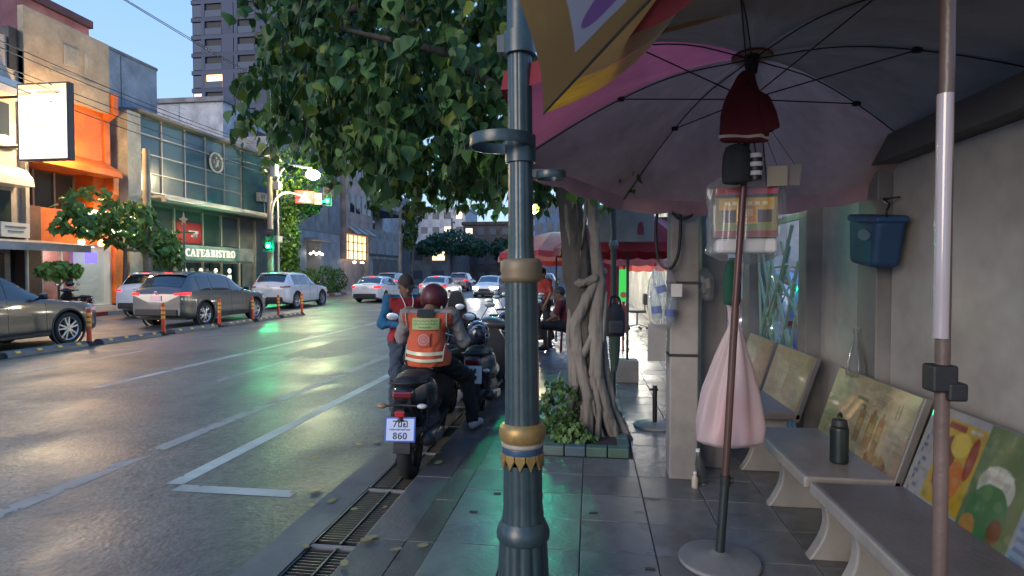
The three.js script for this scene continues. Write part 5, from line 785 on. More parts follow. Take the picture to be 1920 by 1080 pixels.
function headField(h, yaw, pitch, cell) {
  const g = field((x, y, z) => {
    let d = ell(x, y, z, [0, 0.035, 0.012], [0.076, 0.092, 0.098]); d = smin(d, ell(x, y, z, [0, -0.045, -0.022], [0.058, 0.07, 0.07]), 0.04); d = smin(d, ell(x, y, z, [0, -0.092, -0.062], [0.026, 0.02, 0.024]), 0.03);
    d = smin(d, cap(x, y, z, [0, 0.018, -0.083], [0, -0.022, -0.106], 0.009, 0.014), 0.014); d = smin(d, cap(x, y, z, [-0.035, 0.032, -0.077], [0.035, 0.032, -0.077], 0.01, 0.01), 0.02);
    for (const s of [-1, 1]) { d = smin(d, ell(x, y, z, [s * 0.078, -0.008, 0.012], [0.01, 0.03, 0.018]), 0.01); d = Math.max(d, -ell(x, y, z, [s * 0.03, 0.012, -0.097], [0.016, 0.01, 0.014])); }
    d = smin(d, cap(x, y, z, [-0.02, -0.058, -0.084], [0.02, -0.058, -0.084], 0.008, 0.008), 0.008); d = Math.max(d, -cap(x, y, z, [-0.022, -0.0585, -0.096], [0.022, -0.0585, -0.096], 0.0022, 0.0022));
    return smin(d, cap(x, y, z, [0, -0.05, 0.02], [0, -0.17, 0.035], 0.054, 0.056), 0.03);
  }, [-0.1, -0.22, -0.13], [0.1, 0.14, 0.13], cell);
  return g.rotateX(pitch).rotateY(yaw).translate(...h);
}
function person(label, pos, turn, j, o = {}) {          // j: joints in the figure's own frame, facing -z
  const t = T('person', label, 'person', pos, turn), cl = o.cell ?? 0.014, mS = o.skin ?? K.skin;
  const arm = (s) => [[j['sh' + s], j['el' + s], 0.05, 0.04], [j['el' + s], j['wr' + s], 0.04, 0.027]], leg = (s) => [[j['hip' + s], j['kn' + s], 0.082, 0.056], [j['kn' + s], j['an' + s], 0.056, 0.037]];
  const torso = [[j.pel, j.waist, 0.115, 0.11], [j.waist, j.chest, 0.11, 0.13], [j.hipL, j.hipR, 0.095, 0.095], [j.shL, j.chest, 0.065, 0.1], [j.shR, j.chest, 0.065, 0.1], [j.chest, j.neck, 0.1, 0.055]];
  const body = [...torso, ...arm('L'), ...arm('R'), ...leg('L'), ...leg('R'), [j.anL, j.toL, 0.036, 0.028], [j.anR, j.toR, 0.036, 0.028]];
  const hands = [capField(fingers(j.wrL, j.handL ?? V(...j.wrL).sub(V(...j.elL)).toArray(), j.upL ?? [0, 1, 0]), 0.0045, 0.006), capField(fingers(j.wrR, j.handR ?? V(...j.wrR).sub(V(...j.elR)).toArray(), j.upR ?? [0, 1, 0]), 0.0045, 0.006)];
  const bm = P(t, 'body', [capField(body, cl, 0.04), headField(j.head, j.yaw ?? 0, j.pitch ?? 0, o.headCell ?? 0.006), ...hands], mS);
  const grow = (caps, d) => caps.map(([a, b, r, q]) => [a, b, r + d, q + d]), fold = (f, a = 0.01) => (d, x, y, z) => d + a * (vnoise(x * f + 60, y * f + z * f * 0.8 + 60, 1024, 31) - 0.5) + a * 0.5 * (vnoise(x * f * 2.3 + 60, y * f * 2.1 + z * f * 1.7 + 60, 1024, 37) - 0.5);
  const below = (k, axis = 1) => 0; const cloth_ = (c) => M(c, 0.92, { bumpMap: tWeave, bumpScale: 0.0006, map: tGrime });
  const sleeves = o.sleeve === 'short' ? ['L', 'R'].flatMap((s) => [[j['sh' + s], V(...j['sh' + s]).lerp(V(...j['el' + s]), 0.75).toArray(), 0.066, 0.06]]) : ['L', 'R'].flatMap((s) => { const w = V(...j['el' + s]).lerp(V(...j['wr' + s]), 0.96).toArray(); return [[j['sh' + s], j['el' + s], 0.066, 0.056], [j['el' + s], w, 0.056, 0.042]]; });
  P(bm, 'shirt', capField([...grow(torso, 0.014), ...sleeves], cl, 0.045, (d, x, y, z) => Math.max(fold(14, 0.022)(d, x, y, z), y - j.neck[1] + 0.005)), cloth_(o.shirt));
  const legs = o.shorts ? ['L', 'R'].flatMap((s) => [[j['hip' + s], V(...j['hip' + s]).lerp(V(...j['kn' + s]), 1.0).toArray(), 0.1, 0.085]]) : ['L', 'R'].flatMap((s) => { const a = V(...j['kn' + s]).lerp(V(...j['an' + s]), 0.97).toArray(); return [[j['hip' + s], j['kn' + s], 0.102, 0.074], [j['kn' + s], a, 0.074, 0.058]]; });
  P(bm, 'trousers', capField([...legs, [j.hipL, j.hipR, 0.112, 0.112], [j.pel, [j.pel[0], j.pel[1] + 0.05, j.pel[2]], 0.125, 0.122]], cl, 0.05, fold(16, 0.024)), cloth_(o.pants));
  for (const s of ['L', 'R']) { const a = j['an' + s], b = j['to' + s]; P(bm, 'shoe', capField([[[a[0], a[1] - 0.02, a[2]], [b[0], b[1], b[2]], 0.045, 0.038], [[a[0], a[1] - 0.025, a[2] + 0.03], [a[0], a[1] - 0.025, a[2]], 0.04, 0.042]], 0.01, 0.03, (d, x, y, z) => Math.max(d, a[1] - 0.07 - y)), o.shoe ?? M([0.02, 0.02, 0.02], 0.7)); }
  if (o.vest) P(bm, 'vest', capField([...grow(torso, 0.03), [j.pel, j.waist, 0.165, 0.165], ['L', 'R'].map(() => 0) && [j.shL, j.shR, 0.085, 0.085]], cl, 0.05, (d, x, y, z) => { let q = fold(12, 0.02)(d, x, y, z); q = Math.max(q, y - j.neck[1] + 0.035); q = Math.max(q, (o.vestLow ?? j.pel[1] - 0.06) - y); return Math.max(q, Math.abs(x) - (o.vestW ?? 0.215)); }), cloth_(o.vest));
  if (o.helmet) { const h = P(bm, 'helmet', helmetGeo(true).rotateX(j.pitch ?? 0).rotateY(j.yaw ?? 0).translate(j.head[0], j.head[1] + 0.03, j.head[2]), M(o.helmet, 0.55, { clearcoat: 0.1 })); }
  if (o.cap) P(bm, 'cap', [field((x, y, z) => Math.max(ell(x, y, z, [0, 0.035, 0.012], [0.088, 0.108, 0.112]), 0.03 - y - 0.12 * (z > 0 ? z : 0)), [-0.1, -0.03, -0.12], [0.1, 0.16, 0.14], 0.009), tr(ext([[-0.07, 0], [0.07, 0], [0.06, 0.07], [0, 0.09], [-0.06, 0.07]], 0.01, 0.003), 0, 0.05, -0.085, -Math.PI / 2 - 0.15)].map((q) => q.rotateX(j.pitch ?? 0).rotateY(j.yaw ?? 0).translate(...j.head)), M(o.cap, 0.85));
  else if (!o.helmet) P(bm, 'hair', field((x, y, z) => Math.max(ell(x, y, z, [0, 0.04, 0.016], [0.084, 0.102, 0.107]), 0.03 - y - 0.9 * (z + 0.04)), [-0.1, -0.12, -0.12], [0.1, 0.16, 0.14], 0.009).rotateX(j.pitch ?? 0).rotateY(j.yaw ?? 0).translate(...j.head), K.hair);
  for (const s of [-1, 1]) P(bm, 'eye', sp(0.0085, s * 0.03, 0.012, -0.088, 1, 0.7, 0.6, 10, 8).rotateX(j.pitch ?? 0).rotateY(j.yaw ?? 0).translate(...j.head), K.black);
  t.userData.vestMesh = undefined; return [t, bm];
}
{
  // rider on the first motorbike, back to the camera, leaning over something held in front
  const r = { pel: [0, 0.86, 0], waist: [0.0, 0.98, -0.02], chest: [0.0, 1.16, -0.07], neck: [0.0, 1.3, -0.14], head: [0.015, 1.355, -0.225], pitch: -0.55, yaw: -0.1, shL: [-0.19, 1.25, -0.09], shR: [0.19, 1.25, -0.09], elL: [-0.29, 1.02, -0.2], elR: [0.29, 1.0, -0.2], wrL: [-0.09, 1.0, -0.4], wrR: [0.1, 0.99, -0.4], hipL: [-0.095, 0.86, -0.02], hipR: [0.095, 0.86, -0.02], knL: [-0.26, 0.66, -0.42], knR: [0.29, 0.62, -0.4], anL: [-0.33, 0.09, -0.22], anR: [0.36, 0.215, -0.36], toL: [-0.37, 0.045, -0.38], toR: [0.4, 0.17, -0.52], handL: [0.5, 0.1, -0.8], handR: [-0.5, 0.1, -0.8] };
  const [t, bm] = person('person in orange safety vest and dark red helmet on a motorbike, seen from behind', [-1.445, 0, -5.02], 0.05, r, { shirt: [0.30, 0.29, 0.28], pants: [0.013, 0.013, 0.014], vest: [0.62, 0.115, 0.05], helmet: [0.075, 0.01, 0.016], vestW: 0.225, vestLow: 0.8, shoe: M([0.35, 0.33, 0.31], 0.7) });
  // markings on the back of the vest follow its surface
  const back = (x, y) => { let z = 0.3; const caps = [[r.pel, r.waist, 0.165, 0.165], [r.waist, r.chest, 0.14, 0.16], [r.shL, r.chest, 0.095, 0.13], [r.shR, r.chest, 0.095, 0.13], [r.hipL, r.hipR, 0.125, 0.125], [r.shL, r.shR, 0.085, 0.085]]; for (let k = 0; k < 60; k++) { let d = 1e9; for (const c of caps) d = smin(d, cap(x, y, z, ...c), 0.05); if (d < 0.004) break; z -= Math.max(d, 0.002) * 0.8; if (z < -0.25) { z = -0.1; break; } } return z + 0.02; };
  const onBack = (x0, x1, y0, y1, nx = 14, ny = 10, f) => { const p = [], uv = [], ix = []; for (let a = 0; a <= nx; a++) for (let b = 0; b <= ny; b++) { const x = lerp(x0, x1, a / nx), y = lerp(y0, y1, b / ny) + (f ? f(x) : 0); p.push(x, y, back(x, y)); uv.push(a / nx, b / ny); } for (let a = 0; a < nx; a++) for (let b = 0; b < ny; b++) { const q = a * (ny + 1) + b; ix.push(q, q + ny + 1, q + 1, q + 1, q + ny + 1, q + ny + 2); } const g = new THREE.BufferGeometry(); g.setAttribute('position', new THREE.Float32BufferAttribute(p, 3)); g.setAttribute('uv', new THREE.Float32BufferAttribute(uv, 2)); g.setIndex(ix); g.computeVertexNormals(); return g; };
  const lab = canv(256, 110, (c, w, h) => { c.fillStyle = '#a9bd7a'; c.fillRect(0, 0, w, h); c.fillStyle = '#4f6a3c'; for (let k = 0; k < 16; k++) { c.fillRect(14 + k * 14.4, 18 + (k % 3) * 3, 8, 12); c.fillRect(18 + k * 14, 48 + (k % 2) * 3, 7, 12); } for (let k = 0; k < 8; k++) c.fillRect(70 + k * 15, 80, 9, 16); });
  const emb = canv(128, 128, (c) => { c.fillStyle = '#c8573c'; c.fillRect(0, 0, 128, 128); c.strokeStyle = '#c9958c'; c.lineWidth = 11; c.beginPath(); c.arc(64, 64, 48, 0, 7); c.stroke(); c.fillStyle = '#b98a84'; c.beginPath(); c.arc(64, 64, 33, 0, 7); c.fill(); c.strokeStyle = '#c8573c'; c.lineWidth = 7; c.beginPath(); c.moveTo(44, 78); c.quadraticCurveTo(50, 40, 64, 60); c.quadraticCurveTo(80, 84, 84, 46); c.stroke(); });
  const dbl = (m) => { m.side = THREE.DoubleSide; return m; };
  P(bm, 'vest_label', onBack(-0.115, 0.125, 1.125, 1.225), dbl(M([0.75, 0.75, 0.72], 0.6, { map: lab })), { uv: true });
  P(bm, 'vest_emblem', onBack(-0.055, 0.06, 0.985, 1.1), dbl(M([0.8, 0.75, 0.72], 0.7, { map: emb })), { uv: true });
  for (const [y, h] of [[0.905, 0.03], [0.85, 0.026]]) P(bm, 'reflective_band', onBack(-0.165, 0.165, y, y + h, 22, 3, (x) => 0.05 * x * x * 6 - 0.035 * x), dbl(M([0.62, 0.64, 0.42], 0.35, { metalness: 0.1 })));
  P(bm, 'vest_yoke', onBack(-0.075, 0.075, 1.235, 1.3, 8, 4), dbl(M([0.02, 0.03, 0.03], 0.9)));
  const piping = M([0.35, 0.33, 0.3], 0.7); for (const s of [-1, 1]) { const pt = []; for (let k = 0; k <= 10; k++) { const y = lerp(0.86, 1.27, k / 10), x = s * (0.165 + 0.02 * k / 10); pt.push([x, y, back(x, y)]); } P(bm, 'vest_piping', tube(pt, 0.006, 20, 5), piping); }
  // man standing on the road beyond the rider, turned toward him
  const m = { pel: [0, 0.88, 0], waist: [0.0, 1.02, 0], chest: [0, 1.22, 0.0], neck: [0, 1.38, -0.01], head: [0, 1.47, -0.05], pitch: -0.35, yaw: 0.0, shL: [-0.18, 1.32, 0], shR: [0.18, 1.32, 0], elL: [-0.27, 1.06, -0.05], elR: [0.27, 1.06, -0.05], wrL: [-0.12, 1.03, -0.26], wrR: [0.1, 1.04, -0.27], hipL: [-0.09, 0.86, 0], hipR: [0.09, 0.86, 0], knL: [-0.11, 0.47, -0.03], knR: [0.11, 0.47, -0.03], anL: [-0.12, 0.09, 0.02], anR: [0.13, 0.09, 0.02], toL: [-0.15, 0.045, -0.14], toR: [0.17, 0.045, -0.14], handL: [0.5, 0.1, -0.8], handR: [-0.5, 0.1, -0.8] };
  const [t2, b2] = person('person in a red vest over a blue jacket and dark cap standing beyond the rider', [-2.12, 0, -6.45], Math.PI + 0.6, m, { shirt: [0.02, 0.13, 0.27], pants: [0.06, 0.085, 0.12], vest: [0.33, 0.025, 0.03], cap: [0.03, 0.022, 0.02], skin: M([0.17, 0.085, 0.05], 0.6), vestW: 0.2, vestLow: 0.84 });
  P(b2, 'lanyard', [tube([[-0.07, 1.38, -0.05], [-0.05, 1.28, -0.165], [0.01, 1.12, -0.175]], 0.006, 16, 5), tube([[0.07, 1.38, -0.05], [0.05, 1.28, -0.165], [0.01, 1.12, -0.175]], 0.006, 16, 5)], M([0.6, 0.58, 0.55], 0.7));
  const ph = one('mobile_phone', 'dark mobile phone held by the person in the blue jacket', 'phone', rb(0.075, 0.15, 0.009, 0.004), K.glossBlack); ph.position.set(-1.93, 1.06, -6.13); ph.rotation.set(0.9, 0.7, 0);
  // seated person on a stool past the tree, and one standing farther
  const sj = { pel: [0, 0.5, 0], waist: [0, 0.64, -0.03], chest: [0, 0.84, -0.09], neck: [0, 0.99, -0.13], head: [0, 1.09, -0.18], pitch: -0.3, yaw: 0.2, shL: [-0.18, 0.93, -0.1], shR: [0.18, 0.93, -0.1], elL: [-0.25, 0.68, -0.16], elR: [0.25, 0.68, -0.16], wrL: [-0.14, 0.58, -0.38], wrR: [0.14, 0.57, -0.38], hipL: [-0.09, 0.49, -0.02], hipR: [0.09, 0.49, -0.02], knL: [-0.16, 0.5, -0.43], knR: [0.16, 0.5, -0.43], anL: [-0.14, 0.09, -0.4], anR: [0.18, 0.09, -0.46], toL: [-0.17, 0.045, -0.55], toR: [0.22, 0.045, -0.61] };
  person('person in a dark red shirt and shorts sitting on a stool behind the tree trunk', [-0.42, 0.13, -11.0], 1.25, sj, { shirt: [0.1, 0.012, 0.02], pants: [0.015, 0.016, 0.02], shorts: true, sleeve: 'short', cell: 0.018, headCell: 0.009, skin: M([0.13, 0.07, 0.045], 0.6) });
  const st = T('stool', 'low plastic stool under the seated person behind the tree', 'stool', [-0.42, 0.13, -11.0]); P(st, 'seat', rb(0.3, 0.035, 0.3, 0.015, 0, 0.4, 0), M([0.2, 0.03, 0.03], 0.5)); for (const [x, z] of [[-1, -1], [1, -1], [-1, 1], [1, 1]]) P(st, 'leg', rod([x * 0.14, 0.005, z * 0.14], [x * 0.12, 0.39, z * 0.12], 0.017, 0.017, 8), M([0.2, 0.03, 0.03], 0.5));
  const wj = { ...m, elR: [0.23, 1.05, 0.02], wrR: [0.2, 0.83, -0.1], elL: [-0.23, 1.05, 0.02], wrL: [-0.2, 0.83, -0.1], knR: [0.1, 0.47, -0.12], anR: [0.1, 0.1, 0.02], knL: [-0.1, 0.47, 0.03], anL: [-0.1, 0.11, 0.16], toL: [-0.12, 0.06, 0.02], toR: [0.12, 0.045, -0.14], handL: [0, -1, -0.2], handR: [0, -1, -0.2], upL: [-1, 0, 0], upR: [1, 0, 0], pitch: -0.1 };
  person('person in red shirt and dark trousers half hidden by the lamp post', [-1.02, 0.13, -12.6], 2.3, wj, { shirt: [0.4, 0.06, 0.05], pants: [0.02, 0.022, 0.03], sleeve: 'short', cell: 0.018, headCell: 0.009 });
}
// ---------- buildings across the road (facades look along +x) ----------
const WX = -22;
const slab = (z0, z1, y0, y1, x0, x1) => bb(x0, x1, y0, y1, z0, z1);
{
  // grey-white shophouse at the left edge
  const t = T('shophouse', 'grey white shophouse with curved balcony awnings at the left edge', 'building', [WX, 0, -16]);
  const w = worn([0.42, 0.41, 0.40], 0.8), aw = M([0.62, 0.58, 0.48], 0.6), dk = worn([0.06, 0.055, 0.05], 0.7);
  P(t, 'wall', [slab(6, -3.9, 3.2, 10.6, -8, 0), slab(6, -3.9, 0.14, 3.2, -8, -0.5)], w);
  for (const y of [8.2, 4.9]) for (let k = 0; k < 2; k++) { P(t, 'balcony_awning', tr(ext([[0, 0], [0.9, 0], [0.85, 0.3], [0.6, 0.62], [0.25, 0.75], [0, 0.78]], 2.6, 0.03), 0, y, -2.4 + k * 3.0), aw); P(t, 'window', slab(-3.5 + k * 3, -1.4 + k * 3, y - 1.7, y - 0.15, 0.0, 0.05), glassMat([0.03, 0.04, 0.045])); P(t, 'sill', slab(-3.7 + k * 3, -1.2 + k * 3, y - 1.85, y - 1.7, 0, 0.35), w); }
  P(t, 'fin', slab(-3.9, -4.05, 3.2, 10.2, -1, 0.25), w);
  P(t, 'shutter', slab(3, -3.6, 0.15, 2.4, -0.5, -0.42), dk); for (let k = 0; k < 14; k++) P(t, 'slat', slab(3, -3.6, 0.22 + k * 0.155, 0.29 + k * 0.155, -0.42, -0.4), dk);
  P(t, 'canopy', [bx(2.2, 0.1, 8.8, 1.0, 2.78, -0.5, 0, 0, -0.1), bx(0.1, 0.28, 8.8, 2.05, 2.58, -0.5)], worn([0.4, 0.41, 0.42], 0.5));
  P(t, 'shop_sign', bx(0.1, 0.55, 1.1, 0.4, 3.25, -3.3), M([0.5, 0.52, 0.52], 0.5)); P(t, 'shop_sign', bx(0.1, 0.55, 1.0, 0.4, 3.25, -2.15), M([0.16, 0.28, 0.4], 0.5));
  P(t, 'sign_rule', [bx(0.02, 0.06, 0.8, 0.46, 3.36, -3.3), bx(0.02, 0.05, 0.6, 0.46, 3.2, -3.3)], M([0.1, 0.14, 0.2], 0.5));
  P(t, 'drainpipe', rod([0.12, 0.3, -4.0], [0.12, 10, -4.0], 0.06, 0.06, 8), M([0.5, 0.5, 0.5], 0.5));
}
{
  // orange shophouse with a projecting lightbox
  const t = T('orange_shophouse', 'bright orange shophouse with a big beige board high on its front', 'building', [WX, 0, -22]);
  const or = worn([0.72, 0.16, 0.02], 0.6), be = worn([0.46, 0.36, 0.24], 0.75), pk = worn([0.55, 0.19, 0.16], 0.8), wi = M([0.42, 0.47, 0.46], 0.5);
  P(t, 'back_wall', [slab(1.9, -3.3, 0.2, 13.4, -9, -2)], pk); P(t, 'cornice', slab(2.0, -3.4, 13.402, 13.75, -9, -1.85), worn([0.16, 0.05, 0.045], 0.8));
  P(t, 'wall', [slab(1.9, -2.2, 6.0, 9.6, -2, -0.12), slab(1.9, 1.6, 2.9, 6, -2, -0.12), slab(-1.4, -2.2, 2.9, 6, -2, -0.12), slab(1.6, -1.4, 2.9, 4.3, -2, -0.12), slab(1.6, -1.4, 4.3, 6, -2, -1.2)], or);
  P(t, 'fin', [tr(ext([[-2, 4.6], [0, 4.6], [0.35, 5.2], [0.35, 6.2], [-0.05, 6.6], [-0.05, 8.6], [0.4, 8.9], [0.4, 9.8], [-2, 9.8]], 0.3, 0.01), 0, 0, -2.15), slab(-2.3, -2.85, 0.2, 3.0, -1, 0.1)], or);
  P(t, 'ledge', tr(ext([[0, 0], [0.9, 0], [0.9, 0.25], [0, 0.75]], 3.9, 0.01), -0.12, 5.95, -0.1), or);
  P(t, 'sign_board', slab(2.1, -1.92, 8.85, 11.95, 0.05, 0.3), be, { label: 'big beige board with pale raised marks' });
  P(t, 'board_mark', [slab(0.4, -0.3, 10.3, 11.1, 0.302, 0.33), slab(-0.6, -0.75, 10.2, 11.1, 0.302, 0.33)], worn([0.5, 0.44, 0.33], 0.7)); P(t, 'board_mark', [slab(1.0, -1.2, 9.75, 9.95, 0.302, 0.33)], worn([0.48, 0.40, 0.28], 0.7));
  P(t, 'side_box', slab(2.5, 2.15, 9.4, 11, -0.6, 0.1), worn([0.05, 0.05, 0.05], 0.7));
  P(t, 'window', slab(1.55, -1.35, 4.35, 5.95, -1.19, -1.12), glassMat([0.035, 0.045, 0.04])); for (let k = 0; k < 4; k++) P(t, 'frame', slab(1.58 - k * 0.97, 1.5 - k * 0.97, 4.32, 5.97, -1.115, -1.05), M([0.2, 0.18, 0.16], 0.6));
  // ground floor: bright shop
  const shopIn = new THREE.Group(); shopIn.name = 'shop_room'; t.add(shopIn);
  P(shopIn, 'floor', slab(1.2, -2.2, 0.14, 0.2, -5, 0), wi); P(shopIn, 'back', slab(1.2, -2.2, 0.2, 2.9, -5.1, -5), wi); P(shopIn, 'side', slab(1.3, 1.2, 0.2, 2.9, -5, 0), wi); P(shopIn, 'side', slab(-2.2, -2.3, 0.2, 2.9, -5, -0.1), wi); P(shopIn, 'ceiling_lamp', slab(0.9, -1.9, 2.78, 2.82, -4.2, -0.6), glow([0.9, 1, 0.97], 1.1));
  for (let k = 0; k < 3; k++) P(shopIn, 'shelf', slab(0.9 - k * 1.0, 0.1 - k * 1.0, 0.3, 1.4 + 0.2 * k, -4.9, -4.5), M([[0.2, 0.4, 0.4], [0.45, 0.3, 0.15], [0.3, 0.34, 0.3]][k], 0.6));
  P(shopIn, 'counter', slab(0.9, -0.3, 0.2, 1.1, -2.6, -2.1), M([0.42, 0.6, 0.58], 0.5)); P(shopIn, 'orange_stripe', slab(0.9, -0.3, 0.95, 1.12, -2.09, -2.06), or);
  P(t, 'shop_pane', slab(1.15, 0.1, 0.3, 2.6, -0.35, -0.33), M([0.92, 0.95, 0.95], 0.03, { transmission: 1, thickness: 0 })); P(t, 'shop_pane', slab(0.0, -2.1, 0.3, 2.6, -0.35, -0.33), M([0.92, 0.95, 0.95], 0.03, { transmission: 1, thickness: 0 }));
  P(t, 'mullion', slab(0.09, 0.01, 0.2, 2.9, -0.38, -0.3), M([0.5, 0.5, 0.5], 0.5)); P(t, 'purple_sign', slab(-0.75, -1.35, 2.05, 2.55, 0.0, 0.06), glow([0.10, 0.08, 0.7], 1.2, { base: [0.06, 0.04, 0.3] }));
  P(t, 'brick_pier', slab(1.9, 1.35, 0.2, 4.3, -0.5, 0.1), worn([0.16, 0.085, 0.06], 0.85));
  const sg = P(t, 'lit_sign', slab(-0.3, -3.4, 3.4, 4.4, 0.05, 0.3), glow([1, 0.93, 0.72], 1.6)); seed = 31;
  for (let k = 0; k < 8; k++) P(sg, 'letter', [slab(-0.5 - k * 0.35, -0.58 - k * 0.35, 3.7, 4.15, 0.302, 0.33), slab(-0.58 - k * 0.35, -0.72 - k * 0.35, k % 2 ? 4.07 : 3.86, k % 2 ? 4.15 : 3.94, 0.302, 0.33)], M([0.04, 0.05, 0.1], 0.6));
  for (let k = 0; k < 3; k++) P(t, 'lantern', sp(0.13, 0.4, 2.95, -0.2 - k * 1.0, 1, 1.2, 1, 12, 8), glow([1, 0.35, 0.05], 7));
  const lb = T('lightbox_sign', 'glaring white vertical lightbox sign sticking out of the orange shophouse', 'sign', [-19.4, 5.68, -18.55]);
  const lt = canv(256, 352, (c, w, h) => { c.fillStyle = '#fff'; c.fillRect(0, 0, w, h); c.fillStyle = '#e9c27a'; c.fillRect(0, 0, w, 26); c.fillStyle = '#e0a552'; c.fillRect(96, 30, 130, 16); c.fillRect(0, 34, 70, 14); c.fillStyle = '#c9c3a8'; for (let k = 0; k < 2; k++) { c.fillRect(78, 196 + k * 26, 34, 7); c.fillRect(128, 198 + k * 26, 46, 7); } });
  const gm = glow([1, 0.92, 0.75], 0.62); gm.emissiveMap = lt;
  P(lb, 'cabinet', rb(2.06, 2.76, 0.26, 0.02, 0, 1.35, -0.02), M([0.05, 0.045, 0.04], 0.5)); P(lb, 'screen', face(1.94, 2.64, 0, 1.35, 0.116), gm, { uv: true }); P(lb, 'bracket', [rod([-1.0, 2.3, 0], [-1.9, 2.3, 0], 0.05), rod([-1.0, 0.5, 0], [-1.9, 0.5, 0], 0.05)], K.darkSteel);
  const L = new THREE.RectAreaLight(new THREE.Color(1, 0.8, 0.5), 9, 1.9, 2.6); L.position.set(-19.4, 7.03, -18.3); L.lookAt(-19.4, 7.03, 0); scene.add(L);
  lampLight([1, 0.62, 0.28], 42, [-20.4, 6.9, -20.6], 14);
  lampLight([0.9, 1, 0.96], 1.0, [-23.6, 2.4, -22.4], 10);
}
{
  const t = T('blue_grey_block', 'plain blue grey windowless block behind the orange shophouse', 'building', [-24, 0, -27.2]); const m = worn([0.22, 0.285, 0.38], 0.8);
  P(t, 'wall', slab(2.1, -2.5, 0.02, 12.85, -12, 0), m); P(t, 'parapet', slab(2.12, -2.52, 12.852, 13.0, -12, 0.06), worn([0.16, 0.17, 0.19], 0.8)); P(t, 'joint', [slab(0.02, -0.02, 1, 12.8, 0, 0.02)], worn([0.12, 0.13, 0.15], 0.8));
  for (const y of [4.6, 6.6]) P(t, 'pipe', rod([0.12, y, 2], [0.12, y, -2.4], 0.06), K.darkSteel); P(t, 'pipe', rod([0.15, 6.6, -0.5], [0.15, 9.0, -2.3], 0.05), K.darkSteel);
}
{
  // glass fronted café building
  const t = T('cafe_building', 'café building with a dark blue glass curtain wall, round emblem and metal canopy', 'building', [WX, 0, -26]);
  const co = worn([0.44, 0.42, 0.36], 0.8), al = M([0.30, 0.31, 0.31], 0.45, { metalness: 0.5 });
  P(t, 'wall', [slab(-0.2, -12, 0.2, 9.0, -12, -0.35)], worn([0.16, 0.17, 0.17], 0.8)); P(t, 'column', slab(0.85, 0.02, 0.2, 9.4, -1.5, 0.1), co);
  P(t, 'roof_edge', [tr(ext([[-1.4, 0], [0.2, 0], [0.2, 0.14], [-1.4, 0.34]], 11.3, 0.01), 0, 9.52, -5.6)], worn([0.24, 0.21, 0.18], 0.7));
  const panes = [glassMat([0.045, 0.09, 0.125], 0.2), glassMat([0.038, 0.08, 0.112], 0.16), glassMat([0.052, 0.1, 0.13], 0.25)]; let q = 0;
  for (let r = 0; r < 4; r++) for (let c = 0; c < 5; c++) { const z0 = -0.05 - c * 1.74, y0 = 5.75 + r * 0.95; P(t, 'pane', slab(z0 - 0.03, z0 - 1.71, y0 + 0.03, y0 + 0.92, -0.34 + 0.004 * (q++ % 3), -0.3), panes[(r * 3 + c * 2) % 3]); }
  for (let r = 0; r <= 4; r++) P(t, 'transom', slab(-0.05, -8.75, 5.75 + r * 0.95 - 0.03, 5.75 + r * 0.95 + 0.03, -0.29, -0.22), al);
  for (let c = 0; c <= 5; c++) P(t, 'mullion', slab(-0.02 - c * 1.74, -0.08 - c * 1.74, 5.72, 9.58, -0.295, -0.215), al);
  const teal = worn([0.03, 0.10, 0.10], 0.6); P(t, 'teal_wall', slab(-8.8, -11.8, 5.6, 9.4, -0.3, -0.1), teal);
  P(t, 'canopy', [slab(0.2, -12.4, 5.3, 5.42, -0.3, 1.5), slab(0.2, -12.4, 5.1, 5.3, 1.3, 1.5)], worn([0.5, 0.48, 0.43], 0.6));
  P(t, 'gutter_pipe', rod([1.55, 5.2, 0.2], [1.55, 5.2, -12.4], 0.07), al);
  P(t, 'emblem', [tr(new THREE.TorusGeometry(0.58, 0.06, 8, 36).rotateY(Math.PI / 2), -0.16, 8.2, -6.15)], M([0.45, 0.42, 0.36], 0.5)); P(t, 'emblem_disc', cy(0.55, 0.55, 0.06, -0.19, 8.2, -6.15, 32, 0, 0, Math.PI / 2), M([0.07, 0.09, 0.10], 0.5)); P(t, 'emblem_relief', [capField([[[0, -0.3, 0.1], [0, 0.1, -0.12], 0.05, 0.09], [[0, 0.1, -0.12], [0, 0.3, 0.1], 0.08, 0.05], [[0, -0.05, 0.2], [0, 0.15, 0.25], 0.05, 0.04], [[0, -0.25, -0.2], [0, -0.05, -0.05], 0.04, 0.06]], 0.03, 0.05).translate(-0.14, 8.2, -6.15)], M([0.36, 0.34, 0.3], 0.5));
  const fr = glassMat([0.06, 0.085, 0.08], 0.1); const st = [-0.4, -2.6, -4.9, -6.6, -8.4];
  for (let k = 0; k < 4; k++) { P(t, 'window', slab(st[k] - 0.06, st[k + 1] + 0.06, 3.25, 5.05, -0.34, -0.28), fr); }
  for (const z of [...st, -10.2]) P(t, 'post', slab(z + 0.06, z - 0.06, 0.2, 5.1, -0.34, -0.18), co);
  P(t, 'poster', slab(-2.75, -4.85, 3.28, 4.45, -0.26, -0.2), M([0.42, 0.018, 0.025], 0.5), { label: 'red poster in the upper window' }); P(t, 'poster_print', [slab(-3.7, -4.5, 3.85, 4.0, -0.198, -0.18), slab(-3.9, -4.4, 3.65, 3.75, -0.198, -0.18)], M([0.65, 0.5, 0.48], 0.5));
  P(t, 'fascia', [rb(0.3, 0.85, 6.9, 0.1, 1.0, 2.68, -4.4)], worn([0.26, 0.30, 0.29], 0.6));
  const shopIn = glassMat([0.02, 0.045, 0.045], 0.1); for (let k = 0; k < 7; k++) P(t, 'shop_window', slab(-1.2 - k * 1.1, -2.2 - k * 1.1, 0.3, 2.2, -0.33, -0.27), shopIn); 
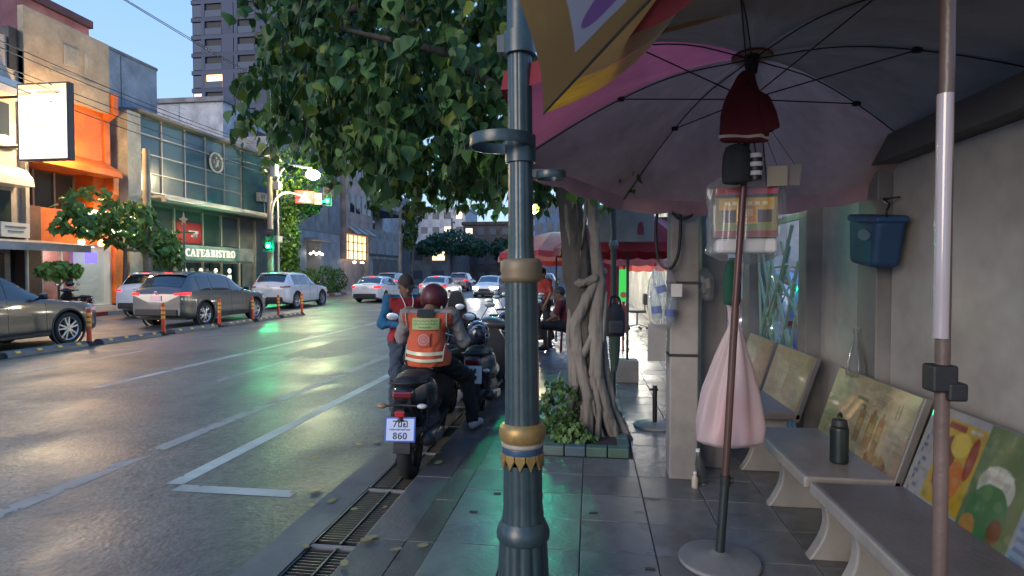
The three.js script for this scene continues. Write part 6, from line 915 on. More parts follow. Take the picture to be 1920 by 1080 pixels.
  for (let k = 0; k < 4; k++) { const d = P(t, 'window_display', [sp(0.16, 0, 1.75, -3.1 - k * 1.32, 0.4, 1, 1, 12, 8), bx(0.1, 0.36, 0.22, 0, 1.32, -3.1 - k * 1.32), bx(0.1, 0.1, 0.5, 0, 1.05, -3.1 - k * 1.32)], glow([0.9, 0.78, 0.55], 0.7)); }
  P(t, 'roof_screen', slab(-0.3, -10, 9.9, 10.3, -3, -2.9), K.paleConcrete);
}
{
  const ac = (label, p, turn = 0) => { const t = T('air_conditioner', label, 'air conditioner', p, turn); P(t, 'casing', rb(0.32, 0.6, 0.85, 0.03, 0.16, 0.3, 0), M([0.5, 0.5, 0.47], 0.6, { map: tGrime })); P(t, 'fan_guard', [to(0.22, 0.014, 0.33, 0.3, 0.14, 0, Math.PI / 2), to(0.14, 0.01, 0.33, 0.3, 0.14, 0, Math.PI / 2), to(0.06, 0.01, 0.33, 0.3, 0.14, 0, Math.PI / 2)], K.darkSteel); P(t, 'bracket', [bx(0.34, 0.04, 0.04, 0.17, -0.02, 0.3), bx(0.34, 0.04, 0.04, 0.17, -0.02, -0.3)], K.darkSteel); P(t, 'hose', tube([[0.05, 0.1, -0.4], [0.05, -0.3, -0.5], [0.04, -1.2, -0.5]], 0.03, 10, 6), K.white); };
  ac('air conditioner unit high on the blue grey block', [-24, 9.6, -27.9]); ac('air conditioner unit lower on the blue grey block', [-24, 7.3, -28.5]); ac('air conditioner unit on the teal end of the café front', [-22.1, 6.4, -36.6]); ac('air conditioner unit on the grey building beside the vine', [-21.95, 6.2, -40.2]);
  const an = T('roof_antenna', 'thin aerial standing on the café roof edge', 'aerial', [-22.5, 9.86, -29.5]); P(an, 'mast', rod([0, 0, 0], [0, 1.1, 0], 0.02), K.steel); P(an, 'rod', [rod([0, 0.9, -0.5], [0, 0.9, 0.5], 0.012), rod([0, 0.6, -0.35], [0, 0.6, 0.35], 0.012)], K.steel);
}
const { FontLoader } = await import('three/addons/loaders/FontLoader.js'), { TextGeometry } = await import('three/addons/geometries/TextGeometry.js');
const serif = await new FontLoader().loadAsync('fonts/droid/droid_serif_bold.typeface.json');
{
  const t = T('cafe_sign', 'raised letters ET CAFE&BISTRO glowing softly on the grey café fascia', 'sign', [WX + 1.155, 2.42, -26.6]);
  let x = 0; for (const ch of 'ET CAFE&BISTRO') { if (ch === ' ') { x += 0.22; continue; } const g = new TextGeometry(ch, { font: serif, size: 0.4, depth: 0.04, curveSegments: 5, bevelEnabled: false }); g.computeBoundingBox(); const w = g.boundingBox.max.x; P(t, 'letter', g.rotateY(Math.PI / 2).translate(0, 0.08, -x), glow([1, 0.68, 0.56], 0.36, { base: [0.7, 0.6, 0.55] })); x += w + 0.035; }
}
{
  const t = T('tower_block', 'tall dark tower block with rows of recessed balconies, two windows lit', 'building', [-70, 0, -95]);
  const w = M([0.075, 0.085, 0.125], 0.8, { map: tGrime }), gl = M([0.075, 0.10, 0.14], 0.5, { specularIntensity: 0.4 }), dkm = M([0.035, 0.035, 0.04], 0.7), litm = glow([1, 0.55, 0.22], 1.7);
  P(t, 'wall', [slab(-0.4, -16, 0, 64, 0, 28)], w); const wp = M([0.085, 0.095, 0.135], 0.8), wp2 = M([0.072, 0.08, 0.115], 0.8);
  for (let f = 0; f < 14; f++) {
    const y = 21.5 + f * 3.08;
    P(t, 'floor_band', slab(0.0, -0.4, y - 0.35, y + 0.35, 0, 28), f % 2 ? wp : wp2);
    P(t, 'corner_window', slab(-0.1, -0.35, y + 0.5, y + 2.55, 0.35, 1.9), f === 3 ? glow([1, 0.6, 0.4], 0.3) : gl);
    for (let c = 0; c < 4; c++) { const x = 2.7 + c * 6.2; P(t, 'pier', slab(0.02, -0.4, y + 0.35, y + 2.73, x - 0.75, x - 0.1), wp); P(t, 'balcony', [slab(-0.38, -0.3, y + 0.36, y + 2.7, x, x + 3.1)], (f === 4 && c === 0) || (f === 9 && c === 0) ? litm : dkm); P(t, 'railing', slab(0.05, -0.05, y + 0.36, y + 1.5, x, x + 3.1), gl); P(t, 'wing_wall', slab(0.01, -0.4, y + 0.35, y + 2.73, x + 3.15, x + 5.3), f % 2 ? wp2 : wp); }
  }
}
{
  const a = T('pale_block', 'pale grey block with a flat roof showing behind the café roof', 'building', [-27, 0, -46]); P(a, 'wall', slab(6, -30, 0, 14.3, -14, 0), worn([0.52, 0.53, 0.56], 0.8)); P(a, 'roof_edge', slab(6.2, -30.2, 14.302, 14.65, -14.2, 0.2), worn([0.22, 0.22, 0.24], 0.8)); for (let k = 0; k < 6; k++) P(a, 'window', slab(4.6 - k * 3, 2.8 - k * 3, 11.6, 13.2, 0.0, 0.04), K.glass);
  const b = T('grey_building', 'grey building with a dark entrance behind the vine covered tree', 'building', [WX, 0, -44.6]); const m = worn([0.34, 0.345, 0.37], 0.75);
  P(b, 'wall', [slab(5.6, 1.8, 0.1, 11.4, -10, 0), slab(1.8, -0.6, 4.3, 11.4, -10, 0), slab(-0.6, -4.4, 0.1, 11.4, -10, 0), slab(1.8, -0.6, 0.1, 4.3, -10, -1.2)], m); P(b, 'door', slab(1.5, -0.3, 0.1, 3.3, -1.19, -1.1), K.darkPlastic);
  for (let r = 0; r < 2; r++) for (let c = 0; c < 4; c++) P(b, 'panel', slab(5.2 - c * 2.45, 2.95 - c * 2.45, 5.0 + r * 3.1, 7.9 + r * 3.1, 0.0, 0.05), worn([0.22 + 0.02 * ((r + c) % 3), 0.23 + 0.02 * ((r + c) % 3), 0.26], 0.6)); 
  P(b, 'entrance_canopy', slab(2.2, -1, 4.2, 4.35, 0, 1.2), m); for (let k = 0; k < 5; k++) P(b, 'entrance_lamp', sp(0.09, 0.2, 3.15 + 0.12 * (k % 2), 1.5 - k * 0.5, 1, 1, 1, 10, 8), glow([1, 0.92, 0.8], 9));
}
{
  const t = T('lit_window_house', 'pinkish pale building with a warm lit gridded window under a slanted awning', 'building', [WX, 0, -52.6]);
  const m = worn([0.48, 0.36, 0.31], 0.8); P(t, 'wall', [slab(2.9, -2.9, 5.2, 16, -9, 0.3), slab(2.9, -2.9, 0.1, 2.9, -9, -0.4), slab(2.9, 2.6, 2.9, 5.2, -9, 0.2)], m);
  P(t, 'lit_window', slab(2.6, -2.9, 2.95, 5.15, -0.3, -0.2), glow([1, 0.62, 0.25], 1.15)); const fm = M([0.1, 0.07, 0.05], 0.6); for (let k = 0; k < 6; k++) P(t, 'mullion', slab(2.5 - k * 1.05, 2.4 - k * 1.05, 2.95, 5.15, -0.19, -0.12), fm); for (const y of [3.7, 4.5]) P(t, 'transom', slab(2.6, -2.9, y - 0.04, y + 0.04, -0.19, -0.13), fm);
  for (let k = 0; k < 6; k++) P(t, 'awning_slat', bx(1.5, 0.06, 0.85, 0.6, 5.6, 2.2 - k * 0.98, 0, 0, -0.6), M(k % 2 ? [0.16, 0.16, 0.17] : [0.4, 0.36, 0.33], 0.6));
  for (let k = 0; k < 4; k++) for (let r = 0; r < 3; r++) P(t, 'window', slab(2.1 - k * 1.35, 1.2 - k * 1.35, 7.2 + r * 3, 8.9 + r * 3, 0.3, 0.34), K.glass);
  P(t, 'street_lamp', [sp(0.14, 0.8, 2.6, 2.4, 1.3, 0.6, 1, 12, 8), sp(0.14, 0.8, 2.6, 0.6, 1.3, 0.6, 1, 12, 8)], glow([1, 0.95, 0.85], 10));
}
{
  const t = T('veranda_house', 'grey house with a dark recessed veranda and flat dark roof', 'building', [WX, 0, -60.3]); const m = worn([0.42, 0.41, 0.4], 0.8);
  P(t, 'wall', [slab(4.7, -4.8, 0.1, 5.2, -8, 0), slab(4.7, 3.5, 5.2, 8, -8, 0), slab(3.5, -4.8, 5.2, 8, -8, -2)], m); P(t, 'roof', slab(5.1, -5.2, 8.002, 8.4, -8.5, 0.9), worn([0.07, 0.08, 0.08], 0.7)); P(t, 'railing', slab(3.5, -4.8, 5.2, 6.1, -0.1, 0), worn([0.4, 0.38, 0.35], 0.8)); P(t, 'veranda_door', slab(2, -2, 5.3, 7.4, -1.99, -1.9), glassMat([0.04, 0.07, 0.06])); P(t, 'band', slab(4.7, -4.8, 3.4, 3.6, 0, 0.08), K.darkConcrete); P(t, 'shutter', slab(3.5, -4, 0.2, 3.1, 0, 0.06), worn([0.2, 0.18, 0.17], 0.8));
}
{
  // beyond: pale blocks closing the view, signs and lamps
  const blk = (label, x, z, w, h, d, c, rows, cols) => { const t = T('city_block', label, 'building', [x, 0, z]); P(t, 'wall', bb(-w / 2, w / 2, 0, h, -d / 2, d / 2), worn(c, 0.85)); P(t, 'roof_edge', bb(-w / 2 - 0.2, w / 2 + 0.2, h + 0.002, h + 0.5, -d / 2 - 0.2, d / 2 + 0.2), worn(c.map((v) => v * 0.7), 0.85)); const dw = M([0.08, 0.09, 0.11], 0.3), lw = glow([1, 0.75, 0.45], 0.8); seed = Math.round(x * -10 + z * -3); for (let r = 0; r < rows; r++) for (let k = 0; k < cols; k++) P(t, 'window', bx(w / cols * 0.55, h / rows * 0.45, 0.12, -w / 2 + w * (k + 0.5) / cols, h * (r + 0.55) / rows, d / 2), rnd() < 0.12 ? lw : dw); return t; };
  blk('pale bluish block far down the road behind the small trees', -31, -116, 14, 14, 12, [0.5, 0.53, 0.58], 5, 6);
  blk('dark brownish building far down the road left of the lamp post', -15.8, -92, 7.5, 9, 8, [0.10, 0.085, 0.08], 4, 4);
  blk('grey block far down the road behind the veranda house', -45, -110, 16, 16, 12, [0.42, 0.43, 0.46], 5, 6);
  blk('pale block at the very end of the road above the traffic', -8, -150, 16, 17, 10, [0.6, 0.6, 0.6], 6, 6);
  blk('blue front far down the road between lamp post and trunk', -4.2, -63, 3.2, 9, 6, [0.10, 0.17, 0.32], 5, 3);
  blk('grey shop row far down the left side of the road', -23, -86, 9, 5, 22, [0.26, 0.25, 0.24], 2, 3);
}
// ---------- trees, hedges, poles, signals on the far side ----------
{
  const barkM = M([0.12, 0.105, 0.085], 0.9, { bumpMap: tBark, bumpScale: 0.01 });
  const tree = (label, pos, h, lean, blobs, n, L, col, gap = 0.3, name = 'roadside_tree', grp) => { const t = T(name, label, 'tree', pos, 0, grp); const tops = blobs.map((b) => b[0]); P(t, 'trunk', capField([[[0, 0, 0], [lean, h * 0.55, 0], 0.09 * Math.sqrt(h / 4), 0.06 * Math.sqrt(h / 4)], ...tops.map((q) => [[lean, h * 0.55, 0], q, 0.05, 0.02])], 0.045, 0.05), barkM); blobs.forEach(([c, r], i) => sprigs(t, 'crown', c, r, Math.round(n / blobs.length), L, col, 0.4, gap, undefined, 50 + i * 7 + Math.round(pos[2]))); return t; };
  tree('small loose green tree on the far pavement in front of the café', [-19.1, 0.14, -21.6], 4.4, 0.1, [[[0.2, 4.0, 1.6], [0.9, 0.75, 1.1]], [[0.2, 3.2, 0.5], [0.9, 0.7, 0.9]], [[0.1, 3.9, -0.5], [0.8, 0.6, 0.8]], [[0.3, 2.9, -1.6], [0.9, 0.75, 1.1]], [[0.2, 2.4, -2.2], [0.7, 0.6, 0.7]], [[0.2, 3.4, 2.4], [0.7, 0.5, 0.8]]], 1300, 0.27, [0.09, 0.17, 0.045], 0.8);
  tree('bright green vine covered tree beside the traffic signals', [-19.4, 0.14, -36.2], 9, 0, [[[0, 8.2, 1.2], [1.4, 1.6, 1.7]], [[0, 8.6, -2.2], [1.3, 1.5, 1.8]], [[0, 6.2, 0.4], [1.1, 1.3, 1.4]], [[0, 6.4, -1.8], [0.9, 1.0, 1.2]], [[0, 3.8, 0.8], [0.7, 1.6, 0.8]], [[0, 1.9, 0.6], [0.6, 1.5, 0.7]]], 3600, 0.2, [0.06, 0.125, 0.02], 0.4);
  tree('dark round tree far down the road above the oncoming cars', [-18.4, 0.14, -76], 7, 0, [[[0, 5.6, 0], [3.2, 1.6, 3]], [[-2.6, 5, 1], [2, 1.2, 2]], [[3, 5, 0], [2.4, 1.3, 2]]], 3000, 0.42, [0.035, 0.085, 0.05], 0.3);
  tree('second dark tree far down the road nearer the lamp post', [-12.6, 0.14, -84], 6, 0, [[[0, 5, 0], [2.2, 1.8, 2]], [[2, 4, 0], [1.6, 1.2, 2]]], 1500, 0.42, [0.02, 0.05, 0.03], 0.3);
  tree('thin tree with drooping leaves near the far utility pole', [-18.3, 0.14, -58], 8, 0.2, [[[0.2, 7.8, 0], [1.3, 1.1, 1.3]], [[0, 5.6, 0.4], [0.8, 1.6, 0.8]]], 900, 0.34, [0.05, 0.09, 0.03], 0.4);
  [[-37.6, 'clipped green shrub left of the dark entrance'], [-40.2, 'clipped green shrub right of the dark entrance'], [-35.9, 'clipped green shrub nearest the traffic signal'], [-42.2, 'last clipped green shrub before the lit window building']].forEach(([z, label], i) => { const s = T('clipped_shrub', label, 'shrub', [-19.2, 0.14, z], 0, 'clipped shrubs by the far kerb'); P(s, 'stem', rod([0, 0, 0], [0, 0.8, 0], 0.05, 0.03), barkM); sprigs(s, 'foliage', [0, 0.95, 0], [0.75, i === 1 ? 1.15 : 0.95, 0.8], 700, 0.13, [0.055, 0.10, 0.02], 0.35, 0.1, undefined, 70 + i); });
  const pot = T('broad_leaf_plant', 'broad green leafy plant above the bonnet of the dark grey car', 'plant', [-18.9, 0.14, -18.45]); P(pot, 'stem', [rod([0, 0, 0], [0, 1.5, 0], 0.04, 0.03), rod([0, 1.0, 0], [0.2, 1.5, -0.4], 0.025), rod([0, 1.0, 0], [0, 1.5, 0.4], 0.025)], barkM); sprigs(pot, 'foliage', [0, 1.62, 0], [0.55, 0.32, 0.85], 260, 0.24, [0.12, 0.2, 0.04], 0.3, 0.1, undefined, 81);
  // poles
  const cp = M([0.33, 0.30, 0.24], 0.85, { map: tGrime });
  const up = (label, p, h, arms) => { const t = T('power_pole', label, 'utility pole', p); P(t, 'pole', tr(new THREE.CylinderGeometry(0.14, 0.2, h, 4, 1).rotateY(Math.PI / 4), 0, h / 2, 0), cp); arms.forEach((y) => { P(t, 'crossarm', bx(0.12, 0.12, 1.9, 0.18, y, 0), cp); for (const z of [-0.8, -0.4, 0.4, 0.8]) P(t, 'insulator', la([[0, 0], [0.05, 0], [0.06, 0.05], [0.035, 0.08], [0.05, 0.11], [0.03, 0.16], [0, 0.16]], 10).translate(0.18, y + 0.06, z), M([0.2, 0.13, 0.1], 0.3)); }); return t; };
  up('thin concrete power pole in front of the café glass front', [-18.9, 0.14, -22.7], 6.8, []); 
  const p2 = up('concrete power pole with crossarms beside the traffic signal', [-18.9, 0.14, -32.4], 8.8, [8.3, 7.4]); P(p2, 'transformer', [cy(0.26, 0.26, 0.9, 0.45, 7.6, 0.3, 14)], M([0.25, 0.26, 0.27], 0.6)); P(p2, 'box', rb(0.4, 0.5, 0.4, 0.03, 0.3, 6.7, -0.3), M([0.32, 0.33, 0.33], 0.6));
  up('far concrete power pole before the veranda house', [-18.9, 0.14, -56.2], 9, [8.4, 7.6]); up('farthest concrete power pole down the left side', [-18.9, 0.14, -78], 9, [8.4]);
  const wires = [[[-16, 8.93], [-37, 9.1]], [[-16, 8.6], [-37, 8.9]], [[-16, 8.15], [-37, 8.55]], [[-16, 7.92], [-37, 7.7]], [[-16, 7.6], [-37, 7.5]], [[-12, 12.75], [-44, 12.6]], [[-12, 12.9], [-44, 12.95]]];
  wires.forEach(([a, b], i) => one('overhead_wire', ['uppermost', 'second', 'third', 'fourth', 'lowest'][i] ? `black overhead wire, ${['uppermost', 'second', 'third', 'fourth', 'lowest'][i]} of the five crossing the orange shophouse` : `black overhead wire, ${i === 5 ? 'lower' : 'upper'} of the pair high in the sky`, 'wire', tube([0, 1, 2, 3, 4, 5, 6].map((k) => { const f = k / 6; return [-19 + (i % 2) * 0.25, lerp(a[1], b[1], f) - 0.35 * 4 * f * (1 - f) + 0.25, lerp(a[0], b[0], f)]; }), 0.018, 30, 5), K.cable, { group: 'overhead wires' }));
  // traffic signals
  const sig = (label, p, turn, red) => { const t = T('traffic_light', label, 'traffic light', p, turn); P(t, 'housing', rb(0.36, 1.05, 0.24, 0.04), K.darkPlastic); P(t, 'backboard', rb(0.62, 1.3, 0.03, 0.01, 0, 0, -0.06), K.black); [[0.33, [0.06, 0.01, 0.01]], [0, [0.07, 0.045, 0.01]], [-0.33, null]].forEach(([y, c]) => { const m = c ? M(c, 0.2) : glow([0.0, 1, 0.36], 0.6, { base: [0.0, 0.3, 0.15] }); P(t, c ? 'lens' : 'green_lamp', sp(c ? 0.135 : 0.165, 0, y, 0.1, 1, 1, 0.45, 18, 10), m); if (!c) P(t, 'lamp_core', sp(0.095, 0, y, 0.15, 1, 1, 0.4, 16, 10), glow([0.002, 1, 0.32], red * 3.2)); P(t, 'visor', tr(new THREE.CylinderGeometry(0.15, 0.15, 0.2, 18, 1, true, -1.9, 3.8), 0, y, 0.2, Math.PI / 2), (() => { const q = K.darkPlastic.clone(); q.side = THREE.DoubleSide; return q; })()); }); return t; };
  const mast = M([0.42, 0.40, 0.37], 0.5, { metalness: 0.3 });
  const ma = T('signal_mast', 'pale signal pole bending over into a long arm above the far lanes', 'pole', [-18.5, 0.14, -31.9]);
  P(ma, 'pole', tube([[0, 0, 0], [0, 3, 0], [0, 5.2, 0], [0.12, 5.9, -0.3], [0.3, 6.3, -1.0], [0.35, 6.35, -3], [0.35, 6.38, -7]], 0.075, 60, 10), mast); P(ma, 'bracket', [rod([0, 3.3, 0.0], [0.12, 3.3, 0.5], 0.03), rod([0, 2.8, 0], [0.12, 2.8, 0.5], 0.03)], mast); P(ma, 'box', rb(0.25, 0.35, 0.5, 0.02, 0.1, 3.5, -0.5), M([0.4, 0.4, 0.38], 0.6));
  sig('glowing green traffic light low on the signal pole', [-18.4, 3.5, -31.3], 0.5, 170);
  sig('green traffic light at the tip of the overhead arm', [-18.05, 6.9, -38.2], 0.45, 110);
  const sn = T('warning_sign', 'red lit sign with a white triangle on the signal arm', 'sign', [-18.05, 6.45, -35.0], 0.5);
  P(sn, 'panel', rb(1.15, 0.8, 0.06, 0.01), glow([1, 0.03, 0.02], 0.7, { base: [0.2, 0.01, 0.01] })); P(sn, 'triangle', tr(ext([[-0.36, -0.3], [0.36, -0.3], [0, 0.34]], 0.02, 0.003), 0, 0, 0.042), glow([1, 0.8, 0.72], 2));
  const s2 = T('amber_sign', 'small amber lit panel beside the red triangle sign', 'sign', [-17.95, 6.55, -36.6], 0.5); P(s2, 'panel', rb(0.45, 0.75, 0.08, 0.02), glow([1, 0.42, 0.08], 0.55)); P(s2, 'stripe', bx(0.42, 0.08, 0.02, 0, -0.1, 0.05), K.black);
  lampLight([0.0, 1, 0.42], 7, [-18.1, 3.15, -30.9], 6); lampLight([0.0, 1, 0.42], 7, [-17.8, 6.55, -37.8], 6);
  const sl = T('street_lamp', 'bright warm street lamp glowing above the red triangle sign', 'street lamp', [-18.75, 0.14, -33.0]); P(sl, 'pole', tube([[0, 0, 0], [0, 5, 0], [0.02, 7.2, 0], [0.6, 7.9, 0], [2.2, 7.75, 0]], 0.07, 40, 8), mast); P(sl, 'lamp', sp(0.36, 2.25, 7.35, 0, 1.1, 0.8, 1.1, 18, 12), glow([1, 0.86, 0.5], 110)); lampLight([1, 0.84, 0.5], 22, [-16.3, 6.85, -32.7], 14);
  const dl = T('ornamental_lamp', 'dark ornamental post with star shaped lamps in front of the café sign', 'lamp post', [-19.0, 0.14, -25.1]); P(dl, 'post', revolve([[0.14, 0], [0.1, 0.3], [0.06, 0.5], [0.05, 3.6], [0.07, 3.65], [0, 3.7]], 16), M([0.05, 0.08, 0.08], 0.5)); P(dl, 'finial', [ext([[0, 0.5], [0.05, 0.2], [0.2, 0.12], [0.07, 0.03], [0.1, -0.18], [0, -0.06], [-0.1, -0.18], [-0.07, 0.03], [-0.2, 0.12], [-0.05, 0.2]], 0.06, 0.01).rotateY(0.7).translate(0, 3.9, 0)], M([0.26, 0.22, 0.16], 0.5)); P(dl, 'arm', [rod([-0.35, 3.4, 0.3], [0.35, 3.4, -0.3], 0.03)], M([0.05, 0.08, 0.08], 0.5)); for (const s of [-1, 1]) P(dl, 'globe_lamp', sp(0.1, s * 0.35, 3.25, -s * 0.3, 1, 1.2, 1, 12, 8), M([0.45, 0.45, 0.4], 0.4));
  const sc = bike('parked scooter with a dark helmet on its mirror in front of the bright shop', [-17.7, 0, -18.3], 1.35, { plate: blankPlate }); const hh = T('helmet', 'dark helmet hung on the parked scooter in front of the bright shop', 'helmet', [-18.5, 1.25, -18.5], 0.4); P(hh, 'shell', helmetGeo(true), K.glossBlack);
}
// ---------- farther along our own pavement ----------
{
  const parasol = (label, p, R, h, col, tilt, pole, grp) => {
    const t = T('red_parasol', label, 'umbrella', p, 0, grp), A = [0, h, 0], rim = []; for (let k = 0; k < 8; k++) { const a = k * Math.PI / 4 + 0.2; rim.push([Math.cos(a) * R, h - 0.5 + Math.sin(a) * R * tilt, Math.sin(a) * R]); }
    for (let k = 0; k < 8; k++) { const g = canopyGeo(A, rim, k, 0.08, 0.05), c = P(t, 'canopy_panel', g, col[k % col.length], { uv: true }); P(c, 'valance', valance(g.userData.pt, 0.12, 0.015, A), col[0]); P(t, 'rib', tube([A, [0, 1, 2].map((i) => lerp(A[i], rim[k][i], 0.5) + (i === 1 ? 0.06 : 0)), rim[k]], 0.006, 10, 5), K.darkSteel); }
    P(t, 'pole', rod([0, 0.05, 0], [0, h, 0], 0.02, 0.02, 10), pole); P(t, 'hub', cy(0.03, 0.03, 0.1, 0, h - 0.03, 0, 10), K.darkSteel); return t;
  };
  const r1 = cloth([0.5, 0.05, 0.06], 0.3), r2 = cloth([0.62, 0.16, 0.15], 0.4);
  const a = parasol('dark red parasol standing in a concrete block past the tree', [0.5, 0.13, -8.12], 1.05, 2.35, [cloth([0.36, 0.02, 0.03], 0.2)], 0.03, M([0.04, 0.05, 0.045], 0.5), 'red parasols along the pavement');
  P(a, 'base_block', rb(0.29, 0.3, 0.29, 0.015, 0, 0.15, 0), worn([0.36, 0.34, 0.31], 0.85));
  parasol('pale red parasol seen low between the lamp post and the trunk', [-0.72, 0.13, -12.2], 1.3, 2.35, [r1, r2], 0.06, K.darkSteel, 'red parasols along the pavement');
  parasol('red parasol farther on, right of the trunk', [0.7, 0.13, -12.6], 1.25, 2.2, [r2, r1], 0.05, K.darkSteel, 'red parasols along the pavement');
  const sb = T('grey_signboard', 'plain grey signboard with a small dark figure hung above the red parasol', 'sign', [0.37, 1.98, -6.9]); P(sb, 'board', rb(0.7, 0.4, 0.05, 0.01, 0, 0.2, 0), worn([0.3, 0.285, 0.27], 0.6)); P(sb, 'figure', [sp(0.03, 0.2, 0.2, 0.028, 1, 1, 0.2, 12, 8), bx(0.07, 0.09, 0.006, 0.2, 0.13, 0.028)], M([0.18, 0.02, 0.025], 0.6)); P(sb, 'post', [rod([-0.32, 0.3, -0.04], [-0.32, -1.85, -0.04], 0.02)], K.darkSteel);
  const ms = T('maroon_sign', 'maroon sign with curly white script right of the grey signboard', 'sign', [1.03, 1.98, -9.2], -0.2); P(ms, 'board', rb(0.42, 0.5, 0.05, 0.008, 0, 0.25, 0), M([0.16, 0.02, 0.05], 0.5)); P(ms, 'script', [tube([[-0.17, 0.3, 0.03], [-0.1, 0.4, 0.03], [-0.03, 0.28, 0.03], [0.05, 0.4, 0.03], [0.15, 0.33, 0.03]], 0.014, 24, 5), tube([[-0.14, 0.16, 0.03], [-0.04, 0.22, 0.03], [0.05, 0.13, 0.03], [0.16, 0.2, 0.03]], 0.012, 24, 5)], M([0.6, 0.52, 0.55], 0.5)); P(ms, 'post', rod([0.15, 0, 0], [0.15, -1.84, 0], 0.02), K.darkSteel);
  const rc = T('red_stall_cloth', 'dark red cloth screen standing behind the tree trunk', 'screen', [0.2, 0.13, -9.6]); P(rc, 'cloth', tr(ext([[-0.22, 0.5], [0.22, 0.5], [0.24, 1.6], [-0.24, 1.72]], 0.03, 0.005), 0, 0, 0), M([0.26, 0.01, 0.025], 0.8)); P(rc, 'frame', [rod([-0.22, 0, 0], [-0.24, 1.7, 0], 0.015), rod([0.22, 0, 0], [0.24, 1.6, 0], 0.015)], K.darkSteel);
  const gs = T('green_sign', 'upright lit green sign with a red dot between the two thin poles', 'sign', [0.62, 0.13, -11.4]); P(gs, 'panel', rb(0.2, 0.62, 0.06, 0.01, 0, 1.25, 0), glow([0.08, 0.85, 0.12], 0.25, { base: [0.03, 0.35, 0.06] })); P(gs, 'dot', cy(0.06, 0.06, 0.015, 0, 1.07, 0.035, 16, Math.PI / 2), M([0.6, 0.2, 0.1], 0.5)); P(gs, 'post', [rod([0, 0, 0], [0, 0.95, 0], 0.02), rb(0.22, 0.55, 0.05, 0.01, 0, 0.6, -0.01)], M([0.35, 0.02, 0.03], 0.6));
  const tri = T('green_arrow_light', 'small glowing green arrow light above the parasol beside the trunk', 'signal light', [0.07, 2.72, -12.0]); P(tri, 'arrow_lamp', tr(ext([[-0.07, -0.1], [0.1, 0], [-0.07, 0.09]], 0.03, 0.004), 0, 0, 0), glow([0.0, 1, 0.12], 1.2)); P(tri, 'housing', rb(0.24, 0.26, 0.03, 0.008, 0.01, 0, -0.035), K.black); P(tri, 'post', rod([0, -0.1, -0.04], [0, -2.58, -0.04], 0.02), K.darkSteel);
  const pole = T('steel_pole', 'dark steel pole right behind the tree, a bag tied to it', 'pole', [0.23, 0.13, -6.05]); P(pole, 'pole', rod([0, 0, 0], [0, 2.2, 0], 0.028, 0.028, 12), M([0.06, 0.075, 0.07], 0.5, { metalness: 0.4 })); P(pole, 'collar', sp(0.05, 0, 1.78, 0, 1, 1.1, 1, 14, 10), M([0.16, 0.165, 0.16], 0.5));
  const bp = T('backpack', 'dark grey patterned backpack tied to the steel pole behind the tree', 'backpack', [0.24, 0.98, -5.93], 0.15); P(bp, 'body', sack([[0, 0.01, 0.01], [0.006, 0.095, 0.05], [0.1, 0.11, 0.07], [0.25, 0.1, 0.06], [0.32, 0.06, 0.035], [0.34, 0.01, 0.01]], 5, 0.15, 12, 34, 18), M([0.09, 0.088, 0.09], 0.9, { map: tGrime, bumpMap: tWeave, bumpScale: 0.001 })); P(bp, 'pocket', rb(0.14, 0.13, 0.05, 0.02, 0, 0.1, 0.06), M([0.13, 0.125, 0.12], 0.9)); P(bp, 'strap', tube([[-0.06, 0.3, 0.03], [-0.03, 0.4, 0.0], [0.03, 0.4, 0], [0.06, 0.3, 0.03]], 0.012, 16, 6), K.black); P(bp, 'loose_cloth', sack([[-0.35, 0.02, 0.015], [-0.2, 0.05, 0.03], [0, 0.06, 0.04], [0.02, 0.01, 0.01]], 4, 0.3, 9, 24, 12), M([0.10, 0.14, 0.10], 0.9));
  const us = T('umbrella_stand', 'round umbrella foot with a short black tube beside the concrete pole', 'umbrella stand', [0.62, 0.13, -5.75]); P(us, 'base_plate', la([[0, 0], [0.2, 0], [0.205, 0.012], [0.19, 0.03], [0.05, 0.045], [0, 0.045]], 32), worn([0.3, 0.3, 0.28], 0.7)); P(us, 'tube', [rod([0, 0.04, 0], [0, 0.4, 0], 0.022, 0.022, 12)], K.black); P(us, 'knob', rod([-0.05, 0.36, 0], [0.03, 0.36, 0], 0.012), K.black);
  const ch = T('swivel_stool', 'swivel stool on casters standing far along the bright pavement', 'stool', [1.22, 0.13, -15.7]); P(ch, 'seat', rb(0.44, 0.07, 0.42, 0.03, 0, 0.48, 0, 0, 0, 0, 3), M([0.03, 0.03, 0.035], 0.6)); P(ch, 'column', rod([0, 0.1, 0], [0, 0.45, 0], 0.025), K.steel); for (let k = 0; k < 5; k++) { const x = Math.cos(k * 1.2566) * 0.26, z = Math.sin(k * 1.2566) * 0.26, b = P(ch, 'base_arm', rod([0, 0.13, 0], [x, 0.075, z], 0.02, 0.014), K.steel); P(b, 'caster', sp(0.032, x, 0.033, z, 1, 1, 1, 10, 8), K.black); } P(ch, 'backrest', [rb(0.1, 0.3, 0.4, 0.03, 0.2, 0.8, 0), rod([0.2, 0.5, 0], [0.2, 0.7, 0], 0.015)], K.darkPlastic);
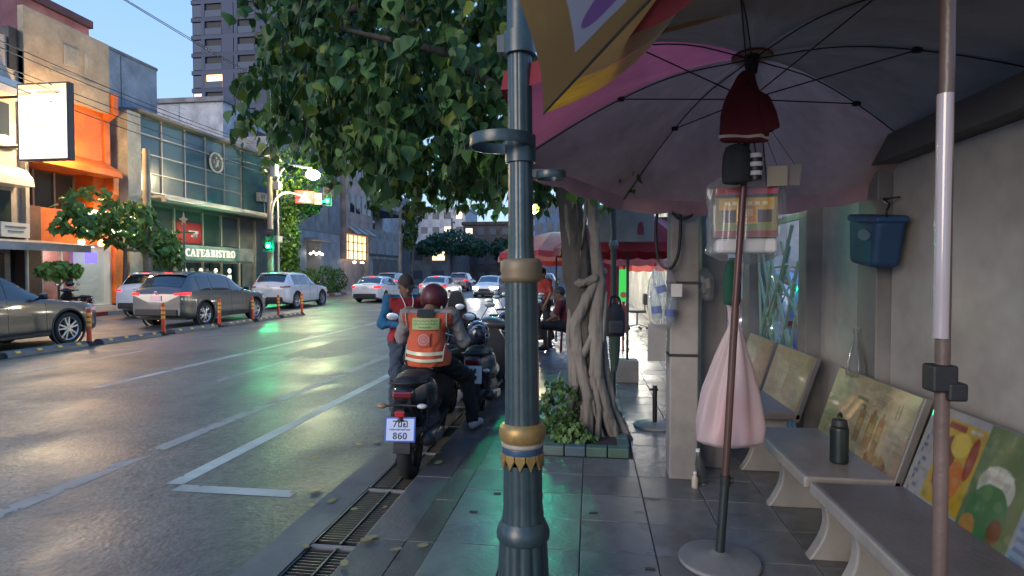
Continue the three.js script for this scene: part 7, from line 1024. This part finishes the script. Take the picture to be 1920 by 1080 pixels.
  // long white shop front along the pavement
  const wf = T('white_shopfront', 'white ribbed shop front lit by fluorescent tubes along the far pavement', 'building', [1.78, 0.13, -12.5]); P(wf, 'wall', [bb(0.06, 6, 0, 3.2, 0, -22)], worn([0.6, 0.6, 0.57], 0.7)); for (let k = 0; k < 44; k++) P(wf, 'rib', bb(0, 0.058, 0.12, 2.5, -0.2 - k * 0.5, -0.5 - k * 0.5), worn([0.58, 0.58, 0.55], 0.6)); P(wf, 'canopy', bb(-0.7, 0.1, 2.55, 2.66, 0, -22), worn([0.35, 0.34, 0.33], 0.7)); for (let k = 0; k < 6; k++) P(wf, 'tube_lamp', bb(-0.3, -0.24, 2.47, 2.53, -1.2 - k * 3.5, -2.4 - k * 3.5), glow([1, 0.98, 0.86], 7)); 
  for (let k = 0; k < 6; k++) lampLight([1, 0.97, 0.84], 3.2, [1.5, 2.3, -14.3 - k * 3.5], 20);
  const bk = T('far_shophouse', 'shophouses farther along our side of the road, mostly hidden by parasols', 'building', [2.2, 0, -50]); P(bk, 'wall', bb(0, 12, 0, 11, 15, -60), worn([0.33, 0.31, 0.29], 0.8)); for (let k = 0; k < 12; k++) P(bk, 'window', bb(-0.05, 0, 5.5, 7.5, 12 - k * 5, 9 - k * 5), K.glass);
  // street lamp far off, the hidden signal, the lot behind the fence
  const sl = T('street_lamp', 'bright warm lamp beside the lamp post, left of the tree trunk', 'street lamp', [-0.75, 0.13, -20]); P(sl, 'pole', tube([[0, 0, 0], [0, 2.8, 0], [-0.1, 3.7, 0], [-0.6, 3.95, 0], [-1.1, 3.9, 0]], 0.045, 30, 8), K.darkSteel); P(sl, 'lamp', sp(0.17, -1.19, 3.7, 0, 1, 1, 1, 16, 12), glow([1, 0.74, 0.36], 32)); lampLight([1, 0.78, 0.45], 22, [-1.9, 3.45, -19.75], 8);
  const tl = T('kerb_signal', 'green traffic light on our side of the road, hidden behind the lamp post', 'traffic light', [-0.38, 0.13, -14.2]); P(tl, 'pole', tube([[0, 0, 0], [0, 4.4, 0], [-0.1, 5.2, 0], [-0.5, 5.45, 0], [-1.25, 5.45, 0]], 0.06, 30, 8), K.darkSteel); P(tl, 'housing', rb(0.34, 1.0, 0.22, 0.03, -1.25, 4.9, 0), K.black); P(tl, 'green_lamp', sp(0.15, -1.25, 4.58, 0.1, 1, 1, 0.4, 16, 10), glow([0.001, 1, 0.35], 60)); for (const y of [4.9, 5.22]) P(tl, 'lens', sp(0.13, -1.25, y, 0.1, 1, 1, 0.4, 16, 10), M(y > 5 ? [0.06, 0.01, 0.01] : [0.07, 0.05, 0.01], 0.3)); lampLight([0.0, 1, 0.42], 4, [-1.63, 4.7, -13.95], 8);
  const lw = T('lot_building', 'pale green building with a lit tube under a teal awning behind the stick fence', 'building', [3.1, 0, -13.5]); P(lw, 'wall', bb(-0.6, 9, 0, 5, -0.2, -2), worn([0.35, 0.36, 0.33], 0.8)); P(lw, 'awning', bx(3.2, 0.06, 1.2, 1.0, 2.9, 0.4, 0.35), M([0.06, 0.25, 0.25], 0.6)); P(lw, 'tube_lamp', bb(-0.1, 1.6, 2.3, 2.37, 0.2, 0.26), glow([0.95, 1, 0.85], 14)); for (let k = 0; k < 4; k++) P(lw, 'post', bb(-0.3 + k * 0.7, -0.2 + k * 0.7, 0, 2.3, -0.15, -0.05), K.paleConcrete); lampLight([0.95, 1, 0.85], 32, [3.9, 2.15, -12.9], 20);
  const pw = T('lot_wall', 'rendered wall at the side of the parking lot behind the boards', 'wall', [12, 0, -8]); P(pw, 'wall', bb(0, 0.3, 0, 4, 12, -12), worn([0.3, 0.3, 0.28], 0.85));
}
camera.far = 900; camera.updateProjectionMatrix();
renderer.render(scene, camera);
